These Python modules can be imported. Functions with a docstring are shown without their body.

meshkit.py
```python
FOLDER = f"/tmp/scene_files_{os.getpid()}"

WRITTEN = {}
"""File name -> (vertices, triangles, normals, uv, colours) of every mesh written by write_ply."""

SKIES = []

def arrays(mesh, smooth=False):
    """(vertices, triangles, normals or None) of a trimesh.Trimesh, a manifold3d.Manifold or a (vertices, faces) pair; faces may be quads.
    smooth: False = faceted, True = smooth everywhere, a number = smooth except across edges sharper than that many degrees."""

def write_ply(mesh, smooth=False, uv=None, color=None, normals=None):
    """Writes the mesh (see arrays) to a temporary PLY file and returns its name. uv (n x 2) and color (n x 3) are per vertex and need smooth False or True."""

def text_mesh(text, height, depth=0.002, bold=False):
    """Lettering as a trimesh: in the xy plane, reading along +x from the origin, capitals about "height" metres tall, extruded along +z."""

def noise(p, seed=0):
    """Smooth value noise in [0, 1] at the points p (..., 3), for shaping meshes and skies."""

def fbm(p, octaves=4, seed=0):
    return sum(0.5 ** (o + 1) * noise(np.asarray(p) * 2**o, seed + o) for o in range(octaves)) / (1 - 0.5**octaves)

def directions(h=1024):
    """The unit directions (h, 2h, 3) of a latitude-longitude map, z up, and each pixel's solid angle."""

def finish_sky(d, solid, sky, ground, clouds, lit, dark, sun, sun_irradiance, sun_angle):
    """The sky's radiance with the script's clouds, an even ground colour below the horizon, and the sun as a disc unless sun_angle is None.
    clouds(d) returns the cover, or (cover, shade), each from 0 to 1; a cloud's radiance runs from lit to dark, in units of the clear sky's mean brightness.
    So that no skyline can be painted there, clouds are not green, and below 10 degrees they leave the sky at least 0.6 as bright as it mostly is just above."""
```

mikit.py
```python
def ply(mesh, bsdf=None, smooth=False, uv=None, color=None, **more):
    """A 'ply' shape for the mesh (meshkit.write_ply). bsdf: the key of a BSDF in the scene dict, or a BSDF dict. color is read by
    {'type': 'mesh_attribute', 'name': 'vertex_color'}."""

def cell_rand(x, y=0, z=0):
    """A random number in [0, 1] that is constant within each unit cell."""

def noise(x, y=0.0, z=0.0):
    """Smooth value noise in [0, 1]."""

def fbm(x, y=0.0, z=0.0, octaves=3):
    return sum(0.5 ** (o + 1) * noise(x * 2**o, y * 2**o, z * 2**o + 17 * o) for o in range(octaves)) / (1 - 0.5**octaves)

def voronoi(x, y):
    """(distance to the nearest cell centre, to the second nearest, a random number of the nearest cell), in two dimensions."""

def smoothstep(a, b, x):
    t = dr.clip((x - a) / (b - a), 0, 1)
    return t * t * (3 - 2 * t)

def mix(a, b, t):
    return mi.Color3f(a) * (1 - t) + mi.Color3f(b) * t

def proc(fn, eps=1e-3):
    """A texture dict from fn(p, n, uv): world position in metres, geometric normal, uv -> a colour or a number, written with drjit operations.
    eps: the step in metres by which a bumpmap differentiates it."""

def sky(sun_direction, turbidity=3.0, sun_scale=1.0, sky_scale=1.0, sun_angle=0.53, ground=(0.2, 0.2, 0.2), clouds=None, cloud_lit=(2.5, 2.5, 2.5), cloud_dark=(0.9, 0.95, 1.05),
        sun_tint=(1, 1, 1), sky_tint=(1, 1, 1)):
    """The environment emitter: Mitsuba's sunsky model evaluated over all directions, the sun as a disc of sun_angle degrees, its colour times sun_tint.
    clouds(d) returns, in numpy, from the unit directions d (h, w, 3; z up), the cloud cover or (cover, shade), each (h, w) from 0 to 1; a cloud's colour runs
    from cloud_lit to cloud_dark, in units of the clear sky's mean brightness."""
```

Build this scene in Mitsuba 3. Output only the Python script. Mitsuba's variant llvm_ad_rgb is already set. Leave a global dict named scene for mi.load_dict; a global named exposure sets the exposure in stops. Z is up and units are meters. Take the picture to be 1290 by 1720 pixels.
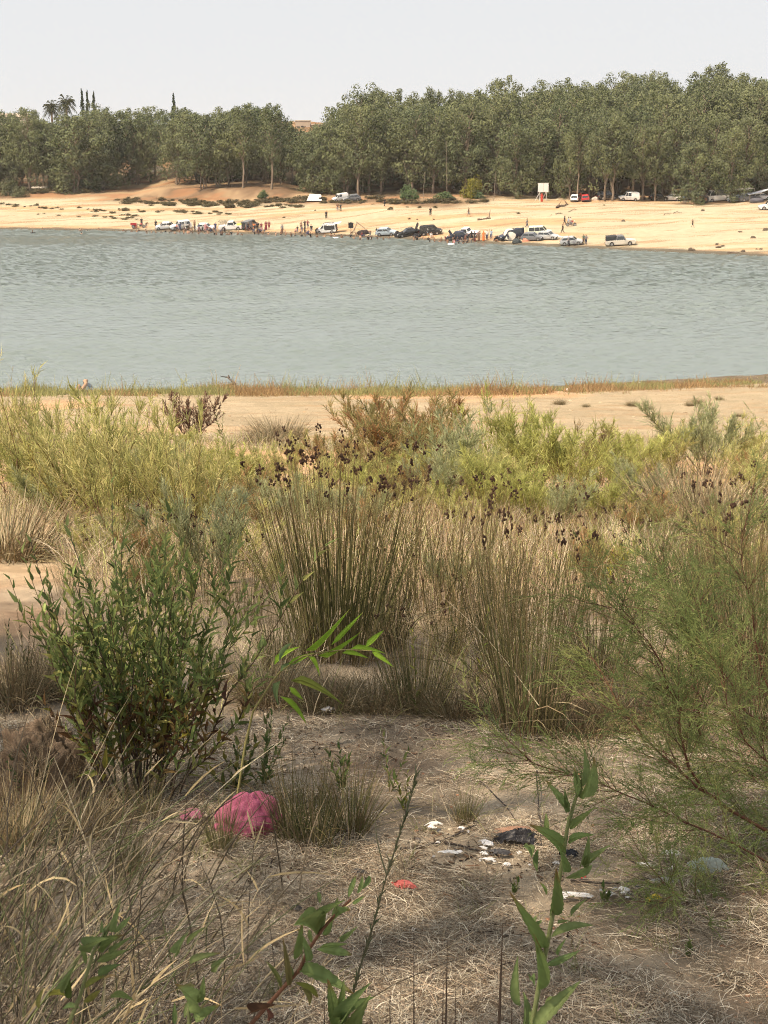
import math
import numpy as np, trimesh, manifold3d, mitsuba as mi, mikit, meshkit
import drjit as dr
from shapely.geometry import Polygon, Point
from mikit import noise, fbm, smoothstep, mix

scene, labels = {}, {}
T = mi.ScalarTransform4f

# ------------------------------------------------------------------ camera, sky, exposure
IMW, IMH, FOC, HOR, CAMZ = 1290.0, 1720.0, 2384.0, 250.0, 16.8
PITCH = math.atan((IMH / 2 - HOR) / FOC)
CP, SP = math.cos(PITCH), math.sin(PITCH)
EYE = np.array([0.0, 0.0, CAMZ])
scene['camera'] = {'type': 'perspective', 'fov': math.degrees(2 * math.atan(IMW / 2 / FOC)), 'fov_axis': 'x',
                   'near_clip': 0.05, 'far_clip': 4000.0,
                   'to_world': T().look_at(origin=[0, 0, CAMZ], target=[0, CP, CAMZ - SP], up=[0, 0, 1])}
SUN = (-0.52, -0.36, 0.84)
exposure = 1.95


def cloud_cover(d):
    veil = 0.88 + 0.09 * meshkit.fbm(d * [2.2, 2.2, 7.0], 4, 5)
    return veil, 0.25 + 0.3 * meshkit.fbm(d * [1.5, 1.5, 4.0] + 9, 3, 8)


scene['sky_light'] = mikit.sky(SUN, turbidity=4.5, sun_scale=1.3, sky_scale=1.0, sun_angle=1.2, ground=(0.3, 0.26, 0.2), clouds=cloud_cover,
                               cloud_lit=(2.0, 2.0, 2.0), cloud_dark=(1.68, 1.7, 1.72), sun_tint=(1.0, 0.99, 0.97))

# ------------------------------------------------------------------ helpers: naming, pixels, terrain
_count = {}


def new(name):
    """the next free key for this kind: name, name_001, ..."""
    k = _count.get(name, 0)
    _count[name] = k + 1
    return name if k == 0 else f'{name}_{k:03d}'


def tag(key, label=None, cat=None, group=None, kind=None):
    d = labels.setdefault(key, {})
    for a, b in (('label', label), ('category', cat), ('group', group), ('kind', kind)):
        if b:
            d[a] = b
    return key


def ray(u, v):
    x, y = (np.asarray(u, float) - IMW / 2) / FOC, -(np.asarray(v, float) - IMH / 2) / FOC
    x, y = np.broadcast_arrays(x, y)
    return np.stack([x, CP + y * SP, -SP + y * CP], -1)


def px3(u, v, D):
    """the point D metres ahead on the line of sight of a photograph pixel"""
    r = ray(u, v)
    return EYE + r * (np.asarray(D, float) / r[..., 1])[..., None]


def pxm(p):
    """photograph pixels per metre at a point"""
    q = np.asarray(p, float) - EYE
    return FOC / (q[..., 1] * CP - q[..., 2] * SP)


from scipy.interpolate import PchipInterpolator as Pchip
NEAR_Z = Pchip([-400, -60, -10, 0, 3.5, 7, 15.5, 34, 60, 90, 101, 130, 170], [50, 24.5, 17.2, 15.25, 14.6, 14.05, 12.7, 9.85, 5.6, 1.5, 0.0, -2.2, -3])
SHORE = Pchip([-1500, -400, -120, -83, -56, -26, 0, 24, 62, 100, 160, 320, 1500], [380, 345, 318, 312, 305, 294, 280, 260, 232, 208, 186, 170, 165])
BEACH = Pchip([-1500, -130, -60, -25, 0, 40, 60, 120, 1500], [60, 52, 50, 46, 42, 66, 78, 95, 110])


def far_z(x, y):
    t, w = y - SHORE(x), BEACH(x)
    k = np.clip(t / w, 0, 1)
    beach = 6.2 * k ** 0.92
    s = np.maximum(t - w, 0)
    hill = 0.045 * np.minimum(s, 22) + (0.13 + 0.04 * np.clip((x - 10) / 60, 0, 1)) * np.clip(s - 22, 0, 130) - 0.04 * np.clip(s - 170, 0, 800)
    bank = 1.6 * np.clip((t - w + 5) / 3.5, 0, 1) * np.clip((x + 62) / 8, 0, 1) * np.clip((-14 - x) / 10, 0, 1)
    return np.where(t < 0, np.maximum(0.07 * t, -3), beach + hill + bank)


def ground_z(x, y):
    x, y = np.broadcast_arrays(np.asarray(x, float), np.asarray(y, float))
    yn = y - 0.33 * np.clip(x - 7, 0, 60) * np.clip((y - 60) / 40, 0, 1)
    near = NEAR_Z(np.clip(yn, -400, 170))
    p = np.stack([x, y, 0 * x], -1)
    near = near + np.clip((y + 5) / 6, 0, 1) * ((meshkit.fbm(p * [0.5, 0.35, 1], 3, 3) - 0.5) * 0.34 * np.clip((110 - y) / 40, 0.08, 1) + (meshkit.fbm(p * 3.1, 3, 4) - 0.5) * 0.06 * np.clip((60 - y) / 40, 0, 1))
    far = far_z(x, y) + (meshkit.fbm(p * [0.06, 0.11, 1], 4, 6) - 0.5) * 1.1 * np.clip((y - SHORE(x)) / 25, 0, 1)
    k = np.clip((y - 125) / 30, 0, 1)
    return near * (1 - k) + far * k


def at(u, v):
    """the point of the ground that a photograph pixel shows"""
    r = np.atleast_2d(ray(u, v))
    r = r / r[:, 1:2]
    ys = np.concatenate([np.geomspace(1.2, 120, 260), np.linspace(160, 480, 400)])
    pts = EYE + r[:, None] * ys[None, :, None]
    gz = ground_z(pts[..., 0], pts[..., 1])
    gz = np.where(((pts[..., 1] > 100) & (pts[..., 1] < 330)), np.maximum(gz, 0), gz)
    below = pts[..., 2] < gz
    i = np.where(below.any(1), below.argmax(1), len(ys) - 1)
    lo, hi = ys[np.maximum(i - 1, 0)], ys[i]
    for _ in range(18):
        m = (lo + hi) / 2
        q = EYE + r * m[:, None]
        b = q[:, 2] < ground_z(q[:, 0], q[:, 1])
        lo, hi = np.where(b, lo, m), np.where(b, m, hi)
    q = EYE + r * hi[:, None]
    q[:, 2] = ground_z(q[:, 0], q[:, 1])
    return q if np.ndim(u) or np.ndim(v) else q[0]


def on(x, y, dz=0.0):
    return np.stack(np.broadcast_arrays(np.asarray(x, float), np.asarray(y, float), ground_z(x, y) + dz), -1)


# ------------------------------------------------------------------ helpers: meshes
class MB:
    """collects vertices, faces and colours of one mesh"""

    def __init__(self):
        self.v, self.f, self.c, self.n = [], [], [], 0

    def add(self, v, f, c):
        v = np.asarray(v, float).reshape(-1, 3)
        c = np.broadcast_to(np.asarray(c, float), v.shape)
        self.v.append(v)
        self.f.append(np.asarray(f, int) + self.n)
        self.c.append(c)
        self.n += len(v)
        return self

    def mesh(self, m, c):
        return self.add(m.vertices, m.faces, c)

    def arrays(self):
        return np.vstack(self.v), np.vstack(self.f), np.vstack(self.c)

    def ply(self, bsdf, smooth=False, **more):
        v, f, c = self.arrays()
        return mikit.ply((v, f), bsdf, smooth=smooth, color=np.clip(c, 0, 1), **more)


def unit(a):
    return a / np.maximum(np.linalg.norm(a, axis=-1, keepdims=True), 1e-9)


def perp(t, rng):
    return unit(np.cross(t, rng.normal(size=t.shape)))


def ribbons(mb, P, w, c, rng, side=None):
    """flat blades along the polylines P (n, k, 3); w (n, k) half widths; c (n, 3) or (n, k, 3)"""
    n, k, _ = P.shape
    t = unit(np.gradient(P, axis=1))
    s = perp(t.mean(1), rng) if side is None else side
    s = unit(s[:, None] - (s[:, None] * t).sum(-1, keepdims=True) * t)
    w = np.broadcast_to(w, (n, k))[..., None]
    v = np.stack([P - s * w, P + s * w], 2)
    c = np.asarray(c, float)
    c = c[:, None, None] if c.ndim == 2 else c[:, :, None] if c.ndim == 3 else c
    i = (np.arange(n) * 2 * k)[:, None] + (np.arange(k - 1) * 2)[None]
    f = np.stack([i, i + 1, i + 3, i, i + 3, i + 2], -1).reshape(-1, 3)
    return mb.add(v, f, np.broadcast_to(c, v.shape).reshape(-1, 3))


def tubes(mb, P, r, c, sides=3):
    n, k, _ = P.shape
    t = unit(np.gradient(P, axis=1))
    a = np.where(np.abs(t[:, :1, 2:]) < 0.9, [0, 0, 1.0], [1.0, 0, 0])
    a = unit(np.cross(t, np.broadcast_to(a, t.shape)))
    b = np.cross(t, a)
    an = np.arange(sides) * 2 * np.pi / sides
    r = np.broadcast_to(r, (n, k))[..., None, None]
    v = P[:, :, None] + r * (np.cos(an)[:, None] * a[:, :, None] + np.sin(an)[:, None] * b[:, :, None])
    c = np.asarray(c, float)
    c = c[:, None, None] if c.ndim == 2 else c[:, :, None] if c.ndim == 3 else c
    i, j = np.meshgrid(np.arange(k - 1), np.arange(sides), indexing='ij')
    q = np.stack([i * sides + j, i * sides + (j + 1) % sides, (i + 1) * sides + (j + 1) % sides, i * sides + j, (i + 1) * sides + (j + 1) % sides, (i + 1) * sides + j], -1).reshape(-1, 3)
    f = (np.arange(n) * k * sides)[:, None, None] + q[None]
    return mb.add(v, f.reshape(-1, 3), np.broadcast_to(c, v.shape).reshape(-1, 3))


def curves(base, d, L, bend, k=5):
    """polylines from base along d, length L, bent by the vectors bend (a share of the length)"""
    t = np.linspace(0, 1, k)[None, :, None]
    L = np.broadcast_to(L, (len(base),))[:, None, None]
    return base[:, None] + L * (d[:, None] * t + bend[:, None] * t ** 2)


def along(P, i, t):
    """points and directions on polylines P[i] at t in 0..1"""
    k = P.shape[1] - 1
    x = np.clip(t * k, 0, k - 1e-6)
    j = x.astype(int)
    a, b = P[i, j], P[i, j + 1]
    return a + (b - a) * (x - j)[:, None], unit(b - a)


def side_dirs(d, ang, rng, n=None):
    s = perp(d, rng)
    return unit(d * np.cos(ang)[:, None] + s * np.sin(ang)[:, None])


def tint(rgb, n, rng, v=0.18, h=0.06):
    """n colours round one: v varies brightness, h hue"""
    return np.clip(np.asarray(rgb) * (1 + rng.normal(0, v, (n, 1))) * (1 + rng.normal(0, h, (n, 3))), 0.004, 0.95)


def pick(rgbs, n, rng, p=None, v=0.15):
    i = rng.choice(len(rgbs), n, p=p)
    return np.clip(np.asarray(rgbs)[i] * (1 + rng.normal(0, v, (n, 1))), 0.004, 0.95)


def leaf_shape(k=6, fold=0.25, curl=0.25, wide=0.45):
    """a lance-shaped leaf of length 1 along x, half width 1 along y, folded at the midrib"""
    t = np.linspace(0, 1, k)
    w = np.sin(np.pi * np.clip(t, 0, 1) ** wide) ** 0.9
    w[0], w[-1] = 0.08, 0.0
    z = -curl * t ** 2
    v = np.stack([np.stack([t, -w, z + 0 * w], -1), np.stack([t, 0 * w, z - 0.02 * 0], -1), np.stack([t, w, z], -1)], 1)
    v[:, 0, 2] += fold * w * 0.12
    v[:, 2, 2] += fold * w * 0.12
    i = np.arange(k - 1)[:, None] * 3 + np.arange(2)[None]
    f = np.stack([i, i + 1, i + 4, i, i + 4, i + 3], -1).reshape(-1, 3)
    return v.reshape(-1, 3), f


LEAF = leaf_shape()


def leaf_frames(pos, d, L, w, rng, up=None):
    """4x4 matrices that put LEAF at pos along d"""
    d = unit(d)
    u = np.tile([0, 0, 1.0], (len(d), 1)) if up is None else up
    u = unit(u + rng.normal(0, 0.3, u.shape))
    s = unit(np.cross(u, d))
    n = np.cross(d, s)
    m = np.tile(np.eye(4), (len(d), 1, 1))
    L, w = np.broadcast_to(L, (len(d),)), np.broadcast_to(w, (len(d),))
    m[:, :3, 0], m[:, :3, 1], m[:, :3, 2], m[:, :3, 3] = d * L[:, None], s * w[:, None], n * L[:, None], pos
    return m


def add_leaves(mb, M, c, shape=None):
    v, f = shape or LEAF
    V = np.einsum('nij,kj->nki', M[:, :3, :3], v) + M[:, None, :3, 3]
    F = (np.arange(len(M)) * len(v))[:, None, None] + f[None]
    return mb.add(V, F.reshape(-1, 3), np.repeat(np.asarray(c), len(v), 0))


def blob(rng, r, sub=2, rough=0.25, f=1.3):
    m = trimesh.creation.icosphere(sub)
    n = meshkit.fbm(m.vertices * f + rng.uniform(0, 50, 3), 3) - 0.5
    m.vertices = m.vertices * (1 + rough * 2 * n)[:, None] * r
    return m


def rowbox(lo, hi):
    lo, hi = np.array(lo, float), np.array(hi, float)
    m = trimesh.creation.box(hi - lo)
    m.apply_translation((lo + hi) / 2)
    return m


def bar(a, b, r, sides=8, r2=None):
    mb = MB()
    P = np.array([[a, b]], float)
    tubes(mb, P, np.array([[r, r if r2 is None else r2]]), [0, 0, 0], sides)
    v, f, _ = mb.arrays()
    n = len(v)
    caps = [[0, i + 1, i] for i in range(1, sides - 1)] + [[sides, sides + i, sides + i + 1] for i in range(1, sides - 1)]
    return trimesh.Trimesh(v, np.vstack([f, caps]), process=False)


def cat(ms):
    return trimesh.util.concatenate(ms)


VC = {'type': 'mesh_attribute', 'name': 'vertex_color'}
scene['leafy'] = {'type': 'principledthin', 'base_color': VC, 'roughness': 0.55, 'diff_trans': 0.75, 'eta': 1.38}
scene['woody'] = {'type': 'twosided', 'bsdf': {'type': 'principled', 'base_color': VC, 'roughness': 0.75, 'specular': 0.3}}
scene['matte'] = {'type': 'twosided', 'bsdf': {'type': 'diffuse', 'reflectance': VC}}


def solid(name, rgb, rough=0.5, **more):
    if name not in scene:
        scene[name] = {'type': 'twosided', 'bsdf': {'type': 'principled', 'base_color': {'type': 'rgb', 'value': list(rgb)}, 'roughness': rough, **more}}
    return name


# ------------------------------------------------------------------ ground and water
def ground_colour(p, n, uv):
    x, y, z = p.x, p.y, p.z
    big, mid, fine = fbm(x * 0.11, y * 0.08, 0, 3), fbm(x * 0.8, y * 0.6, 3, 3), fbm(x * 9, y * 9, 5, 3)
    sand = mix((0.29, 0.235, 0.155), (0.42, 0.345, 0.24), mid)
    sand = mix(sand, (0.50, 0.30, 0.165), 0.7 * smoothstep(0.5, 0.72, big))
    sand = mix(sand, (0.33, 0.23, 0.14), 0.65 * smoothstep(0.55, 0.7, fbm(x * 0.35 + 0.2 * y, y * 1.3, 7, 4)))
    soil = mix((0.16, 0.13, 0.098), (0.34, 0.285, 0.215), smoothstep(0.25, 0.75, fbm(x * 2.1, y * 1.7, 3, 4)))
    soil = mix(soil, (0.36, 0.215, 0.13), 0.5 * smoothstep(0.5, 0.68, fbm(x * 0.45, y * 0.45, 9, 3)))
    near = mix(soil, sand, smoothstep(7.5, 13.0, y + 3 * (mid - 0.5)))
    near = near * (0.78 + 0.44 * fine)
    mud = mix((0.12, 0.098, 0.075), (0.2, 0.16, 0.11), mid)
    near = mix(mud, near, smoothstep(0.25, 1.0, z + 0.5 * (mid - 0.5)) * (1 - smoothstep(92.5, 95.0, y + 4 * (mid - 0.5))))
    # the far side: yellow beach with washed-out streaks, red earth and dry grass above it
    streak = fbm(x * 0.035 + 0.05 * y, y * 0.42 + 0.05 * x, 2, 4)
    beach = mix((0.41, 0.345, 0.24), (0.48, 0.42, 0.305), fbm(x * 0.06, y * 0.15, 1, 3))
    beach = mix(beach, (0.46, 0.29, 0.16), 0.8 * smoothstep(0.5, 0.66, streak))
    beach = mix(beach, (0.30, 0.20, 0.12), 0.7 * smoothstep(0.60, 0.68, fbm(x * 0.09 + 0.11 * y, y * 0.9 - 0.1 * x, 12, 3)))
    beach = beach * (0.9 + 0.2 * fbm(x * 1.1, y * 1.1, 4, 2))
    earth = mix((0.17, 0.115, 0.075), (0.34, 0.245, 0.155), smoothstep(0.35, 0.7, fbm(x * 0.13, y * 0.16, 6, 4)))
    earth = mix(earth, (0.33, 0.17, 0.09), 0.6 * smoothstep(0.55, 0.7, fbm(x * 0.07, y * 0.2, 11, 3)))
    far = mix(beach, earth, smoothstep(5.9, 6.9, z + 1.6 * smoothstep(30.0, 5.0, x) + 1.4 * (fbm(x * 0.07, y * 0.09, 8, 3) - 0.5)))
    litter = mix((0.20, 0.125, 0.075), (0.29, 0.19, 0.115), fbm(x * 0.3, y * 0.2, 5, 3))
    far = mix(far, litter, 0.85 * smoothstep(7.2, 8.6, z + 1.5 * (fbm(x * 0.1, y * 0.1, 4, 3) - 0.5)) * smoothstep(372.0, 340.0, y + 0 * x) + 0.6 * smoothstep(12.0, 15.0, z) * smoothstep(-70.0, -20.0, -dr.abs(x + 34)))
    far = mix((0.13, 0.115, 0.09), far, smoothstep(0.18, 0.5, z + 0.25 * (fbm(x * 0.4, y * 0.6, 3, 2) - 0.5)))
    return mix(near, far, smoothstep(130.0, 150.0, y))


def ground_relief(p, n, uv):
    near = dr.select(p.y < 45, 0.022 * fbm(p.x * 14, p.y * 14, 1, 4) + 0.02 * fbm(p.x * 4, p.y * 4, 2, 3), 0.07 * fbm(p.x * 1.6, p.y * 1.6, 1, 3))
    return dr.select(p.y < 130, near, 0.5 * fbm(p.x * 0.25, p.y * 0.5, 1, 4))


scene['ground_material'] = {'type': 'twosided', 'bsdf': {'type': 'bumpmap', 'arbitrary': mikit.proc(ground_relief, 0.02), 'scale': 1.0,
                            'bsdf': {'type': 'diffuse', 'reflectance': mikit.proc(ground_colour)}}}
ys = np.concatenate([[-300, -120, -60, -30, -18, -10], np.arange(-6, 1.5, 0.5), np.arange(1.5, 10, 0.055), np.arange(10, 24, 0.14), np.arange(24, 112, 0.6),
                     np.arange(112, 215, 6), np.arange(215, 372, 0.75), np.arange(372, 520, 3), np.geomspace(520, 1400, 14)])
us = np.concatenate([-np.geomspace(5.0, 0.42, 16), np.linspace(-0.4, 0.4, 330), np.geomspace(0.42, 5.0, 16)])
gy, gu = np.meshgrid(ys, us, indexing='ij')
gx = gu * (np.abs(gy) + 3.0)
G = on(gx, gy)
a, b = len(ys), len(us)
i, j = np.meshgrid(np.arange(a - 1), np.arange(b - 1), indexing='ij')
q = (i * b + j).ravel()
scene['ground'] = mikit.ply((G.reshape(-1, 3), np.stack([q, q + 1, q + b + 1, q + b], -1)), 'ground_material', smooth=True, uv=G.reshape(-1, 3)[:, :2])
tag('ground', 'sandy ground sloping down to the lake and rising as a wooded hill beyond', kind='structure')


def water_colour(p, n, uv):
    return mix((0.155, 0.195, 0.192), (0.195, 0.235, 0.235), fbm(p.x * 0.012, p.y * 0.03, 0, 3))


def water_relief(p, n, uv):
    return 0.026 * fbm(p.x * 2.0, p.y * 3.4, 1, 3)


scene['water_material'] = {'type': 'twosided', 'bsdf': {'type': 'bumpmap', 'arbitrary': mikit.proc(water_relief, 0.03), 'scale': 1.0,
                           'bsdf': {'type': 'roughplastic', 'diffuse_reflectance': mikit.proc(water_colour), 'int_ior': 1.333, 'alpha': 0.06, 'nonlinear': False}}}
rng = np.random.default_rng(2)
wy = np.concatenate([[60, 80, 88], np.arange(92, 130, 0.14), np.arange(130, 180, 0.26), np.arange(180, 330, 0.5), [335, 360, 400, 480]])
wu = np.concatenate([-np.geomspace(6, 0.36, 12), np.linspace(-0.33, 0.33, 520), np.geomspace(0.36, 6, 12)])
gy, gu = np.meshgrid(wy, wu, indexing='ij')
gx = gu * gy
gust = 0.4 + 0.95 * np.clip((meshkit.fbm(np.stack([gx * 0.013, gy * 0.03, 0 * gx], -1), 3, 31) - 0.3) / 0.4, 0, 1)
gz = 0 * gx
for q in range(44):
    lam = 0.5 * (2.6 / 0.5) ** rng.uniform(0, 1)
    th = rng.normal(math.radians(-72), 0.42)
    k = 2 * math.pi / lam
    ph = k * (gx * math.cos(th) + gy * math.sin(th)) + rng.uniform(0, 6.28)
    ph = ph + 2.2 * meshkit.noise(np.stack([gx * 0.12 / lam ** 0.5, gy * 0.12 / lam ** 0.5, 0 * gx + q], -1), q)
    gz += 0.0150 * lam ** 0.95 * (np.sin(ph) - 0.35 * np.cos(2 * ph))
gz = gz * gust * np.clip((np.abs(gu) < 0.36), 0, 1) * np.clip((gy - 88) / 8, 0, 1) * np.clip((330 - gy) / 8, 0, 1) * np.interp(gy, [120, 280], [1, 0.55])
a, b = gx.shape
i, j = np.meshgrid(np.arange(a - 1), np.arange(b - 1), indexing='ij')
q = (i * b + j).ravel()
V = np.stack([gx, gy, gz], -1).reshape(-1, 3)
scene['water'] = mikit.ply((V, np.stack([q, q + 1, q + b + 1, q + b], -1)), 'water_material', smooth=True, uv=V[:, :2])
tag('water', 'grey green lake water ruffled by small wind ripples', kind='structure')

# ------------------------------------------------------------------ the wood beyond the lake
scene['eucalyptus_leaf'] = {'type': 'principledthin', 'roughness': 0.6, 'diff_trans': 0.5, 'eta': 1.35, 'base_color': mikit.proc(lambda p, n, uv: mix(
    mix((0.095, 0.125, 0.065), (0.24, 0.255, 0.12), noise(p.x * 0.16, p.y * 0.16, p.z * 0.12)), (0.165, 0.185, 0.125), 0.6 * noise(p.x * 0.5 + 7, p.y * 0.5, p.z * 0.5)))}
scene['bark_grey'] = {'type': 'twosided', 'bsdf': {'type': 'diffuse', 'reflectance': mikit.proc(lambda p, n, uv: mix((0.16, 0.115, 0.08), (0.30, 0.25, 0.2), fbm(p.x * 1.3, p.y * 1.3, p.z * 0.7, 2)))}}


def crown_leaves(rng, centres, radii, per, size, drop=0.55, flat=0.42):
    """diamond sprays of leaves on the shells of many clumps"""
    n = len(centres) * per
    o = unit(rng.normal(size=(n, 3)))
    rr = rng.uniform(0.35, 1.12, n) ** 0.6
    c = np.repeat(centres, per, 0) + o * (np.repeat(radii, per, 0) * rr[:, None])
    d = unit(rng.normal(size=(n, 3)) + [0, 0, -drop])
    nrm = unit(o + rng.normal(0, 0.28, (n, 3)))
    s = unit(np.cross(nrm, d))
    d = unit(np.cross(s, nrm))
    L = size * rng.uniform(0.6, 1.35, n)[:, None]
    v = np.stack([c - d * L * 0.5, c - s * L * flat * 0.5, c + d * L * 0.5, c + s * L * flat * 0.5], 1)
    return v.reshape(-1, 3), np.arange(4 * n).reshape(-1, 4)


def limb_path(rng, a, b, k=6, wob=0.06):
    t = np.linspace(0, 1, k)[:, None]
    p = a + (b - a) * t + np.array([0, 0, 0.12]) * np.linalg.norm(b - a) * np.sin(np.pi * t)
    L = np.linalg.norm(b - a)
    p[1:-1] += rng.normal(0, wob * L * 0.5, (k - 2, 3))
    return p


def eucalyptus(seed, h, rx, low, nclump, stems=1, leaf=0.62, per=132):
    """(trunk ply, crown ply): trunks that fork into limbs, each limb ending in clumps of hanging leaves"""
    rng = np.random.default_rng(seed)
    mb = MB()
    cs, rs = [], []
    lean = [rng.normal(0, 0.05 * h, 2) if stems > 1 else rng.normal(0, 0.02 * h, 2) for _ in range(stems)]
    tops = []
    for s in range(stems):
        b = np.array([*rng.normal(0, 0.35 * (stems > 1), 2), -0.5])
        top = np.array([*lean[s], h * rng.uniform(0.80, 0.9)])
        p = limb_path(rng, b, top, 8, 0.03)
        p[:, 2] = np.linspace(b[2], top[2], 8)
        r0 = h * 0.017 / stems ** 0.4
        tubes(mb, p[None], np.linspace(r0, r0 * 0.2, 8)[None], [[1, 1, 1]], 6)
        tops.append(p)
    for q in range(nclump):
        p = tops[q % stems]
        f = low + (1 - low) * ((q + rng.uniform(0.2, 0.8)) / nclump)
        zc = f * h
        g = (f - low) / (1 - low)
        R = rx * (0.35 + 1.05 * np.sin(np.pi * min(0.12 + 0.80 * g, 1)) ** 0.8) * rng.uniform(0.45, 1.05)
        a = q * 2.4 + rng.normal(0, 0.5)
        c = np.array([p[-1, 0] * f + R * math.cos(a), p[-1, 1] * f + R * math.sin(a), zc])
        za = max(0.18 * h, zc - R * 0.9 - 0.05 * h)
        x = np.clip((za + 0.5) / (p[-1, 2] + 0.5) * 7, 0, 6.99)
        root = p[int(x)] + (p[int(x) + 1] - p[int(x)]) * (x - int(x))
        tubes(mb, limb_path(rng, root, c, 5)[None], np.linspace(h * 0.006, h * 0.0015, 5)[None], [[1, 1, 1]], 4)
        cr = h * rng.uniform(0.068, 0.118) * (1.15 - 0.35 * g)
        cs.append(c)
        rs.append([cr * 1.25, cr * 1.25, cr])
        for _ in range(2):
            cs.append(c + rng.normal(0, 0.8, 3) * cr * [1, 1, 0.9])
            rs.append([cr * 0.7, cr * 0.7, cr * 0.75])
    v, f = crown_leaves(rng, np.array(cs), np.array(rs), per // 3, leaf)
    tv, tf, _ = mb.arrays()
    return {'trunk': mikit.ply((tv, tf), 'bark_grey', smooth=True), 'crown': mikit.ply((v, f), 'eucalyptus_leaf')}


def group(name, parts):
    scene[name] = {'type': 'shapegroup', **parts}
    return name


TREES = [group(f'kind_of_tree_{i}', eucalyptus(100 + i, h, rx, low, n, st)) for i, (h, rx, low, n, st) in enumerate([
    (17, 3.3, 0.24, 34, 1), (18, 2.9, 0.28, 34, 1), (15, 3.5, 0.20, 34, 2), (16, 3.1, 0.14, 38, 1), (13, 3.7, 0.26, 32, 3), (19, 3.1, 0.32, 34, 1),
    (14, 3.5, 0.06, 40, 2), (17, 2.5, 0.44, 26, 1)])]
HEIGHTS = [17, 18, 15, 16, 13, 19, 14, 17]


def put(name, kind, p, rz, s, sz=None):
    key = new(name)
    m = T().translate([float(a) for a in p]).rotate([0, 0, 1], float(math.degrees(rz))).scale([float(s), float(s), float(sz or s)])
    scene[key] = {'type': 'instance', 'shapegroup': {'type': 'ref', 'id': kind}, 'to_world': m}
    return key


R = np.random.default_rng(7)
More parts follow.
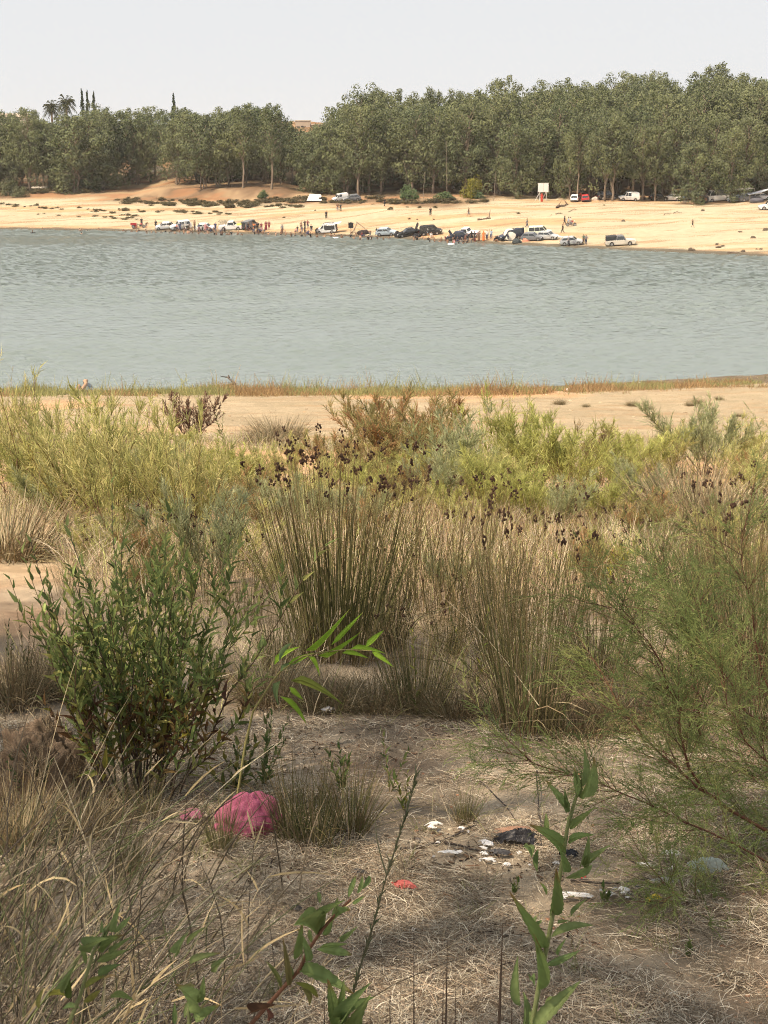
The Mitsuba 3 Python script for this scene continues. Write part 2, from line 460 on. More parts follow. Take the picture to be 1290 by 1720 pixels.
# the trees of the front row, by the pixel of their foot and the height of their top: (u, v, top, kind, width, what)
front = [
    (20, 306, 195, 3, 1.0, 'grey green eucalyptus at the left edge of the wood above the dry scrub'),
    (62, 310, 205, 0, 1.0, 'eucalyptus with a short trunk second from the left end of the front row'),
    (130, 322, 192, 6, 1.25, 'broad leafy eucalyptus reaching to the ground left of the dirt track'),
    (95, 312, 204, 1, 0.9, 'eucalyptus behind the pale rubble patch left of the broad leafy tree'),
    (168, 306, 188, 3, 1.1, 'dark eucalyptus hanging over the pale wall beside the dirt track'),
    (225, 298, 182, 3, 1.2, 'dark dense eucalyptus at the bend of the dirt track'),
    (260, 297, 185, 0, 1.1, 'eucalyptus just right of the dirt track where it enters the wood'),
    (340, 316, 190, 4, 1.0, 'spreading many-stemmed eucalyptus on the cut bank, leftmost of the four there'),
    (366, 314, 200, 4, 0.9, 'open eucalyptus with leaning stems on the cut bank, second of the four there'),
    (385, 313, 195, 2, 0.9, 'eucalyptus with a forked pale trunk on the cut bank, third of the four there'),
    (408, 316, 178, 7, 0.9, 'tall thin eucalyptus with a tufted top at the right end of the cut bank'),
    (456, 318, 180, 7, 0.95, 'slender open eucalyptus alone left of the sandy gap in the wood'),
    (520, 318, 222, 4, 0.9, 'low rounded eucalyptus above the white tent'),
    (548, 316, 235, 4, 0.8, 'small multi-stemmed eucalyptus right of the low rounded one'),
    (598, 322, 212, 2, 1.0, 'dark full eucalyptus with twin trunks right of the parked white van'),
    (620, 318, 205, 0, 0.95, 'eucalyptus beside the twin-trunked one, its crown merging with it'),
    (660, 312, 200, 1, 0.9, 'eucalyptus behind the leaning dead poles'),
    (738, 302, 195, 1, 1.0, 'tall eucalyptus behind the green bush on the sandy bank'),
    (866, 333, 208, 3, 1.0, 'full eucalyptus with low foliage left of the white notice board'),
    (905, 312, 205, 0, 0.9, 'eucalyptus right behind the white notice board'),
    (956, 335, 215, 3, 0.8, 'leafy eucalyptus between the notice board and the white van'),
    (968, 338, 205, 7, 0.9, 'straight pale-trunked eucalyptus left of the white panel van'),
    (1016, 338, 190, 5, 0.95, 'tall straight-trunked eucalyptus just left of the white panel van'),
    (1028, 338, 196, 7, 0.9, 'bare-trunked eucalyptus at the back corner of the white panel van'),
    (1078, 337, 200, 5, 0.9, 'straight-trunked eucalyptus just right of the white panel van'),
    (1100, 338, 205, 1, 0.9, 'eucalyptus with thin trunk in the shaded grove right of the white van'),
    (1130, 336, 190, 5, 1.0, 'dark-trunked eucalyptus at the left end of the tarpaulin shelter'),
    (1165, 342, 238, 6, 1.0, 'bright bushy eucalyptus standing forward of the wood beside the tractor'),
    (1226, 340, 215, 3, 1.0, 'pale leaning-trunked eucalyptus in front of the white lorry'),
    (1282, 330, 240, 6, 1.1, 'bright rounded eucalyptus at the right edge above the silver tarpaulin'),
    (1250, 334, 190, 1, 0.9, 'tall eucalyptus behind the tarpaulin shelters at the right'),
    (1195, 334, 195, 0, 0.9, 'eucalyptus behind the bright bushy one in the right grove'),
]
placed = []
for u, v, top, k, wd, lab in front:
    p = at(u, v)
    h = (v - top) / pxm(p)
    s = h / HEIGHTS[k] / 1.1
    key = put('eucalyptus_tree', TREES[k], p, R.uniform(0, 6.28), s * wd, s)
    tag(key, lab, 'tree', 'eucalyptus trees of the wood beyond the lake')
    placed.append(p[:2])


def skyline(u):
    """the row of the treetops seen against the sky"""
    return np.interp(u, [-200, 0, 30, 90, 150, 230, 300, 350, 400, 430, 455, 470, 535, 560, 640, 700, 780, 850, 920, 1000, 1100, 1290, 1500],
                     [196, 196, 196, 194, 186, 180, 180, 194, 186, 180, 196, 222, 222, 190, 164, 150, 137, 147, 142, 135, 128, 120, 114])


SECTOR_U = [80, 160, 270, 500, 590, 670, 760, 850, 920, 1000, 1080, 1170, 1240]
SECTORS = ['at the far left', 'under the two palms', 'above the dirt track', 'behind the cut bank', 'right of the gap with the tan house', 'above the white tent', 'above the round green bush', 'above the yellow bush', 'behind the white notice board',
           'between the notice board and the white van', 'above the white panel van', 'above the tarpaulin shelter', 'above the bushy forward tree', 'at the far right above the silver tarpaulin']
n_back = 0
tries = R.uniform([-132, 318], [128, 470], (3600, 2))
tries = tries[np.argsort(tries[:, 1])]
for x, y in tries:
    if n_back >= 266:
        break
    t = y - SHORE(x) - BEACH(x)
    p = on(x, y)
    m = pxm(p)
    u = IMW / 2 + FOC * x / (y * CP - (p[2] - CAMZ) * SP)
    if t < 4 or not -120 < u < 1420 or (455 < u < 545 and y > 372) or (185 < u < 295 and t < 24) or (300 <= u < 520 and t < 14) or (u > 940 and t < 9) or (640 < u < 880 and t < 12):
        continue
    if min((math.hypot(x - a, y - b) for a, b in placed), default=9) < (3.7 if x < 0 else 4.4 if y < 360 else 5.2):
        continue
    k = int(R.integers(0, 8))
    if t < 45 and u > 930:
        k = (5, 7, 1, 5)[k % 4]
    base_row = IMH / 2 - FOC * ((p[2] - CAMZ) * CP + y * SP) / (y * CP - (p[2] - CAMZ) * SP)
    room = (base_row - skyline(u)) / m
    s = min(R.uniform(0.86, 1.2), (room + R.normal(-0.6, 1.1)) / HEIGHTS[k])
    if s < 0.5:
        continue
    placed.append((x, y))
    n_back += 1
    key = put('eucalyptus_tree', TREES[k], p, R.uniform(0, 6.28), s * R.uniform(0.92, 1.12), s)
    side = SECTORS[int(np.searchsorted(SECTOR_U, u))]
    tag(key, f'eucalyptus packed in the wood {side}', 'tree', f'trees packed in the wood {side}')


# two palms and two cypresses on the skyline
def palm(seed):
    rng = np.random.default_rng(seed)
    t, f = MB(), MB()
    tubes(t, np.array([[[0, 0, -0.5], [0.1, 0, 3], [0.15, 0.1, 7], [0.1, 0.1, 10]]]), np.array([[0.42, 0.34, 0.3, 0.34]]), [[1, 1, 1]], 8)
    n = 46
    el = np.arcsin(rng.uniform(-0.45, 0.98, n))
    az = np.arange(n) * 2.399
    d = np.stack([np.cos(el) * np.cos(az), np.cos(el) * np.sin(az), np.sin(el)], -1)
    P = curves(np.tile([0.1, 0.1, 10.0], (n, 1)), d, rng.uniform(2.6, 3.4, n), np.tile([0, 0, -0.42], (n, 1)), 7)
    ribbons(f, P, 0.05, np.ones((n, 3)), rng)
    i = np.repeat(np.arange(n), 44)
    pos, dr_ = along(P, i, rng.uniform(0.12, 1, len(i)))
    s = unit(np.cross(dr_, [0, 0, 1.0])) * np.where(np.arange(len(i)) % 2, 1, -1)[:, None]
    dd = unit(dr_ * 0.6 + s - [0, 0, 0.25])
    ribbons(f, curves(pos, dd, rng.uniform(0.5, 0.8, len(i)), np.tile([0, 0, -0.2], (len(i), 1)), 3), np.array([[0.04, 0.035, 0.008]]), np.ones((len(i), 3)), rng)
    return {'trunk': t.ply('bark_grey', smooth=True), 'crown': f.ply('palm_leaf')}


scene['palm_leaf'] = {'type': 'principledthin', 'roughness': 0.5, 'diff_trans': 0.4, 'eta': 1.4, 'base_color': {'type': 'rgb', 'value': [0.085, 0.095, 0.055]}}
group('kind_of_palm', palm(3))
for u, top, D, s, lab in ((109, 152, 432, 1.0, 'feathery date palm rising above the wood on the left, the taller of two'), (86, 162, 440, 0.92, 'shorter date palm just left of the taller palm on the skyline')):
    q = px3(u, top, D)
    g = on(q[0], D)
    key = put('palm_tree', 'kind_of_palm', g, R.uniform(0, 6), s, (q[2] - g[2]) / 12.2)
    tag(key, lab, 'palm', 'palms on the skyline')


def cypress(seed):
    rng = np.random.default_rng(seed)
    t = MB()
    tubes(t, np.array([[[0, 0, -0.4], [0, 0, 6], [0.05, 0, 12.6]]]), np.array([[0.2, 0.12, 0.03]]), [[1, 1, 1]], 6)
    z = np.linspace(1.2, 12.6, 40)
    r = 1.15 * np.sin(np.pi * np.clip((z - 0.6) / 12.6, 0, 1)) ** 0.6 * (1 - (z / 14) ** 2 * 0.55)
    a = rng.uniform(0, 6.28, 40)
    c = np.stack([np.cos(a) * r * 0.45, np.sin(a) * r * 0.45, z], -1)
    v, f = crown_leaves(rng, c, np.stack([r * 0.7, r * 0.7, 0 * r + 0.7], -1), 70, 0.45, -0.9, 0.3)
    return {'trunk': t.ply('bark_grey'), 'crown': mikit.ply((v, f), 'cypress_leaf')}


scene['cypress_leaf'] = {'type': 'principledthin', 'roughness': 0.6, 'diff_trans': 0.3, 'eta': 1.4, 'base_color': {'type': 'rgb', 'value': [0.04, 0.06, 0.032]}}
group('kind_of_cypress', cypress(5))
for u, top, D, lab in ((137, 152, 425, 'dark cypress spire on the skyline right of the palms, left one of a pair'), (146, 154, 428, 'dark cypress spire close to the left one of the pair'),
                       (157, 156, 422, 'slim dark cypress standing a little apart right of the pair'), (291, 158, 420, 'dark pointed cypress above the wood over the cut bank')):
    q = px3(u, top, D)
    g = on(q[0], D)
    tag(put('cypress_tree', 'kind_of_cypress', g, R.uniform(0, 6), 1.0, (q[2] - g[2]) / 12.9), lab, 'tree', 'cypresses on the skyline')


# bushes on the far bank and beach
def bush(seed, r, hgt, n, per, size, bsdf):
    rng = np.random.default_rng(seed)
    o = unit(rng.normal(size=(n, 3)) + [0, 0, 0.5])
    c = o * np.array([r, r, hgt]) * rng.uniform(0.35, 0.8, (n, 1))
    c[:, 2] = np.abs(c[:, 2])
    cr = rng.uniform(0.22, 0.42, (n, 1)) * np.array([[r, r, hgt * 0.9]])
    v, f = crown_leaves(rng, c, cr, per, size, -0.2)
    v[:, 2] = np.maximum(v[:, 2], -0.05)
    t = MB()
    m = 9
    e = c[rng.integers(0, n, m)]
    tubes(t, np.stack([np.zeros((m, 3)) - [0, 0, 0.2], e * 0.5 + rng.normal(0, 0.05 * r, (m, 3)), e], 1), np.array([[0.03 * r, 0.02 * r, 0.006 * r]]), np.ones((m, 3)), 4)
    return {'stem': t.ply('bark_grey'), 'foliage': mikit.ply((v, f), bsdf)}


for nm, c in (('scrub_leaf', (0.12, 0.105, 0.062)), ('green_bush_leaf', (0.11, 0.16, 0.075)), ('yellow_bush_leaf', (0.20, 0.19, 0.045)), ('grey_bush_leaf', (0.15, 0.16, 0.095))):
    scene[nm] = {'type': 'principledthin', 'roughness': 0.6, 'diff_trans': 0.4, 'eta': 1.35, 'base_color': {'type': 'rgb', 'value': list(c)}}
group('kind_of_green_bush', bush(11, 1.0, 1.0, 26, 90, 0.13, 'green_bush_leaf'))
group('kind_of_yellow_bush', bush(12, 1.0, 1.1, 28, 90, 0.13, 'yellow_bush_leaf'))
group('kind_of_grey_bush', bush(13, 1.0, 1.2, 24, 90, 0.13, 'grey_bush_leaf'))
SCRUB = [group(f'kind_of_scrub_{i}', bush(20 + i, 1.0, 0.85, 12, 42, 0.2, 'scrub_leaf')) for i in range(3)]
for u, v, w, h, kind, lab in (
        (688, 334, 44, 32, 'kind_of_green_bush', 'rounded bright green bush on the far bank left of centre'), (793, 332, 46, 44, 'kind_of_yellow_bush', 'yellow green rounded bush standing alone on the far bank'),
        (745, 335, 44, 18, 'kind_of_green_bush', 'low green bush between the round green and the yellow one'), (441, 332, 24, 17, 'kind_of_green_bush', 'small green bush left of the white tent on the far bank'),
        (10, 328, 34, 34, 'kind_of_grey_bush', 'pale grey green bush at the left edge of the far bank'), (36, 330, 34, 22, 'kind_of_grey_bush', 'lower pale bush beside the one at the left edge'),
        (800, 333, 30, 20, 'kind_of_green_bush', 'dark low bush at the foot of the yellow one'), (505, 312, 40, 26, 'kind_of_grey_bush', 'grey green bush under the low rounded eucalyptus'),
        (95, 312, 26, 12, 'kind_of_grey_bush', 'low dusty bush by the rubble patch'), (1062, 300, 26, 22, 'kind_of_grey_bush', 'grey bush in the shade behind the white van')):
    p = at(u, v)
    m = pxm(p)
    tag(put('far_bush', kind, p, R.uniform(0, 6), w / 2 / m, h / 1.25 / m), lab, 'bush')
BEDS = ['under the trees at far left', 'on the beach at far left', 'above the cargo motorbike', 'nearest the water at left', 'below the cut bank', 'across the left beach', 'beside the white tent',
        'beside the yellow bush', 'below the bank cars', 'above the left waterline']
beds = [  # (u0, v0, u1, v1, half height of the band, how many, size in pixels)
    (0, 322, 165, 320, 4, 60, 9), (0, 345, 150, 352, 2.5, 26, 6), (150, 353, 250, 366, 2, 18, 6), (160, 352, 390, 359, 2.5, 56, 6), (195, 338, 430, 345, 5, 90, 8), (250, 343, 520, 347, 3, 52, 8),
    (430, 338, 640, 337, 4, 64, 8), (640, 340, 830, 338, 3, 52, 8), (590, 341, 690, 345, 5, 14, 5), (60, 360, 240, 369, 2, 22, 5)]
for bi, (u0, v0, u1, v1, hv, n, sz) in enumerate(beds):
    n = int(n * 0.64)
    f = R.uniform(0, 1, n)
    for p, s in zip(at(u0 + (u1 - u0) * f, v0 + (v1 - v0) * f + R.uniform(-hv, hv, n)), R.uniform(0.6, 1.35, n)):
        r = sz * s / pxm(p) * (1.35 if bi in (0, 4, 6, 7) else 1.0)
        tag(put('scrub_bush', SCRUB[R.integers(0, 3)], p, R.uniform(0, 6), r, r * R.uniform(0.5, 0.8)), f'dry brownish scrub bush in the band {BEDS[bi]}', 'bush', f'scrub bushes {BEDS[bi]}')
for u, v, s, lab in ((656, 352, 8, 'dark round bush alone on the far beach above the black cars'), (705, 349, 6, 'small dark bush under the far bank scrub, left of a pair'), (732, 349, 6, 'small dark bush under the far bank scrub, right of a pair'),
                     (687, 368, 4, 'small tuft on the far beach above the black car'), (701, 369, 3, 'tiny tuft beside the small tuft on the far beach'), (728, 369, 3, 'tiny tuft on the far beach above the black people carrier'),
                     (870, 359, 5, 'dry tuft on the far beach left of the driftwood'), (1015, 345, 3, 'dark tuft below the white panel van'), (477, 366, 4, 'small dark tuft on the far beach left of the three standing people'), (529, 354, 3, 'tiny dark tuft on the far beach below the white tent')):
    p = at(u, v)
    r = s / pxm(p)
    tag(put('beach_tuft', SCRUB[0], p, R.uniform(0, 6), r, r * 0.8), lab, 'tuft')

# ------------------------------------------------------------------ plants of the near bank
def rush(seed, n, r, h, spread, dead=0.45, heads=0.0, w=0.0021, lay=0.12, sides=3, greens=((0.085, 0.105, 0.04), (0.13, 0.145, 0.055), (0.17, 0.16, 0.07)), head_part=False):
    """a clump of sharp rush stems, dead straw among them; returns {part: mesh builder}"""
    rng = np.random.default_rng(seed)
    g, parts = MB(), {}
    a, rr = rng.uniform(0, 6.28, n), r * np.sqrt(rng.uniform(0, 1, n))
    base = np.stack([np.cos(a) * rr, np.sin(a) * rr, -0.03 + 0 * a], -1)
    s = spread * (0.15 + rr / r) * rng.uniform(0.4, 1.2, n)
    a2 = a + rng.normal(0, 0.5, n)
    d = unit(np.stack([np.cos(a2) * s, np.sin(a2) * s, np.ones(n)], -1))
    L = h * rng.uniform(0.55, 1.05, n)
    isdead = rng.uniform(0, 1, n) < dead
    L[isdead] *= rng.uniform(0.45, 0.95, isdead.sum())
    bend = np.stack([d[:, 0], d[:, 1], -0.5 * np.hypot(d[:, 0], d[:, 1])], -1) * rng.uniform(0, 0.5, (n, 1))
    flop = rng.uniform(0, 1, n) < lay
    bend[flop] += np.stack([np.cos(a2[flop]), np.sin(a2[flop]), -0.9 + 0 * a2[flop]], -1) * rng.uniform(0.3, 0.7, (flop.sum(), 1))
    P = curves(base, d, L, bend, 6)
    P[:, :, 2] = np.maximum(P[:, :, 2], np.where(np.arange(6) == 0, -0.03, 0.004))
    c = np.where(isdead[:, None], pick([(0.36, 0.29, 0.17), (0.27, 0.2, 0.12), (0.42, 0.36, 0.24), (0.2, 0.145, 0.09)], n, rng), pick(greens, n, rng))
    tip = np.where(isdead[:, None], c * 0.9, np.array([0.15, 0.09, 0.045]) * rng.uniform(0.7, 1.3, (n, 1)))
    k = np.linspace(0, 1, 6)[None, :, None] ** 3
    low = np.clip(1 - np.linspace(0, 1, 6)[None, :, None] * 3.2, 0, 1) * 0.6
    cc = c[:, None] * (1 - k) + tip[:, None] * k
    cc = cc * (1 - low) + np.array([0.2, 0.13, 0.075]) * low
    rad = w * np.array([1, 1, 0.95, 0.85, 0.6, 0.12])[None] * rng.uniform(0.75, 1.25, (n, 1))
    tubes(g, P, rad, cc, sides)
    parts['stems'] = g
    if heads:
        hs = []
        live = np.where(~isdead & ~flop)[0]
        live = live[np.argsort(-P[live, -1, 2])][:max(1, int(heads * len(live)))]
        for i in live:
            q, _ = along(P, np.full(1, i), np.array([rng.uniform(0.86, 0.97)]))
            m = MB()
            for _ in range(rng.integers(6, 13)):
                b = trimesh.creation.icosphere(1)
                b.vertices = b.vertices * rng.uniform(0.0035, 0.0075) * [1, 1, 1.35] + q[0] + unit(rng.normal(size=3)) * rng.uniform(0.004, 0.022) * [1, 1, 1.6]
                m.mesh(b, tint((0.055, 0.03, 0.018), 1, rng)[0])
            hs.append(m)
        if head_part:
            for i, m in enumerate(hs):
                parts['seed_head' + (f'_{i:03d}' if i else '')] = m
        elif hs:
            m = MB()
            for x in hs:
                m.add(*x.arrays())
            parts['seed_heads'] = m
    return parts


def tamarisk(seed, h, nstem, spread, cols, dens=1.0, twig=0.075, tw=0.0036, stemcol=(0.13, 0.075, 0.045)):
    """a feathery bush: stems, side branches, fine twigs"""
    rng = np.random.default_rng(seed)
    st, fo = MB(), MB()
    a = rng.uniform(0, 6.28, nstem)
    base = np.stack([np.cos(a), np.sin(a), 0 * a], -1) * rng.uniform(0, 0.1 * h, (nstem, 1))
    base[:, 2] = -0.03
    sp = spread * rng.uniform(0.1, 1.0, nstem)
    d = unit(np.stack([np.cos(a) * sp, np.sin(a) * sp, np.ones(nstem)], -1))
    L = h * rng.uniform(0.55, 1.05, nstem)
    P = curves(base, d, L, np.stack([np.cos(a), np.sin(a), 0 * a - 0.3], -1) * rng.uniform(0, 0.25, (nstem, 1)), 7) + 0
    P[:, 1:-1] += rng.normal(0, 0.012 * h, (nstem, 5, 3))
    tubes(st, P, h * 0.0042 * np.linspace(1, 0.2, 7)[None], tint(stemcol, nstem, rng), 4)
    nb = int(15 * dens)
    i = np.repeat(np.arange(nstem), nb)
    t = rng.uniform(0.16, 0.99, len(i))
    pos, dd = along(P, i, t)
    bd = unit(side_dirs(dd, rng.uniform(0.3, 0.75, len(i)), rng) + [0, 0, 0.5])
    bl = L[i] * (1.05 - t) * 0.42 * rng.uniform(0.6, 1.3, len(i)) + 0.07 * h
    B = curves(pos, bd, bl, rng.normal(0, 0.1, (len(i), 3)) + [0, 0, 0.12], 5)
    tubes(st, B, h * 0.0014 * np.linspace(1, 0.25, 5)[None], tint(stemcol, len(i), rng), 3)
    nt = int(20 * dens)
    j = np.repeat(np.arange(len(B)), nt)
    t2 = rng.uniform(0.05, 1.0, len(j))
    p2, d2 = along(B, j, t2)
    td = side_dirs(d2, rng.uniform(0.25, 0.85, len(j)), rng)
    tl = twig * rng.uniform(0.5, 1.4, len(j))
    Q = curves(p2, td, tl, rng.normal(0, 0.2, (len(j), 3)) + [0, 0, 0.1], 3)
    shade = np.repeat(pick(cols, len(B), rng, v=0.12), nt, 0)
    ribbons(fo, Q, tw * np.array([[0.8, 1.0, 0.25]]), shade * (1 + rng.normal(0, 0.15, (len(j), 1))), rng)
    return {'stems': st, 'foliage': fo}


def plies(parts, mats=()):
    mats = dict(mats)
    return {k: m.ply(mats.get(k, 'woody' if k.startswith(('stem', 'seed')) else 'leafy')) for k, m in parts.items()}


def stuffed(key, parts):
    """fine pieces that nobody could pick apart singly"""
    for k in parts:
        if k in ('stems', 'foliage', 'seed_heads', 'leaves'):
            tag(f'{key}__{k}', kind='stuff')


YG = [(0.46, 0.45, 0.18), (0.55, 0.51, 0.24), (0.38, 0.39, 0.16)]
OLIVE = [(0.29, 0.265, 0.12), (0.36, 0.29, 0.13), (0.27, 0.26, 0.12), (0.37, 0.23, 0.12)]
BLUE = [(0.34, 0.37, 0.22), (0.38, 0.40, 0.23), (0.32, 0.34, 0.17)]
BRIGHT = [(0.41, 0.43, 0.15), (0.47, 0.48, 0.18), (0.37, 0.38, 0.13)]
TAM = {}
for nm, cols in (('yellow_green', YG), ('olive', OLIVE), ('blue_green', BLUE), ('bright_green', BRIGHT)):
    for i in range(3):
        pr = tamarisk(300 + 10 * len(TAM) + i, 1.0, (9 if nm == 'yellow_green' else 12) + i, 0.5 + 0.12 * i, cols, 0.85 if nm == 'yellow_green' else 0.95)
        TAM[nm, i] = group(f'kind_of_tamarisk_{nm}_{i}', plies(pr))


def plant(name, kind, u, v, w, h, lab, category, grp=None, rz=None, wide=1.0, D=None):
    """stands a kind of plant on the ground; its foot at pixel (u, v), h pixels tall"""
    p = at(u, v) if D is None else on(px3(u, v, D)[0], D)
    s = h / pxm(p)
    key = put(name, kind, p, R.uniform(0, 6.28) if rz is None else rz, s * wide, s)
    tag(key, lab, category, grp)
    return key, p


def inst_stuff(key, parts=('stems', 'foliage')):
    for k in parts:
        tag(f'{key}__{k}', kind='stuff')


bushes = [  # foot u, v, height, width factor, colour, label
    (680, 806, 168, 1.0, 'olive', 'dark olive feathery tamarisk standing tallest against the beach near the middle'),
    (640, 790, 140, 0.9, 'olive', 'olive feathery tamarisk left of the tallest dark olive one'),
    (725, 800, 140, 1.0, 'olive', 'olive feathery tamarisk right of the tallest dark olive one'),
    (770, 842, 165, 0.9, 'blue_green', 'blue green feathery tamarisk right of the dark olive ones'),
    (735, 860, 120, 0.9, 'blue_green', 'lower blue green tamarisk in front of the dark olive ones'),
    (845, 830, 165, 0.8, 'bright_green', 'upright yellow green tamarisk with a tall spire left of the bright bushes'),
    (905, 832, 140, 1.0, 'bright_green', 'bright green feathery tamarisk at the middle right'),
    (960, 835, 135, 1.0, 'bright_green', 'bright green feathery tamarisk right of another alike at the middle right'),
    (1015, 825, 105, 1.1, 'bright_green', 'lower bright green tamarisk left of the grey rush mound'),
    (1075, 815, 100, 1.1, 'bright_green', 'soft yellow green tamarisk behind the grey rush mound on its left'),
    (1130, 800, 92, 1.1, 'yellow_green', 'pale tamarisk behind the grey rush mound'),
    (1185, 800, 140, 1.0, 'blue_green', 'blue green tamarisk with upright tips behind the grey rush mound'),
    (1250, 800, 98, 1.2, 'yellow_green', 'yellow tamarisk at the right edge below the beach'),
    (1275, 850, 100, 1.2, 'yellow_green', 'yellow green tamarisk at the right edge beside the grey rush mound'),
    (175, 905, 262, 0.75, 'yellow_green', 'tall airy yellow green tamarisk in the left middle'),
    (215, 935, 250, 0.7, 'yellow_green', 'airy yellow green tamarisk beside the tallest of the left middle'),
    (130, 890, 225, 0.75, 'yellow_green', 'airy yellow green tamarisk left of the tallest of the left middle'),
    (325, 930, 262, 0.6, 'yellow_green', 'upright thin tamarisk left of the great rush clump'),
    (290, 900, 170, 0.9, 'yellow_green', 'rounded yellow green tamarisk between two taller ones on the left'),
    (360, 985, 190, 0.8, 'blue_green', 'grey green tamarisk right behind the leafy shrub on the left'),
    (410, 950, 120, 0.9, 'yellow_green', 'small yellow tamarisk just left of the great rush clump'),
    (60, 850, 195, 0.6, 'yellow_green', 'yellow green tamarisk near the left edge below the beach'),
    (25, 830, 160, 0.7, 'yellow_green', 'yellow green tamarisk at the left edge below the beach'),
    (250, 860, 130, 0.9, 'blue_green', 'dull grey green tamarisk behind the left airy ones'),
    (90, 880, 120, 0.9, 'blue_green', 'dull low tamarisk near the left edge above the bare orange patch'),
    (560, 815, 100, 1.0, 'olive', 'brownish tamarisk behind the seed heads of the great rush clump'),
    (610, 840, 110, 1.0, 'olive', 'reddish olive tamarisk behind the great rush clump on its right'),
    (690, 850, 105, 1.0, 'olive', 'reddish olive tamarisk in front of the tallest dark olive one'),
    (500, 800, 76, 1.0, 'yellow_green', 'small yellow green tamarisk in front of the dark grass tuft'),
    (820, 870, 120, 0.9, 'bright_green', 'yellow green tamarisk in front of the one with a tall spire'),
    (880, 880, 100, 1.0, 'bright_green', 'low bright tamarisk beside the pale stone'),
    (950, 890, 100, 1.0, 'blue_green', 'low pale green tamarisk right of the pale stone'),
    (1010, 885, 92, 1.0, 'bright_green', 'low bright tamarisk in front of the middle right bushes'),
]
for n, (u, v, h, w, c, lab) in enumerate(bushes):
    k, _ = plant('tamarisk_bush', TAM[c, n % 3], u, v, 0, h, lab, 'bush', 'tamarisk bushes of the near bank', wide=w * 1.15)
    inst_stuff(k)
fill = np.random.default_rng(21)
FILLS = ['at the left edge', 'among the left airy bushes', 'around the dead brown bush', 'among the dark olive bushes', 'among the bright bushes', 'around the grey rush mound']
for n in range(150):
    v = fill.uniform(748, 1005) if n % 2 else fill.uniform(748, 880)
    u = fill.uniform(-60, 1350)
    if (400 < u < 560 and v < 800) or (1080 < u < 1235 and v > 800 and v < 905) or (330 < u < 600 and v < 775) or (u < 120 and v > 905):
        continue
    c = 'bright_green' if 820 < u < 1050 and n % 3 else ('yellow_green', 'yellow_green', 'bright_green', 'olive', 'yellow_green', 'blue_green')[n % 6]
    k, _ = plant('tamarisk_bush', TAM[c, n % 3], u, v, 0, fill.uniform(50, 92) * min(1.15, max(0.5, (v - 690) / 140)), f'low feathery {c.replace("_", " ")} tamarisk {FILLS[int(np.searchsorted([130, 330, 640, 820, 1060], u))]}', 'bush', f'low {c} tamarisk {FILLS[int(np.searchsorted([130, 330, 640, 820, 1060], u))]}', wide=fill.uniform(1, 1.5))
    inst_stuff(k)

# rush clumps
big = rush(41, 330, 0.25, 1.42, 0.27, 0.1, 0.24, w=0.0026, head_part=True, lay=0.06, greens=((0.055, 0.065, 0.022), (0.09, 0.10, 0.035), (0.13, 0.135, 0.05), (0.2, 0.2, 0.085)))
p = at(565, 1105)
KEY = tag(new('rush_clump'), 'great dark rush clump with black brown seed heads in the middle of the photo', 'rush', 'rush clumps')
for k, pl in plies(big).items():
    scene[f'{KEY}__{k}'] = {**pl, 'to_world': T().translate(p.tolist())}
stuffed(KEY, big)
RUSH = {}
RUSH['tall'] = [rush(50 + i, 300, 0.2, 1.0, 0.34, 0.3, 0.05, w=0.0023, greens=((0.075, 0.09, 0.035), (0.115, 0.125, 0.05), (0.17, 0.17, 0.075))) for i in range(3)]
RUSH['grey'] = [rush(60 + i, 800, 0.42, 0.8, 0.9, 0.75, 0.0, w=0.0042, lay=0.3, greens=((0.15, 0.15, 0.085), (0.2, 0.19, 0.11), (0.12, 0.12, 0.06))) for i in range(2)]
RUSH['small'] = [rush(70 + i, 130, 0.07, 0.5, 0.42, 0.3, 0.0, w=0.0018, lay=0.1) for i in range(3)]
for nm, l in RUSH.items():
    for i, pr in enumerate(l):
        RUSH[nm][i] = (group(f'kind_of_rush_{nm}_{i}', plies(pr)), pr)
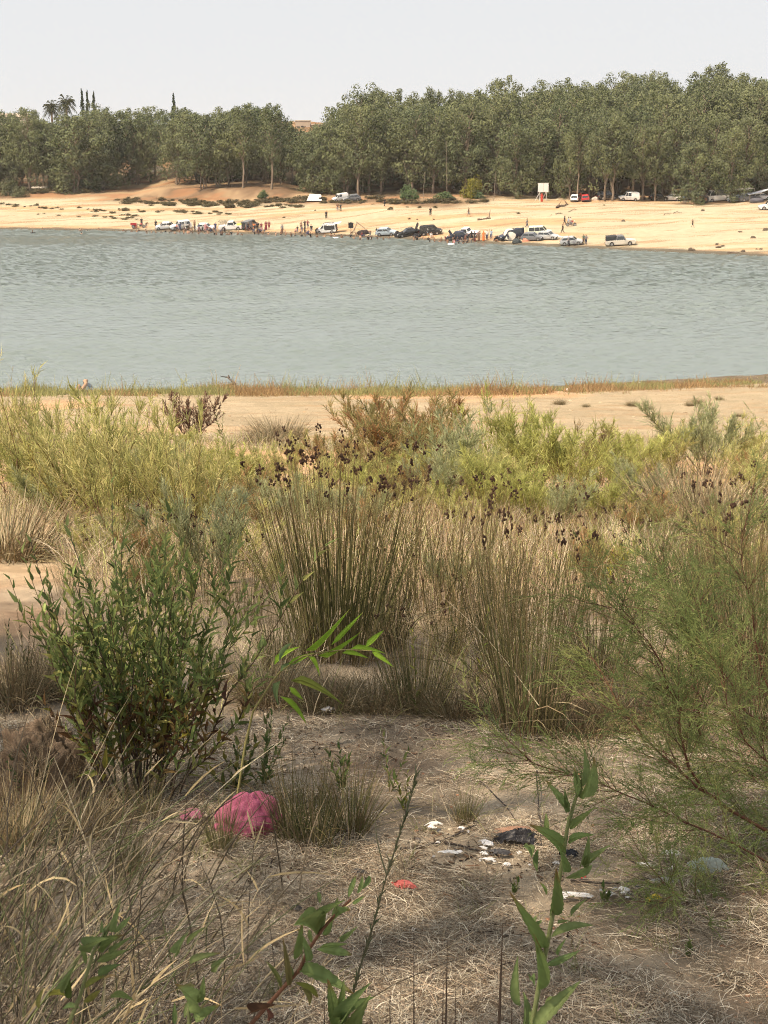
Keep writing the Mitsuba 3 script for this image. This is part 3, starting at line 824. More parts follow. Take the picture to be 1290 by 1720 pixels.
for u, v, h, kind, i, w, lab in (
        (700, 1195, 205, 'tall', 0, 1.05, 'green rush clump with a skirt of dead straw below the great one on its right'),
        (890, 1232, 385, 'tall', 1, 0.64, 'tall rush clump with straw coloured stems right of the middle'),
        (840, 1130, 300, 'tall', 2, 0.62, 'thin rush clump between the great clump and the tall straw coloured one'),
        (1225, 1120, 330, 'tall', 1, 0.9, 'tall green rush clump behind the dark tamarisk at the right edge'),
        (1290, 1160, 340, 'tall', 0, 0.9, 'tall green rush clump cut by the right edge'),
        (1000, 1150, 190, 'tall', 2, 1.2, 'straggling pale rush clump behind the dark tamarisk branches'),
        (650, 1090, 190, 'tall', 2, 0.8, 'rush clump leaning out of the right side of the great one'),
        (470, 1125, 150, 'tall', 0, 0.9, 'dull brown rush clump at the left foot of the great one'),
        (755, 1100, 140, 'tall', 1, 0.9, 'brown dry rush clump right of the great one'),
        (1165, 882, 128, 'grey', 0, 1.0, 'grey green mound of fine rushes at the right below the tamarisks'),
        (1215, 890, 105, 'grey', 1, 1.0, 'dry mound of rushes joined to the right side of the grey green mound'),
        (5, 938, 130, 'grey', 1, 1.15, 'grey green mound of rushes at the left edge above the orange patch'),
        (470, 742, 54, 'grey', 0, 1.0, 'dark grey tuft of rushes at the edge of the beach left of centre'),
        (445, 748, 40, 'grey', 1, 1.1, 'lower dry tuft joined to the dark grey one at the edge of the beach'),
        (455, 1175, 95, 'grey', 0, 0.9, 'dead thatch of rushes behind the bright green shoot, leftmost of four'), (545, 1190, 85, 'grey', 1, 0.9, 'dead thatch of rushes behind the bright green shoot, second of four'),
        (625, 1195, 88, 'grey', 0, 0.9, 'dead thatch of rushes at the foot of the great clump, third of four'), (770, 1205, 92, 'grey', 1, 0.9, 'dead thatch of rushes right of the green rush clump, fourth of four'),
        (975, 1240, 100, 'grey', 0, 0.9, 'dead thatch at the right foot of the tall straw coloured clump'), (1060, 1220, 120, 'grey', 1, 0.9, 'dead thatch behind the branches of the dark tamarisk'),
        (20, 1180, 130, 'grey', 1, 0.7, 'dry tangled rushes at the left edge behind the earth mound'), (95, 1165, 110, 'grey', 0, 0.7, 'dry tangled rushes left of the leafy shrub'), (25, 1420, 150, 'grey', 0, 0.6, 'dry tangled rushes at the left edge below the earth mound'),
        (140, 1400, 110, 'grey', 1, 0.7, 'dry tangled rushes below the leafy shrub'), (250, 1375, 90, 'small', 0, 1.2, 'thin green tuft at the foot of the leafy shrub'), (215, 1470, 130, 'small', 1, 1.0, 'thin green tuft in the dry stems at the lower left'),
        (1150, 1260, 170, 'tall', 0, 0.8, 'brown rush clump seen through the dark tamarisk'), (1265, 1240, 190, 'tall', 1, 0.8, 'rush clump behind the dark tamarisk near the right edge'),
        (530, 1425, 200, 'small', 0, 0.9, 'green rush tuft right of the pink bag'),
        (492, 1415, 205, 'small', 1, 0.7, 'upright green rush tuft touching the right side of the pink bag'),
        (372, 1432, 140, 'small', 2, 0.9, 'rush tuft in front of the left side of the pink bag'),
        (780, 1385, 92, 'small', 1, 1.0, 'small rush tuft alone on the sandy path'),
        (590, 1400, 150, 'small', 2, 1.3, 'leaning thin rush tuft at the edge of the sandy path'),
        (1190, 1020, 150, 'tall', 2, 1.2, 'dry rush clump under the tall green one near the right edge')):
    knd, pr = RUSH[kind][i]
    key = new('rush_clump')
    p = at(u, v)
    s = h / pxm(p) / {'tall': 1.0, 'grey': 0.72, 'small': 0.5}[kind]
    scene[key] = {'type': 'instance', 'shapegroup': {'type': 'ref', 'id': knd}, 'to_world': T().translate(p.tolist()).rotate([0, 0, 1], float(R.uniform(0, 360))).scale([float(s * w), float(s * w), float(s)])}
    tag(key, lab, 'rush', 'rush clumps')
    stuffed(key, pr)


for i in range(3):
    pr = rush(80 + i, 46, 0.2, 1.0, 0.3, 0.2, 0.2, w=0.0026, lay=0.03, greens=((0.06, 0.07, 0.025), (0.1, 0.105, 0.04), (0.15, 0.13, 0.06)))
    RUSH['sparse', i] = (group(f'kind_of_rush_sparse_{i}', plies(pr)), pr)
spr = np.random.default_rng(43)
for q, (u, v, h) in enumerate(((640, 1040, 240), (690, 1010, 230), (735, 1030, 260), (780, 1010, 235), (825, 1060, 250), (868, 1040, 265), (930, 1070, 240), (985, 1040, 200), (1040, 1050, 175), (1095, 1030, 185), (1150, 1060, 230), (1210, 1010, 230), (1262, 1030, 260), (705, 930, 150), (815, 930, 160), (905, 925, 130),
                               (1005, 930, 120), (1130, 940, 130), (270, 1010, 190), (345, 1010, 170), (415, 1040, 170), (120, 1000, 120), (1240, 930, 150), (585, 960, 170))):
    i = q % 3
    key = new('rush_tuft')
    p = at(u, v)
    s = h / pxm(p)
    scene[key] = {'type': 'instance', 'shapegroup': {'type': 'ref', 'id': RUSH['sparse', i][0]}, 'to_world': T().translate(p.tolist()).rotate([0, 0, 1], float(spr.uniform(0, 360))).scale([float(s), float(s), float(s)])}
    zone = 'left of the great rush clump' if u < 480 else 'near the straw coloured clump' if u < 850 else 'behind the dark tamarisk'
    tag(key, f'thin dark rush stalks with brown heads standing {zone}', 'rush', f'thin rush stalks {zone}')
    stuffed(key, RUSH['sparse', i][1])


# leafy shrubs and sprigs: stems with lance leaves up their length
def leafy_stems(rng, P, per, L, w, lo=0.25, ang=(0.45, 0.95), cols=((0.18, 0.235, 0.085), (0.24, 0.29, 0.11), (0.13, 0.175, 0.065), (0.30, 0.31, 0.11))):
    n = len(P)
    i = np.repeat(np.arange(n), per)
    t = np.tile(np.linspace(lo, 1.0, per), n) + rng.normal(0, 0.012, n * per)
    t = np.clip(t, 0, 1)
    pos, d = along(P, i, t)
    ref = unit(np.cross(d, [0.3, 0.2, 1.0]))
    az = np.arange(len(i)) * 2.4 + rng.normal(0, 0.3, len(i))
    s = ref * np.cos(az)[:, None] + np.cross(d, ref) * np.sin(az)[:, None]
    an = rng.uniform(*ang, len(i)) * (1.15 - 0.55 * t)
    dd = unit(d * np.cos(an)[:, None] + s * np.sin(an)[:, None])
    size = (1.1 - 0.45 * t) * rng.uniform(0.65, 1.2, len(i))
    M = leaf_frames(pos, dd, L * size, w * size, rng, up=unit(d + [0, 0, 0.2]))
    return M, pick(cols, len(i), rng, v=0.2)


LEAFP = {}


def leaf_tone(c, shape, seed):
    """a leaf's colour: pale midrib, mottled blade, tip that may have dried"""
    v = LEAVES[shape][0]
    rg = np.random.default_rng(seed)
    k = np.full(len(v), 1.0) + 0.5 * (meshkit.fbm(v * [9, 5, 1] + seed, 3) - 0.5)
    k[1::3] *= 1.4
    out = np.asarray(c) * k[:, None]
    dry = np.clip((v[:, 0] - rg.uniform(0.72, 1.2)) / 0.2, 0, 1)[:, None]
    return out * (1 - dry) + np.array([0.22, 0.14, 0.06]) * dry




def leaf_entry(key, M, c, mat='leafy', shape=0):
    """one leaf as a part of its own; leaves of like tone share a mesh"""
    ck = tuple(np.round(np.asarray(c) * 60) / 60), mat, shape
    if ck not in LEAFP:
        LEAFP[ck] = mikit.ply((LEAVES[shape][0], LEAVES[shape][1]), mat, smooth=True, color=leaf_tone(np.clip(np.array(ck[0]), 0.012, 1), shape, len(LEAFP)))
    scene[key] = {**LEAFP[ck], 'to_world': T([[float(x) for x in r] for r in M])}


LEAVES = [leaf_shape(7, 0.9, 0.10), leaf_shape(7, 1.3, 0.28), leaf_shape(19, 1.6, 0.22, 0.8)]
LEAVES[2][0].reshape(19, 3, 3)[2:-2:2, [0, 2], 1] *= 0.86
rng = np.random.default_rng(88)
SHRUB = tag(new('leafy_shrub'), 'dark green leafy shrub with upright shoots at the left, brown and dry at its heart', 'shrub')
p0 = at(238, 1338)
n = 46
a = rng.uniform(0, 6.28, n)
sp = rng.uniform(0.03, 0.64, n)
d = unit(np.stack([np.cos(a) * sp + 0.06, np.sin(a) * sp * 0.8, np.ones(n)], -1))
base = p0 + np.stack([np.cos(a), np.sin(a), 0 * a - 0.1], -1) * rng.uniform(0, 0.16, (n, 1))
L = rng.uniform(0.6, 1.16, n) * np.where(sp > 0.5, 0.84, 1.0)
P = curves(base, d, L * 0.95, np.stack([0.05 * np.cos(a) + rng.normal(0, 0.12, n), 0.05 * np.sin(a) + rng.normal(0, 0.12, n), 0.16 + 0 * a], -1), 8)
P[:, 1:-1] += rng.normal(0, 0.012, (n, 6, 3))
m = MB()
tubes(m, P, 0.0042 * np.linspace(1, 0.3, 8)[None], pick([(0.11, 0.075, 0.05), (0.12, 0.12, 0.06), (0.08, 0.06, 0.045)], n, rng), 5)
i = np.repeat(np.arange(n), 4)
pos, dd = along(P, i, rng.uniform(0.25, 0.85, len(i)))
B = curves(pos, unit(side_dirs(dd, rng.uniform(0.35, 0.6, len(i)), rng) + [0, 0, 0.3]), rng.uniform(0.14, 0.3, len(i)), np.tile([0, 0, 0.15], (len(i), 1)), 8)
tubes(m, B, 0.0022 * np.linspace(1, 0.3, 8)[None], pick([(0.14, 0.13, 0.06)], len(i), rng), 4)
scene[f'{SHRUB}__stems'] = m.ply('woody', smooth=True)
tag(f'{SHRUB}__stems', kind='stuff')
M1, c1 = leafy_stems(rng, P, 22, 0.088, 0.0108, 0.22)
M2, c2 = leafy_stems(rng, B, 10, 0.074, 0.0095, 0.12)
M, c = np.concatenate([M1, M2]), np.concatenate([c1, c2])
old = (M[:, 2, 3] - p0[2] < 0.46) & (rng.uniform(0, 1, len(M)) < 0.55)
c[old] = pick([(0.17, 0.10, 0.05), (0.24, 0.17, 0.07), (0.11, 0.065, 0.04), (0.22, 0.21, 0.05)], old.sum(), rng)
near_first = np.argsort(-(M[:, :3, 0] ** 2).sum(1) ** 0.5 + 0.05 * M[:, 1, 3])
for q, r_ in enumerate(near_first[:300]):
    leaf_entry(f'{SHRUB}__leaf' + (f'_{q:03d}' if q else ''), M[r_], c[r_], shape=q % 2)
m = MB()
add_leaves(m, M[near_first[300:]], c[near_first[300:]], LEAVES[0])
scene[f'{SHRUB}__leaves'] = m.ply('leafy', smooth=True)
tag(f'{SHRUB}__leaves', kind='stuff')


def sprig(key, lab, u, v, h, n, seed, cols=None, L=0.055, w=0.007, per=13, spread=0.35, lean=(0, 0), lo=0.12, D=None):
    """a few leafy shoots from one root"""
    rng = np.random.default_rng(seed)
    p = at(u, v) if D is None else px3(u, v, D)
    hh = h / pxm(p)
    a = rng.uniform(0, 6.28, n)
    sp = rng.uniform(0.05, spread, n)
    d = unit(np.stack([np.cos(a) * sp + lean[0], np.sin(a) * sp + lean[1], np.ones(n)], -1))
    P = curves(np.tile(p - [0, 0, 0.02], (n, 1)), d, hh * rng.uniform(0.65, 1.0, n), rng.normal(0, 0.06, (n, 3)), 7)
    m = MB()
    tubes(m, P, min(0.003, 0.004 * hh + 0.0012) * np.linspace(1, 0.35, 7)[None], pick([(0.15, 0.12, 0.06), (0.13, 0.15, 0.07)], n, rng), 4)
    K = tag(new(key), lab, 'plant')
    scene[f'{K}__stem'] = m.ply('woody', smooth=True)
    M, c = leafy_stems(rng, P, per, L, w, lo, cols=cols or ((0.085, 0.13, 0.045), (0.12, 0.165, 0.06), (0.16, 0.19, 0.07)))
    m = MB()
    add_leaves(m, M, c, LEAVES[0])
    scene[f'{K}__leaves'] = m.ply('leafy', smooth=True)
    tag(f'{K}__leaves', kind='stuff')


YL = ((0.24, 0.27, 0.06), (0.3, 0.29, 0.07), (0.17, 0.21, 0.06))
sprig('leafy_sprig', 'yellow green sprig growing through the rushes right of the great clump', 800, 1165, 190, 3, 1, YL, 0.05, 0.006)
sprig('leafy_sprig', 'yellow green sprig with brown lower leaves in front of the green rush clump', 700, 1205, 175, 2, 2, YL, 0.05, 0.006)
sprig('leafy_sprig', 'bright yellow sprig in the dry grass below the bright tamarisks', 1022, 1000, 95, 3, 3, ((0.42, 0.40, 0.06), (0.33, 0.34, 0.07)), 0.055, 0.008)
sprig('leafy_sprig', 'bright yellow green upright sprig behind the great rush clump', 770, 880, 105, 3, 4, YL, 0.07, 0.012)
sprig('leafy_sprig', 'yellow green sprig at the left shoulder of the great rush clump', 420, 960, 90, 4, 5, YL, 0.06, 0.009)
sprig('leafy_sprig', 'yellowish small sprig left of the great rush clump', 300, 985, 60, 3, 6, YL, 0.05, 0.008)
sprig('leafy_sprig', 'green sprig on the sandy path between the two rush tufts', 680, 1360, 80, 2, 7, YL, 0.045, 0.007, 9)
sprig('leafy_sprig', 'taller grey green sprig standing at the edge of the sandy path', 655, 1330, 110, 2, 8, None, 0.05, 0.007, 12)
sprig('leafy_sprig', 'leafy sprigs behind the green rush tuft at the sandy path', 575, 1330, 110, 4, 9, None, 0.05, 0.008, 12)
sprig('leafy_sprig', 'leafy sprigs between the big leafy shrub and the sandy path', 440, 1320, 130, 6, 10, None, 0.055, 0.009, 12, 0.6)
sprig('leafy_sprig', 'sprigs with yellowing leaves below the right side of the leafy shrub', 395, 1330, 115, 6, 11, ((0.12, 0.14, 0.05), (0.22, 0.2, 0.06), (0.09, 0.12, 0.045)), 0.06, 0.011, 10, 0.7)
sprig('leafy_sprig', 'dark thin sprig standing left of the leafy shrub against the pale path', 45, 1170, 205, 2, 12, ((0.06, 0.08, 0.035), (0.09, 0.1, 0.045)), 0.045, 0.006, 16, 0.12)
sprig('leafy_sprig', 'low dark sprigs at the left edge beside the earth mound', 15, 1150, 110, 4, 13, ((0.06, 0.08, 0.035), (0.1, 0.1, 0.05)), 0.045, 0.006, 12)
sprig('leafy_sprig', 'feathery dull green plant in front of the earth mound at the left edge', 60, 1345, 130, 9, 14, ((0.085, 0.125, 0.055), (0.11, 0.15, 0.07)), 0.05, 0.009, 14, 0.9)
sprig('leafy_sprig', 'pale green sprigs at the left edge just below the beach', 65, 745, 75, 6, 15, ((0.27, 0.27, 0.12), (0.2, 0.21, 0.09)), 0.14, 0.025, 12, 0.4)
sprig('leafy_sprig', 'pale leafed sprig beside the dead brown bush below the beach', 372, 735, 60, 3, 16, ((0.16, 0.17, 0.07), (0.22, 0.22, 0.1)), 0.14, 0.025, 10, 0.4)
for u, v, h, s, lab in ((1085, 1522, 40, 17, 'tiny leafy seedling with a reddish stem near the yellow scrap'), (1017, 1520, 38, 18, 'tiny two-stemmed seedling right of the white scraps'), (865, 1508, 48, 19, 'tiny green seedling left of the tall front plant'),
                        (1066, 1398, 30, 20, 'pale green seedling under the dark tamarisk'), (1093, 1408, 34, 21, 'thin seedling right of the pale green one under the tamarisk'), (1158, 1608, 36, 22, 'small seedling at the lower right under the tamarisk tips')):
    sprig('seedling', lab, u, v, h, 2, s, None, 0.035, 0.008, 6, 0.3, lo=0.45)

# the dead brown bush below the beach
rng = np.random.default_rng(91)
p = at(322, 742)
hh = 92 / pxm(p)
K = tag(new('dead_bush'), 'dry brown bush standing against the sand of the near beach left of centre', 'bush')
pr = tamarisk(92, hh, 16, 0.75, [(0.17, 0.10, 0.07), (0.21, 0.14, 0.09), (0.13, 0.085, 0.06)], 0.85, 0.07, 0.009, (0.09, 0.055, 0.045))
for k, m in pr.items():
    scene[f'{K}__{k}'] = {**m.ply('woody'), 'to_world': T().translate(p.tolist())}
stuffed(K, pr)
# tall wispy stems at the left edge, and thin stalks over the scrub
for u, v, top, s, lab in ((38, 850, 585, 31, 'tallest wispy feathery shoots rising over the water at the left edge'), (22, 850, 610, 32, 'wispy shoot at the left edge beside the tallest'), (78, 800, 640, 33, 'thin wispy shoot second from the left edge over the shore grass'),
                          (243, 860, 650, 34, 'thin reddish shoot rising from the left tamarisks to the beach'), (150, 800, 645, 35, 'thin shoot of the left tamarisks reaching up to the shore grass'), (1005, 830, 668, 36, 'thin dry shoot standing over the bright tamarisks against the beach'),
                          (855, 830, 650, 37, 'slim spire shoot over the yellow green tamarisk left of the bright bushes')):
    p = at(u, v)
    hh = (v - top) / pxm(p)
    K = tag(new('wispy_shoot'), lab, 'plant')
    pr = tamarisk(s, hh, 3, 0.06, YG if s != 36 else [(0.25, 0.19, 0.1)], 0.55, 0.09, 0.004)
    for k, m in pr.items():
        scene[f'{K}__{k}'] = {**m.ply('woody' if k == 'stems' else 'leafy'), 'to_world': T().translate(p.tolist())}
    stuffed(K, pr)

# the pale twig with long hanging leaves in front of the rushes
def pix_leaf(K, q, a, b, D0, D1, w, c, rng, mat='leafy', shape=1):
    A, B = px3(*a, D0), px3(*b, D1)
    d = B - A
    L = np.linalg.norm(d)
    if shape == 2:
        w = w * (0.35 + 0.65 * min(1.4, L / 0.075))
    M = leaf_frames(A[None], d[None], L, w, rng, up=unit(np.array([[0.1, -0.75, 0.7]])))[0]
    leaf_entry(f'{K}__leaf' + (f'_{q:03d}' if q else ''), M, c, mat, shape)


rng = np.random.default_rng(95)
K = tag(new('willow_shoot'), 'bright green shoot with long slender leaves reaching right in front of the rushes', 'plant')
D = 4.9
stem = [(362, 1475, 0), (392, 1380, 0), (412, 1250, 0.02), (425, 1195, 0.03), (457, 1145, 0.02), (471, 1128, 0), (507, 1103, -0.03), (532, 1097, -0.05), (580, 1091, -0.08), (624, 1093, -0.1)]
S = np.array([px3(u, v, D + e) for u, v, e in stem])
S[0] = on(S[0][0], S[0][1], -0.03)
m = MB()
tubes(m, S[None], np.linspace(0.006, 0.0018, len(S))[None], [[0.24, 0.22, 0.09]], 6)
scene[f'{K}__stem'] = m.ply('woody', smooth=True)
lv = [((514, 1092), (589, 1033), 0), ((557, 1083), (614, 1024), 0), ((535, 1101), (610, 1069), 0), ((614, 1087), (648, 1053), 0), ((589, 1090), (653, 1091), 0), ((575, 1097), (623, 1101), 0), ((625, 1095), (664, 1120), 0),
      ((485, 1115), (530, 1094), 0), ((518, 1103), (543, 1130), 0), ((461, 1117), (502, 1074), 0), ((468, 1113), (493, 1063), 1), ((471, 1128), (507, 1104), 1), ((489, 1144), (582, 1167), 2), ((486, 1154), (512, 1178), 0), ((471, 1170), (528, 1217), 0), ((471, 1144), (455, 1188), 1)]
for q, (a_, b_, t_) in enumerate(lv):
    e = np.interp(a_[0], [455, 624], [0, -0.1])
    pix_leaf(K, q, a_, b_, D + e, D + e + rng.normal(0, 0.05), rng.uniform(0.0085, 0.012), [(0.24, 0.36, 0.045), (0.15, 0.22, 0.10), (0.17, 0.2, 0.055)][t_], rng)

# the leafy stems at the front
def front_plant(lab, stemline, D, leaves, scale, off, w, seed, col=(0.15, 0.20, 0.08), stemcol=(0.17, 0.2, 0.09), r=(0.0045, 0.0022), spread=0.06):
    rng = np.random.default_rng(seed)
    K = tag(new('leafy_plant'), lab, 'plant')
    conv = lambda q: (off[0] + q[0] / scale, off[1] + q[1] / scale)
    S = np.array([px3(*conv(q), D) for q in stemline])
    foot = S[0] + (S[0] - S[1]) / np.linalg.norm(S[0] - S[1]) * 0.12
    S = np.vstack([[on(foot[0] + 0.02, foot[1] + 0.02, -0.02), foot], S])
    m = MB()
    tubes(m, S[None], np.linspace(*r, len(S))[None], [stemcol], 7)
    scene[f'{K}__stem'] = m.ply('woody', smooth=True)
    for q, l in enumerate(leaves):
        c = np.array(col) * rng.uniform(0.8, 1.3)
        if len(l) > 3:
            c = np.array(l[3])
        pix_leaf(K, q, conv(l[0]), conv(l[1]), D + rng.normal(0, 0.008), D + rng.normal(-0.01, spread) * 0.6, w * (l[2] if len(l) > 2 else 1), c, rng, shape=2)
    return K


front_plant('tall green leafy plant standing in front at the lower right with toothed leaves', [(175, 1240), (180, 1178), (210, 1000), (250, 800), (280, 640), (320, 420), (345, 250), (385, 110), (425, 0)], 1.75, [
    ((185, 1200), (385, 985), 1.5), ((130, 1220), (165, 1030), 1.4), ((125, 1090), (92, 890), 1.2), ((205, 1015), (222, 800), 1.4), ((218, 815), (128, 622), 1.2), ((245, 900), (398, 838), 1.1), ((270, 770), (462, 685), 1.1), ((268, 655), (308, 500), 1.4),
    ((203, 460), (200, 340), 1), ((175, 395), (150, 310), 1), ((320, 385), (218, 225), 1.1), ((245, 300), (246, 180), 1), ((335, 490), (490, 428), 1.1), ((425, 432), (512, 350), 1.1), ((412, 425), (448, 338), 1), ((355, 250), (446, 178), 1.1), ((345, 162), (265, 50), 1.1),
    ((385, 115), (402, -10), 1), ((400, 105), (500, -30), 1.3), ((410, 60), (440, -110), 1.2), ((395, 100), (380, -30), 1.2), ((355, 330), (442, 268), 1), ((245, 570), (222, 505), 0.8), ((365, 665), (420, 592), 0.9), ((182, 740), (192, 672), 0.8), ((300, 855), (327, 782), 0.8),
    ((345, 180), (335, 90), 0.9), ((325, 460), (330, 380), 1.2), ((240, 1080), (290, 1040), 0.8), ((300, 700), (345, 690), 0.8), ((190, 1000), (165, 930), 0.8)], 2.804, (830, 1300), 0.0062, 5)
front_plant('leafy stem leaning right at the bottom centre, reddish at its foot', [(20, 1240), (60, 1178), (200, 1020), (290, 920), (330, 830), (390, 740), (450, 670), (530, 590)], 2.05, [
    ((378, 778), (308, 608), 1.2), ((400, 757), (447, 692), 1.4), ((445, 695), (522, 603), 1.1), ((385, 692), (452, 598), 1), ((465, 662), (466, 575), 1.1), ((385, 612), (378, 543), 1), ((520, 580), (556, 472), 1.1), ((560, 562), (592, 478), 1.1), ((583, 542), (632, 468), 1.1), ((540, 612), (592, 577), 1),
    ((370, 826), (552, 848), 1.4), ((390, 812), (512, 800), 1), ((478, 772), (542, 742), 1), ((288, 918), (518, 1002), 1.7), ((318, 882), (308, 758), 1), ((268, 982), (402, 1056), 1.1, (0.17, 0.18, 0.05)), ((235, 992), (222, 808), 0.8, (0.17, 0.15, 0.07)), ((250, 952), (228, 878), 1),
    ((300, 842), (288, 750), 1), ((350, 800), (330, 720), 1), ((300, 1010), (360, 1090), 0.9, (0.2, 0.2, 0.09)), ((60, 1120), (130, 1085), 1.3, (0.08, 0.05, 0.035)), ((130, 1100), (160, 1178), 1.0, (0.13, 0.07, 0.045)), ((205, 1020), (140, 870), 0.8, (0.12, 0.13, 0.05))],
    2.804, (400, 1300), 0.0062, 6, stemcol=(0.16, 0.08, 0.05))
front_plant('short leafy shoot cut by the bottom edge right of the leaning stem', [(500, 1300), (505, 1178), (520, 1090)], 2.0, [
    ((498, 1130), (490, 1000), 1.1), ((515, 1140), (605, 1048), 1.2), ((455, 1190), (434, 988), 1.5), ((535, 1185), (592, 1090), 1.2), ((510, 1160), (545, 1030), 1.2), ((480, 1200), (470, 1080), 1.1), ((560, 1200), (580, 1110), 1.0)], 2.804, (400, 1300), 0.0075, 7)
front_plant('leafy shoots standing in the dry grass at the lower left', [(330, 1300), (400, 1130), (470, 900), (540, 780), (590, 700)], 2.1, [
    ((580, 790), (588, 680), 0.9), ((575, 800), (662, 715), 1.1), ((520, 900), (575, 800), 1.1), ((490, 945), (632, 888), 1.5), ((495, 1010), (590, 960), 1.6), ((430, 960), (405, 850), 1), ((460, 900), (468, 810), 1), ((430, 1080), (520, 1010), 1.5, (0.15, 0.17, 0.045)),
    ((300, 1080), (355, 1000), 1.2), ((420, 1150), (510, 1090), 1.4, (0.16, 0.17, 0.05)), ((330, 1120), (230, 1090), 1.2, (0.2, 0.2, 0.05)), ((400, 1180), (300, 1170), 1.2), ((560, 1130), (660, 1110), 1), ((525, 830), (520, 740), 1), ((200, 1180), (205, 1090), 1, (0.2, 0.2, 0.06)),
    ((350, 1130), (340, 1010), 1.2, (0.09, 0.12, 0.04)), ((555, 900), (640, 830), 0.9)], 3.0, (0, 1300), 0.0065, 8)
front_plant('broad leafed shoots at the bottom edge left of the leaning stem', [(960, 1330), (950, 1200), (965, 1080)], 2.0, [
    ((950, 1200), (965, 1060), 1.5), ((985, 1240), (1080, 1170), 1.6), ((880, 1260), (880, 1160), 1.0), ((960, 960), (1080, 895), 1.0), ((890, 1085), (1000, 1060), 0.8, (0.18, 0.19, 0.08)), ((905, 900), (905, 830), 0.8), ((945, 860), (1020, 770), 0.9), ((1090, 1000), (1100, 930), 0.7),
    ((1000, 1150), (1030, 1040), 1.2), ((930, 1230), (985, 1100), 1.2)], 3.0, (0, 1300), 0.007, 9)

# the bare thin stalk in front, and the sharp spikes at the bottom edge
D = 2.15
m, rng = MB(), np.random.default_rng(97)
S = np.array([px3(u, v, D) for u, v in ((575, 1790), (585, 1700), (603, 1630), (625, 1560), (648, 1475), (672, 1400), (690, 1340), (700, 1300))])
S2 = np.array([px3(u, v, D + 0.02) for u, v in ((650, 1470), (640, 1440), (633, 1410), (630, 1375))])
S[0] = on(S[0][0], S[0][1] + 0.02, -0.01)
tubes(m, S[None], np.linspace(0.0024, 0.0007, len(S))[None], [[0.10, 0.10, 0.06]], 6)
tubes(m, S2[None], np.linspace(0.0016, 0.0007, 4)[None], [[0.16, 0.16, 0.1]], 4)
K = tag(new('bare_stalk'), 'thin grey green stalk with scale leaves rising from the bottom edge left of centre', 'plant')
scene[f'{K}__stem'] = m.ply('woody', smooth=True)
m = MB()
PP = np.stack([S[1:], S[1:]])
pos, d = along(S[None, 1:], np.zeros(150, int), rng.uniform(0.02, 1, 150))
dd = side_dirs(d, rng.uniform(0.2, 0.5, 150), rng)
ribbons(m, curves(pos, dd, rng.uniform(0.008, 0.022, 150), rng.normal(0, 0.1, (150, 3)), 3), np.array([[0.0014, 0.0012, 0.0002]]), tint((0.10, 0.115, 0.065), 150, rng), rng)
scene[f'{K}__leaves'] = m.ply('leafy')
tag(f'{K}__leaves', kind='stuff')
K = tag(new('rush_spikes'), 'row of dark pointed rush spikes sticking up at the bottom edge', 'rush')
for q, (u, top, lean, r) in enumerate(((655, 1640, 2, 2.2), (695, 1560, 4, 1.6), (622, 1680, 3, 1.4), (752, 1560, -8, 2.0), (745, 1625, -5, 1.6), (765, 1640, 4, 1.7), (776, 1665, 5, 1.3), (845, 1538, -16, 2.9), (735, 1700, 6, 1.5), (545, 1650, -4, 1.6), (492, 1670, 3, 1.4), (556, 1660, 6, 1.8), (860, 1660, 3, 2.2), (695, 1655, 5, 1.8), (779, 1670, 2, 1.2))):
    b0, b1 = px3(u + lean, 1790, 2.05), px3(u, top, 2.1)
    b0 = on(b0[0], b0[1], -0.03)
    m = MB()
    t_ = np.linspace(0, 1, 6)[:, None]
    tubes(m, (b0 + (b1 - b0) * t_)[None], 0.0017 * r * np.array([[1, 1, 0.95, 0.8, 0.5, 0.05]]), np.array([[(0.06, 0.065, 0.035)] * 3 + [(0.055, 0.04, 0.03)] * 3]), 6)
    scene[f'{K}__spike' + (f'_{q:03d}' if q else '')] = m.ply('woody', smooth=True)

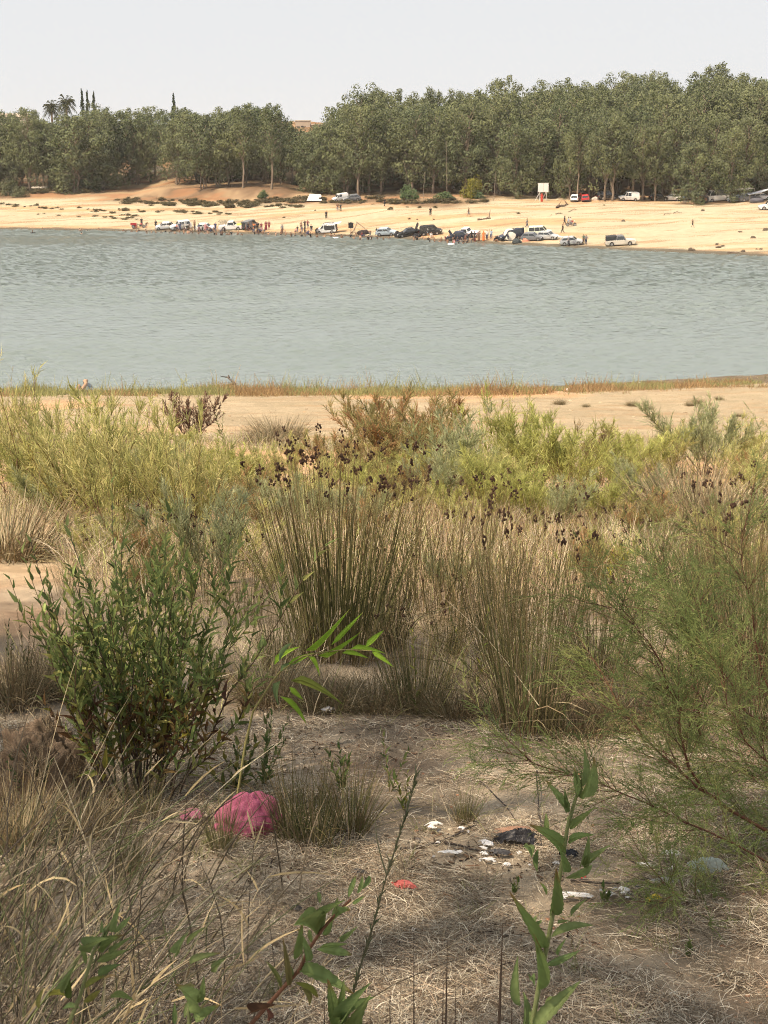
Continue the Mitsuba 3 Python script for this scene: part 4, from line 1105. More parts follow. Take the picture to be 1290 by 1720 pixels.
# the dark feathery tamarisk that leans in from the right
rng = np.random.default_rng(98)
K = tag(new('tamarisk_bush'), 'large dark feathery tamarisk with reddish branches leaning in from the right edge', 'bush', 'tamarisk bushes of the near bank')
main = [[(1400, 1440, 0.1), (1290, 1399, 0), (1219, 1356, 0), (1187, 1334, 0), (1133, 1292, 0.05), (1080, 1238, 0.1), (1030, 1167, 0.15), (1001, 1113, 0.2)],
        [(1187, 1334, 0), (1151, 1270, -0.1), (1133, 1181, -0.15), (1101, 1095, -0.2), (1066, 1050, -0.2), (1045, 1010, -0.25)],
        [(1176, 1245, 0.1), (1174, 1210, 0.1), (1172, 1174, 0.1), (1168, 1110, 0.15), (1166, 1080, 0.15), (1172, 1010, 0.2)],
        [(1400, 1500, 0), (1276, 1443, -0.1), (1187, 1396, -0.2), (1137, 1371, -0.25), (1080, 1346, -0.3), (1012, 1318, -0.3), (900, 1280, -0.35), (845, 1262, -0.4)],
        [(1400, 1540, 0), (1290, 1553, -0.2), (1240, 1560, -0.25), (1187, 1532, -0.3), (1144, 1507, -0.35), (1110, 1480, -0.4)],
        [(1400, 1500, 0), (1310, 1530, -0.2), (1240, 1580, -0.3), (1205, 1630, -0.35), (1190, 1690, -0.4)],
        [(1400, 1440, 0.1), (1330, 1300, 0.1), (1290, 1150, 0), (1262, 1040, 0), (1250, 950, 0), (1246, 890, 0)],
        [(1330, 1300, 0.1), (1270, 1220, 0.2), (1225, 1150, 0.3), (1180, 1080, 0.4), (1130, 1000, 0.5), (1110, 960, 0.5)],
        [(1400, 1460, 0.1), (1340, 1350, -0.1), (1280, 1270, -0.2), (1230, 1200, -0.3), (1205, 1110, -0.3)],
        [(1400, 1600, 0), (1340, 1520, 0), (1290, 1480, 0.1), (1250, 1460, 0.1), (1200, 1450, 0.2)],
        [(1400, 1500, 0), (1350, 1400, 0.3), (1300, 1330, 0.4), (1270, 1300, 0.5), (1235, 1300, 0.5), (1190, 1320, 0.5)],
        [(1420, 1600, 0), (1350, 1600, -0.2), (1290, 1640, -0.3), (1255, 1690, -0.3)]]
D = 4.35
ROOT = on(px3(1440, 1600, D)[0], D + 0.1, -0.05)
st, fo = MB(), MB()
allP = []
for li, line in enumerate(main):
    S = np.array([px3(u, v, D + e) for u, v, e in line])
    if line[0][0] >= 1400:
        S = np.vstack([[ROOT], S])
    t_ = np.linspace(0, 1, len(S))
    S = np.stack([Pchip(t_, S[:, q])(np.linspace(0, 1, 14)) for q in range(3)], -1)
    S[1:-1] += rng.normal(0, 0.006, (12, 3))
    allP.append(S)
P = np.stack(allP)
tubes(st, P, 0.0075 * np.linspace(1, 0.16, 14)[None] * np.where(np.arange(len(P)) < 1, 1.1, 0.62)[:, None], np.tile([(0.135, 0.062, 0.038)], (len(P), 1)), 6)
nb = 46
i = np.repeat(np.arange(len(P)), nb)
t = rng.uniform(0.12, 1.0, len(i))
pos, dd = along(P, i, t)
bl = (0.16 + 0.34 * rng.uniform(0, 1, len(i)) ** 1.5) * (1.15 - 0.5 * t)
B = curves(pos, unit(side_dirs(dd, rng.uniform(0.35, 0.95, len(i)), rng) + [-0.1, 0, 0.12]), bl, rng.normal(0, 0.14, (len(i), 3)) + [0, 0, -0.08], 6)
tubes(st, B, 0.0016 * np.linspace(1, 0.3, 6)[None], tint((0.14, 0.075, 0.045), len(i), rng), 3)
j = np.repeat(np.arange(len(B)), 12)
p2, d2 = along(B, j, rng.uniform(0.08, 1, len(j)))
C = curves(p2, side_dirs(d2, rng.uniform(0.3, 0.9, len(j)), rng), rng.uniform(0.05, 0.13, len(j)), rng.normal(0, 0.18, (len(j), 3)), 4)
cc = np.repeat(pick([(0.22, 0.275, 0.10), (0.26, 0.31, 0.12), (0.18, 0.23, 0.09), (0.31, 0.33, 0.13)], len(B), rng), 12, 0)
ribbons(fo, C, np.array([[0.0007, 0.0008, 0.0008, 0.0002]]), cc, rng)
k_ = np.repeat(np.arange(len(C)), 9)
p3, d3 = along(C, k_, rng.uniform(0.05, 1, len(k_)))
ribbons(fo, curves(p3, side_dirs(d3, rng.uniform(0.35, 0.8, len(k_)), rng), rng.uniform(0.012, 0.028, len(k_)), rng.normal(0, 0.1, (len(k_), 3)), 2), np.array([[0.0011, 0.0003]]), np.repeat(cc, 9, 0) * (1 + rng.normal(0, 0.12, (len(k_), 1))), rng)
scene[f'{K}__branches'] = st.ply('woody', smooth=True)
scene[f'{K}__foliage'] = fo.ply('leafy')
tag(f'{K}__branches', kind='stuff')
tag(f'{K}__foliage', kind='stuff')

# ------------------------------------------------------------------ dry grass, straw and pebbles
def scatter(n, v0, v1, u0=-80, u1=1370, seed=1, power=1.0):
    """n points of the ground, spread evenly over the photograph's rows v0..v1"""
    rng = np.random.default_rng(seed)
    p0, p1 = at(645.0, float(v0)), at(645.0, float(v1))
    ya, yb = p1[1], p0[1]
    y = (ya ** power + (yb ** power - ya ** power) * rng.uniform(0, 1, n)) ** (1 / power)
    x = rng.uniform(-1, 1, n) * 0.31 * (y + 1.0)
    return on(x, y), rng


def pix(p):
    q = p - EYE
    z = q[:, 1] * CP - q[:, 2] * SP
    return IMW / 2 + FOC * q[:, 0] / z, IMH / 2 - FOC * (q[:, 1] * SP + q[:, 2] * CP) / z


def patch(p, f, seed):
    return meshkit.fbm(np.stack([p[:, 0] * f, p[:, 1] * f, 0 * p[:, 0]], -1), 3, seed)


STRAW = [(0.46, 0.405, 0.315), (0.64, 0.58, 0.47), (0.29, 0.245, 0.185), (0.36, 0.275, 0.20), (0.15, 0.12, 0.09)]
# straw lying on the near ground
m = MB()
p, rng = scatter(190000, 1215, 1760, seed=3, power=0.6)
u, v = pix(p)
keep = (patch(p, 1.6, 5) + 0.35 * patch(p, 5, 6) > 0.56 + 0.3 * np.exp(-((v - 1285) / 40) ** 2) * (u > 420)) | (rng.uniform(0, 1, len(p)) < 0.14)
p = p[keep] + [0, 0, 0.008]
n = len(p)
a = rng.uniform(0, 6.28, n)
d = unit(np.stack([np.cos(a), np.sin(a), np.abs(rng.normal(0.05, 0.28, n))], -1))
P = curves(p, d, rng.uniform(0.02, 0.085, n), np.stack([rng.normal(0, 0.35, n), rng.normal(0, 0.35, n), -d[:, 2]], -1), 3)
P[:, :, 2] += rng.uniform(0, 0.014, (n, 1))
ribbons(m, P, 0.00085 * np.array([[0.8, 1, 0.5]]), pick(STRAW, n, rng, v=0.22), rng)
scene['dry_straw'] = m.ply('matte')
tag('dry_straw', 'matted dry straw and broken grass lying on the near ground', 'straw', kind='stuff')
# standing dry grass between the bushes
m = MB()
for (v0, v1, n, h, w, seed, thr, pw) in ((1150, 1420, 7000, 0.16, 0.0009, 5, 0.46, 1), (960, 1235, 14000, 0.36, 0.0016, 6, 0.36, 1), (850, 980, 30000, 0.40, 0.0022, 7, 0.36, 1), (742, 870, 30000, 0.38, 0.004, 8, 0.44, 1)):
    p, rng = scatter(n, v0, v1, seed=seed, power=pw)
    u, v = pix(p)
    keep = patch(p, 0.55, 11) > thr
    keep &= ~((u < 105) & (v > 925) & (v < 1090))
    keep &= ~((v > 1190) & (u > 430) & (u < 980) & (rng.uniform(0, 1, len(p)) < 0.8))
    keep &= ~((v > 1190) & (v < 1235) & (u > 380) & (u < 460))
    if v0 < 1100:
        keep &= v < 1120 + 190 * (patch(p, 0.9, 61) - 0.15)
    p = p[keep]
    n = len(p)
    a = rng.uniform(0, 6.28, n)
    s = np.abs(rng.normal(0, 0.38, n))
    d = unit(np.stack([np.cos(a) * s, np.sin(a) * s, np.ones(n)], -1))
    P = curves(p - [0, 0, 0.01], d, h * rng.uniform(0.35, 1.15, n) * (0.5 + 0.9 * patch(p, 0.9, 13)), np.stack([np.cos(a), np.sin(a), -0.6 + 0 * a], -1) * rng.uniform(0, 0.55, (n, 1)), 5)
    c = pick([(0.42, 0.36, 0.26), (0.54, 0.47, 0.36), (0.30, 0.25, 0.18), (0.42, 0.30, 0.23), (0.26, 0.28, 0.12), (0.40, 0.42, 0.17)], n, rng, p=[0.2, 0.22, 0.13, 0.1, 0.17, 0.18], v=0.2)
    ribbons(m, P, w * np.array([[0.9, 1, 0.9, 0.7, 0.2]]) * rng.uniform(0.6, 1.2, (n, 1)), c, rng)
scene['dry_grass'] = m.ply('matte')
tag('dry_grass', 'dry pinkish straw coloured grass standing between the bushes of the near bank', 'grass', kind='stuff')
# reddish green grass along the water's edge
m = MB()
rng = np.random.default_rng(17)
n = 40000
x = rng.uniform(-36, 40, n)
y = 91.5 + 0.06 * np.clip(x - 7, 0, 60) + rng.normal(0, 2.2, n) + 1.4 * meshkit.noise(np.stack([x * 0.2, 0 * x, 0 * x], -1), 3)
p = on(x, y)
k = patch(p, 0.35, 19)
keep = k > np.where(x > 10, 0.46, 0.3)
p, k = p[keep], k[keep]
n = len(p)
a = rng.uniform(0, 6.28, n)
d = unit(np.stack([np.cos(a) * 0.4, np.sin(a) * 0.4, np.ones(n)], -1))
hh = rng.uniform(0.2, 0.75, n) * (0.1 + k * 1.5) * np.where((rng.uniform(0, 1, n) < 0.25) & (patch(p, 0.8, 29) > 0.62), 2.2, 1) * np.interp(p[:, 0], [5, 22], [1, 0.5])
c = np.where((patch(p, 0.25, 23) > 0.5)[:, None], pick([(0.36, 0.24, 0.13), (0.42, 0.3, 0.16)], n, rng), pick([(0.30, 0.31, 0.14), (0.38, 0.36, 0.17)], n, rng))
ribbons(m, curves(p, d, hh, rng.normal(0, 0.1, (n, 3)), 3), np.array([[0.016, 0.016, 0.004]]), c, rng)
scene['shore_grass'] = m.ply('leafy')
tag('shore_grass', "low reddish and green grass along the near water's edge", 'grass', kind='stuff')
# leaning dry stems at the lower left
m = MB()
rng = np.random.default_rng(29)
n = 640
y = rng.uniform(1.9, 4.3, n)
x = -0.27 * (y + 0.55) + np.abs(rng.normal(0, 0.30, n)) * (1 + 0.3 * (y - 2)) - 0.12
p = on(x, y, -0.01)
lean = rng.normal(0.28, 0.42, n)
d = unit(np.stack([lean, rng.normal(0.1, 0.25, n), np.ones(n)], -1))
Lg = rng.uniform(0.18, 0.62, n) * np.clip(1.15 - (x + 1) * 0.55, 0.45, 1.2)
P = curves(p, d, Lg, np.stack([rng.normal(0.15, 0.2, n), rng.normal(0, 0.15, n), -0.1 + 0 * x], -1), 6)
c = pick([(0.31, 0.26, 0.17), (0.2, 0.16, 0.11), (0.10, 0.08, 0.055), (0.5, 0.44, 0.32), (0.13, 0.15, 0.065)], n, rng, p=[0.2, 0.22, 0.33, 0.07, 0.18])
tubes(m, P, 0.0019 * np.array([[1, 1, 0.95, 0.85, 0.65, 0.2]]) * rng.uniform(0.55, 1.4, (n, 1)), c, 4)
q = rng.integers(0, n, 210)
pos, dd = along(P, q, rng.uniform(0.3, 0.9, 210))
ribbons(m, curves(pos, unit(side_dirs(dd, rng.uniform(0.2, 0.8, 210), rng)), rng.uniform(0.06, 0.2, 210), rng.normal(0, 0.25, (210, 3)) - [0, 0, 0.15], 5), np.array([[0.0018, 0.0034, 0.0032, 0.002, 0.0004]]), pick([(0.5, 0.4, 0.23), (0.42, 0.34, 0.2), (0.34, 0.27, 0.15)], 210, rng), rng)
scene['dry_stems'] = m.ply('woody', smooth=True)
tag('dry_stems', 'tangle of brown dry grass stems leaning right at the lower left', 'grass', kind='stuff')
# stray long stalks crossing the foreground
for qn, (a_, b_, D0, D1, r, c, lab) in enumerate((
        ((390, 1790), (640, 1420), 2.3, 2.9, 0.0016, (0.3, 0.24, 0.15), 'long dry stalk slanting across the bottom left of the leafy stems'),
        ((-20, 1790), (380, 1480), 2.0, 2.5, 0.0018, (0.16, 0.12, 0.08), 'dark dry stalk slanting up through the lower left grass'),
        ((400, 1660), (600, 1530), 2.2, 2.4, 0.0016, (0.3, 0.24, 0.15), 'straw coloured stalk crossing the leaning leafy stem'),
        ((360, 1790), (795, 1565), 2.1, 2.8, 0.0013, (0.35, 0.29, 0.19), 'long thin straw stalk crossing the lower middle'),
        ((-20, 1465), (330, 1345), 3.4, 4.0, 0.0015, (0.42, 0.36, 0.24), 'pale bent stalk lying toward the pink bag'),
        ((-20, 1640), (125, 1620), 2.4, 2.5, 0.0032, (0.17, 0.14, 0.11), 'grey broken twig end at the left edge low down'),
        ((-20, 1360), (130, 1335), 3.6, 3.8, 0.0028, (0.12, 0.09, 0.07), 'dark twig at the left edge below the earth mound'),
        ((60, 1340), (170, 1000), 4.2, 5.4, 0.0016, (0.4, 0.33, 0.2), 'pale grass stalk standing up before the leafy shrub'),
        ((1200, 1030), (1060, 930), 6.9, 7.5, 0.0022, (0.2, 0.16, 0.09), 'dark slanting stalk over the dry grass at the right'),
        ((905, 1185), (752, 1010), 6.1, 6.6, 0.0022, (0.47, 0.41, 0.28), 'pale bent straw stalk slanting across the tall rush clump'),
        ((700, 1250), (1000, 1210), 5.6, 5.9, 0.0011, (0.3, 0.24, 0.16), 'fine pale stalk lying across the sandy path'))):
    A, B = px3(*a_, D0), px3(*b_, D1)
    A = np.array([A[0], A[1], min(A[2], ground_z(A[0], A[1]) + 0.3)])
    t_ = np.linspace(0, 1, 7)[:, None]
    S = A + (B - A) * t_ + np.array([0, 0, 0.05]) * np.sin(np.pi * t_) * np.linalg.norm(B - A)
    m = MB()
    tubes(m, S[None], r * np.linspace(1, 0.4, 7)[None], [c], 5)
    K = tag(new('dry_stalk'), lab, 'stalk')
    scene[K] = m.ply('woody', smooth=True)

# small dry tufts and dark crumbs of old plants over the near ground
m = MB()
p, rng = scatter(330, 1330, 1740, seed=47, power=0.7)
u, v = pix(p)
p = p[~((u > 480) & (v < 1390)) & (rng.uniform(0, 1, len(p)) < np.where(u > 620, 0.5, 1.0))]
k = 26
b_ = np.repeat(p, k, 0) + rng.normal(0, 0.022, (len(p) * k, 3)) * [1, 1, 0] - [0, 0, 0.005]
n = len(b_)
a = rng.uniform(0, 6.28, n)
s = np.abs(rng.normal(0, 0.7, n))
P = curves(b_, unit(np.stack([np.cos(a) * s, np.sin(a) * s, np.ones(n)], -1)), np.repeat(rng.uniform(0.04, 0.15, len(p)), k) * rng.uniform(0.4, 1.2, n), rng.normal(0, 0.3, (n, 3)) - [0, 0, 0.3], 4)
ribbons(m, P, 0.0009 * np.array([[1, 1, 0.8, 0.2]]), np.repeat(pick([(0.4, 0.34, 0.25), (0.3, 0.25, 0.18), (0.24, 0.2, 0.14), (0.22, 0.23, 0.1)], len(p), rng), k, 0) * (1 + rng.normal(0, 0.2, (n, 1))), rng)
scene['dry_tufts'] = m.ply('matte')
tag('dry_tufts', 'short dry tufts of grass dotted over the near ground', 'grass', kind='stuff')
m = MB()
p, rng = scatter(9000, 1215, 1760, seed=49, power=0.6)
p = p[patch(p, 1.1, 53) > 0.45] + [0, 0, 0.006]
n = len(p)
a = rng.uniform(0, 6.28, n)
P = curves(p, unit(np.stack([np.cos(a), np.sin(a), rng.normal(0, 0.12, n)], -1)), 0.01 + 0.06 * rng.uniform(0, 1, n) ** 3, rng.normal(0, 0.25, (n, 3)) * [1, 1, 0.1], 3)
tubes(m, P, rng.uniform(0.0012, 0.0035, (n, 1)) * np.array([[1, 1, 0.4]]), pick([(0.07, 0.05, 0.035), (0.13, 0.095, 0.065), (0.045, 0.035, 0.03), (0.2, 0.12, 0.08)], n, rng), 4)
scene['dead_twiglets'] = m.ply('matte')
tag('dead_twiglets', 'dark broken twiglets and leaf crumbs on the near ground', 'twigs', kind='stuff')

# pebbles and crumbs of earth
m = MB()
p, rng = scatter(5200, 1180, 1760, seed=37, power=0.7)
bl = [blob(np.random.default_rng(i), 1.0, 1, 0.3) for i in range(5)]
for i, b in enumerate(bl):
    q = p[i::5]
    s = (0.0022 + 0.006 * rng.uniform(0, 1, len(q)) ** 4)[:, None, None] * np.array([1.2, 1.0, 0.7])
    V = b.vertices[None] * s + q[:, None]
    F = (np.arange(len(q)) * len(b.vertices))[:, None, None] + b.faces[None]
    m.add(V.reshape(-1, 3), F.reshape(-1, 3), np.repeat(pick([(0.42, 0.34, 0.25), (0.3, 0.23, 0.17), (0.52, 0.45, 0.36), (0.2, 0.15, 0.11), (0.36, 0.2, 0.13)], len(q), rng), len(b.vertices), 0))
scene['pebbles'] = m.ply('matte', smooth=True)
tag('pebbles', 'small pebbles and crumbs of earth on the near ground', 'pebbles', kind='stuff')
m = MB()
rng = np.random.default_rng(39)
n = 2600
x, y = rng.uniform(-24, 30, n), rng.uniform(30, 104, n)
y = y + 0.33 * np.clip(x - 7, 0, 60) * (y > 88)
q = on(x, y)
b = bl[0]
s = ((0.012 + 0.05 * rng.uniform(0, 1, n) ** 5) * np.where(rng.uniform(0, 1, n) < 0.5, 1.0, 0.6))[:, None, None] * np.array([1.5, 1.0, 0.55])
F = (np.arange(n) * len(b.vertices))[:, None, None] + b.faces[None]
m.add((b.vertices[None] * s + q[:, None]).reshape(-1, 3), F.reshape(-1, 3), np.repeat(pick([(0.36, 0.25, 0.15), (0.28, 0.19, 0.12), (0.5, 0.42, 0.3)], n, rng), len(b.vertices), 0))
scene['beach_clods'] = m.ply('matte', smooth=True)
tag('beach_clods', 'small clods and stones scattered over the near beach', 'stones', kind='stuff')

# the tree above the viewpoint, whose shade falls on the near plants
group('kind_of_shade_tree', eucalyptus(131, 15, 3.6, 0.3, 32, 1, 0.34, 75))
for (x, y, s, rz, lab) in ((-5.6, -3.4, 0.92, 0.4, 'tall eucalyptus standing behind the viewpoint on the left, seen only by its shade'), (-9.3, 0.4, 0.8, 2.0, 'eucalyptus left of the viewpoint, seen only by its shade')):
    q = on(x, y)
    tag(put('shade_tree', 'kind_of_shade_tree', q, rz, s * 1.3, s), lab, 'tree')

# ------------------------------------------------------------------ near litter, stones, mound
def crumple(seed, w, d, h, c, folds=5.0, res=26, thick=0.0006, var=0.12):
    """a crumpled sheet: heights and edges pushed about by noise"""
    rng = np.random.default_rng(seed)
    u, v = np.meshgrid(np.linspace(-1, 1, res), np.linspace(-1, 1, res), indexing='ij')
    q = np.stack([u, v, 0 * u], -1)
    o = rng.uniform(0, 90, 3)
    ridge = 1 - np.abs(2 * meshkit.fbm(q * folds * 0.5 + o, 3) - 1)
    z = h * np.clip(1 - (u ** 2 + v ** 2) * 0.55, 0, 1) * (0.35 + 0.9 * ridge)
    x = u * w / 2 * (1 + 0.9 * (meshkit.fbm(q * 1.2 + o + 9, 3) - 0.5)) + 0.18 * w * (meshkit.fbm(q * 2.3 + o + 3, 2) - 0.5)
    y = v * d / 2 * (1 + 0.5 * (meshkit.fbm(q * 1.2 + o + 19, 3) - 0.5)) + 0.18 * d * (meshkit.fbm(q * 2.3 + o + 31, 2) - 0.5)
    k = (u ** 2 + v ** 2) > 0.95 + 3.6 * (meshkit.fbm(q * 1.9 + o, 3) - 0.5)
    V = np.stack([x, y, z], -1).reshape(-1, 3)
    i, j = np.meshgrid(np.arange(res - 1), np.arange(res - 1), indexing='ij')
    s = (i * res + j).ravel()
    F = np.stack([s, s + 1, s + res + 1, s + res], -1)
    F = F[~k[:-1, :-1].ravel()]
    col = np.asarray(c) * (1 + var * (meshkit.fbm(q * 4 + o, 3).reshape(-1, 1) - 0.5) * 2)
    return MB().add(V, np.vstack([F[:, [0, 1, 2]], F[:, [0, 2, 3]]]), col)


scene['thin_plastic'] = {'type': 'principledthin', 'base_color': VC, 'roughness': 0.22, 'diff_trans': 0.7, 'eta': 1.5}
scene['paper'] = {'type': 'twosided', 'bsdf': {'type': 'principled', 'base_color': VC, 'roughness': 0.5, 'specular': 0.4}}
scene['clear_film'] = {'type': 'principledthin', 'base_color': VC, 'roughness': 0.2, 'diff_trans': 1.2, 'eta': 1.5, 'spec_trans': 0.45}


def litter(name, lab, cat_, u, v, wpx, hpx, c, mat='paper', seed=1, depth=1.0, folds=5.0, rz=0.0, z=0.014, res=18, grp=None):
    p = at(u, v)
    w = 1.1 * wpx / pxm(p)
    m = crumple(seed, w, w * depth, hpx / pxm(p), c, folds, res)
    key = new(name)
    scene[key] = {**m.ply(mat, smooth=False), 'to_world': T().translate((p + [0, 0, z]).tolist()).rotate([0, 0, 1], rz)}
    tag(key, lab, cat_, grp)


# the pink bag: a slumped, half-open sack
rng = np.random.default_rng(61)
p = at(418, 1402)
m_ = 1 / pxm(p)
b = trimesh.creation.icosphere(5)
V = b.vertices.copy()
c1_, c2_ = unit(rng.normal(size=(15, 3)) * [1, 1, 0.6]), unit(rng.normal(size=(70, 3)))
n1, n2 = np.sort(V @ c1_.T, axis=1), np.sort((V + 0.12 * (meshkit.fbm(V * 2 + 7, 2)[:, None] - 0.5)) @ c2_.T, axis=1)
crease = np.clip((n1[:, -1] - n1[:, -2]) * 3, 0, 1)
small = np.clip((n2[:, -1] - n2[:, -2]) * 7, 0, 1)
fold = meshkit.fbm(V * 1.6 + 5, 3, 4) - 0.5
V = V * (0.80 + 0.16 * crease ** 0.7 - 0.008 * small + 0.6 * fold)[:, None]
V[:, 2] = np.where(V[:, 2] < 0, V[:, 2] * 0.35, V[:, 2] * (1 - 0.4 * np.clip(-V[:, 0], 0, 1)))
V = V * np.array([64, 44, 68]) * m_ + [0, 0, 12 * m_]
c = np.array([0.47, 0.15, 0.25]) * (0.85 + 0.3 * meshkit.fbm(b.vertices * 4, 3)[:, None])
K = tag(new('pink_bag'), 'crumpled pink plastic bag lying behind rush tufts at the lower left', 'bag')
scene[f'{K}__sack'] = mikit.ply((V, b.faces), 'thin_plastic', smooth=True, color=c, to_world=T().translate(p.tolist()))
mm = crumple(63, 44 * m_, 30 * m_, 22 * m_, (0.5, 0.2, 0.3), 4, 22)
scene[f'{K}__loose_flap'] = {**mm.ply('thin_plastic', smooth=True), 'to_world': T().translate((at(325, 1385) + [0, 0, 0.01]).tolist())}
litter('white_scrap', 'smooth white plastic scoop lying on the straw below the lone rush tuft', 'litter', 727, 1396, 30, 9, (0.72, 0.72, 0.7), depth=0.55, folds=1.2, seed=3, rz=20)
litter('white_scrap', 'white torn scrap left of the charred twigs', 'litter', 753, 1440, 28, 5, (0.62, 0.63, 0.64), depth=0.5, seed=4)
litter('white_scrap', 'white torn scrap below the charred twigs on the right', 'litter', 820, 1452, 26, 5, (0.6, 0.61, 0.62), depth=0.5, seed=5)
litter('white_scrap', 'pale grey scrap among the charred twigs', 'litter', 816, 1424, 24, 7, (0.66, 0.67, 0.7), depth=0.6, seed=6)
litter('white_scrap', 'white crumpled strip right of the tall front plant', 'litter', 968, 1514, 58, 8, (0.72, 0.72, 0.72), depth=0.35, seed=7, rz=-10)
litter('white_scrap', 'small white scrap between the two seedlings', 'litter', 1047, 1505, 18, 8, (0.76, 0.76, 0.78), seed=8)
litter('white_scrap', 'white scrap under the tamarisk, uppermost of the two there', 'litter', 1128, 1443, 34, 8, (0.8, 0.8, 0.8), depth=0.5, seed=9)
litter('white_scrap', 'white flat scrap under the tamarisk, lower left of the other there', 'litter', 1085, 1460, 30, 4, (0.78, 0.78, 0.78), depth=0.5, seed=10)
litter('white_scrap', 'tiny white scrap at the lower middle', 'litter', 694, 1570, 11, 4, (0.8, 0.8, 0.78), seed=12)
litter('white_scrap', 'bluish white scrap at the foot of the dead straw skirt', 'litter', 552, 1200, 22, 8, (0.68, 0.7, 0.76), depth=0.6, seed=13)
litter('white_scrap', 'pale bottle-like scrap half hidden in grass at the left edge', 'litter', 78, 1362, 24, 10, (0.6, 0.62, 0.72), depth=0.5, seed=14)
litter('red_wrapper', 'faded red wrapper with a torn edge lying at the lower middle', 'litter', 678, 1500, 42, 14, (0.42, 0.10, 0.09), depth=0.6, seed=15, rz=-25)
litter('red_scrap', 'small bright red scrap right of the tall front plant', 'litter', 976, 1480, 16, 7, (0.6, 0.07, 0.06), seed=16)
litter('yellow_scrap', 'small crumpled yellow scrap beside the reddish seedling', 'litter', 1100, 1522, 24, 12, (0.75, 0.55, 0.05), seed=17)
litter('plastic_film', 'clear crumpled plastic film under the tamarisk near the right edge', 'litter', 1190, 1470, 70, 20, (0.72, 0.82, 0.82), 'clear_film', 18, 0.6, 6, res=30)
litter('plastic_film', 'thin pale plastic film lying under the tamarisk tips', 'litter', 1120, 1490, 44, 8, (0.75, 0.78, 0.78), 'clear_film', 19, 0.5, 6)
litter('black_bag', 'torn black plastic bag by the charred twigs', 'litter', 872, 1422, 70, 22, (0.025, 0.025, 0.03), 'paper', 20, 0.5, 6, res=30)
litter('black_bag', 'small black plastic scrap behind the tall front plant', 'litter', 955, 1450, 30, 16, (0.02, 0.022, 0.03), 'paper', 21, 0.6, 5)
litter('black_bag', 'black scrap among the straw left of the charred twigs', 'litter', 835, 1440, 34, 8, (0.05, 0.05, 0.055), 'paper', 22, 0.4, 5)
litter('black_bag', 'dark scrap beside the leaning leafy stem', 'litter', 498, 1540, 22, 12, (0.05, 0.045, 0.04), 'paper', 23, 0.7, 5)
litter('black_bag', 'dark scrap lying left of the red wrapper', 'litter', 600, 1475, 26, 9, (0.05, 0.045, 0.04), 'paper', 24, 0.6, 5)
litter('cardboard_piece', 'brown cardboard piece lying over the black bag', 'litter', 868, 1406, 62, 10, (0.3, 0.17, 0.11), 'paper', 25, 0.45, 2)
for q, (pts, r, lab) in enumerate(((((672, 1432), (720, 1424), (775, 1402), (800, 1388)), 0.006, 'charred forked stick lying below the lone rush tuft'), (((735, 1418), (790, 1430), (840, 1440)), 0.005, 'charred stick crossing the forked one'),
                                   (((770, 1378), (782, 1370), (800, 1380), (797, 1390)), 0.005, 'dark curled twig behind the white scoop'), (((1010, 1432), (1045, 1440), (1070, 1462)), 0.004, 'grey twig lying right of the tall front plant'),
                                   (((960, 1487), (1120, 1484), (1230, 1474)), 0.004, 'long thin twig lying under the tamarisk'), (((800, 1310), (860, 1372), (905, 1432)), 0.003, 'thin dark twig slanting over the sandy path'),
                                   (((900, 1290), (905, 1370), (912, 1440)), 0.003, 'thin dead stem standing by the charred pile'), (((560, 1620), (620, 1590), (690, 1562)), 0.003, 'thin twig lying left of the tiny white scrap'))):
    S = np.array([at(*a_) for a_ in pts]) + [0, 0, 0.012]
    t_ = np.linspace(0, 1, len(S))
    S = np.stack([Pchip(t_, S[:, k])(np.linspace(0, 1, 9)) for k in range(3)], -1) + np.random.default_rng(q).normal(0, 0.004, (9, 3))
    m = MB()
    tubes(m, S[None], r * np.linspace(1, 0.5, 9)[None], [(0.05, 0.04, 0.035)], 6)
    K = tag(new('twig'), lab, 'twig')
    scene[K] = m.ply('woody', smooth=True)
# the earth mound at the left edge
b = blob(np.random.default_rng(71), 1.0, 5, 0.30, 1.4)
b.vertices += b.vertices * (meshkit.fbm(b.vertices * 6, 5, 9)[:, None] - 0.5) * 0.6
p = at(70, 1335)
s = 1 / pxm(p)
c = np.array([0.22, 0.165, 0.12]) * (0.4 + 1.2 * meshkit.fbm(b.vertices * 6, 3)[:, None])
K = tag(new('earth_mound'), 'rough lump of brown earth behind the grass at the left edge', 'mound')
scene[K] = mikit.ply((b.vertices * np.array([80, 60, 128]) * s, b.faces), 'matte', smooth=True, color=c, to_world=T().translate(p.tolist()))


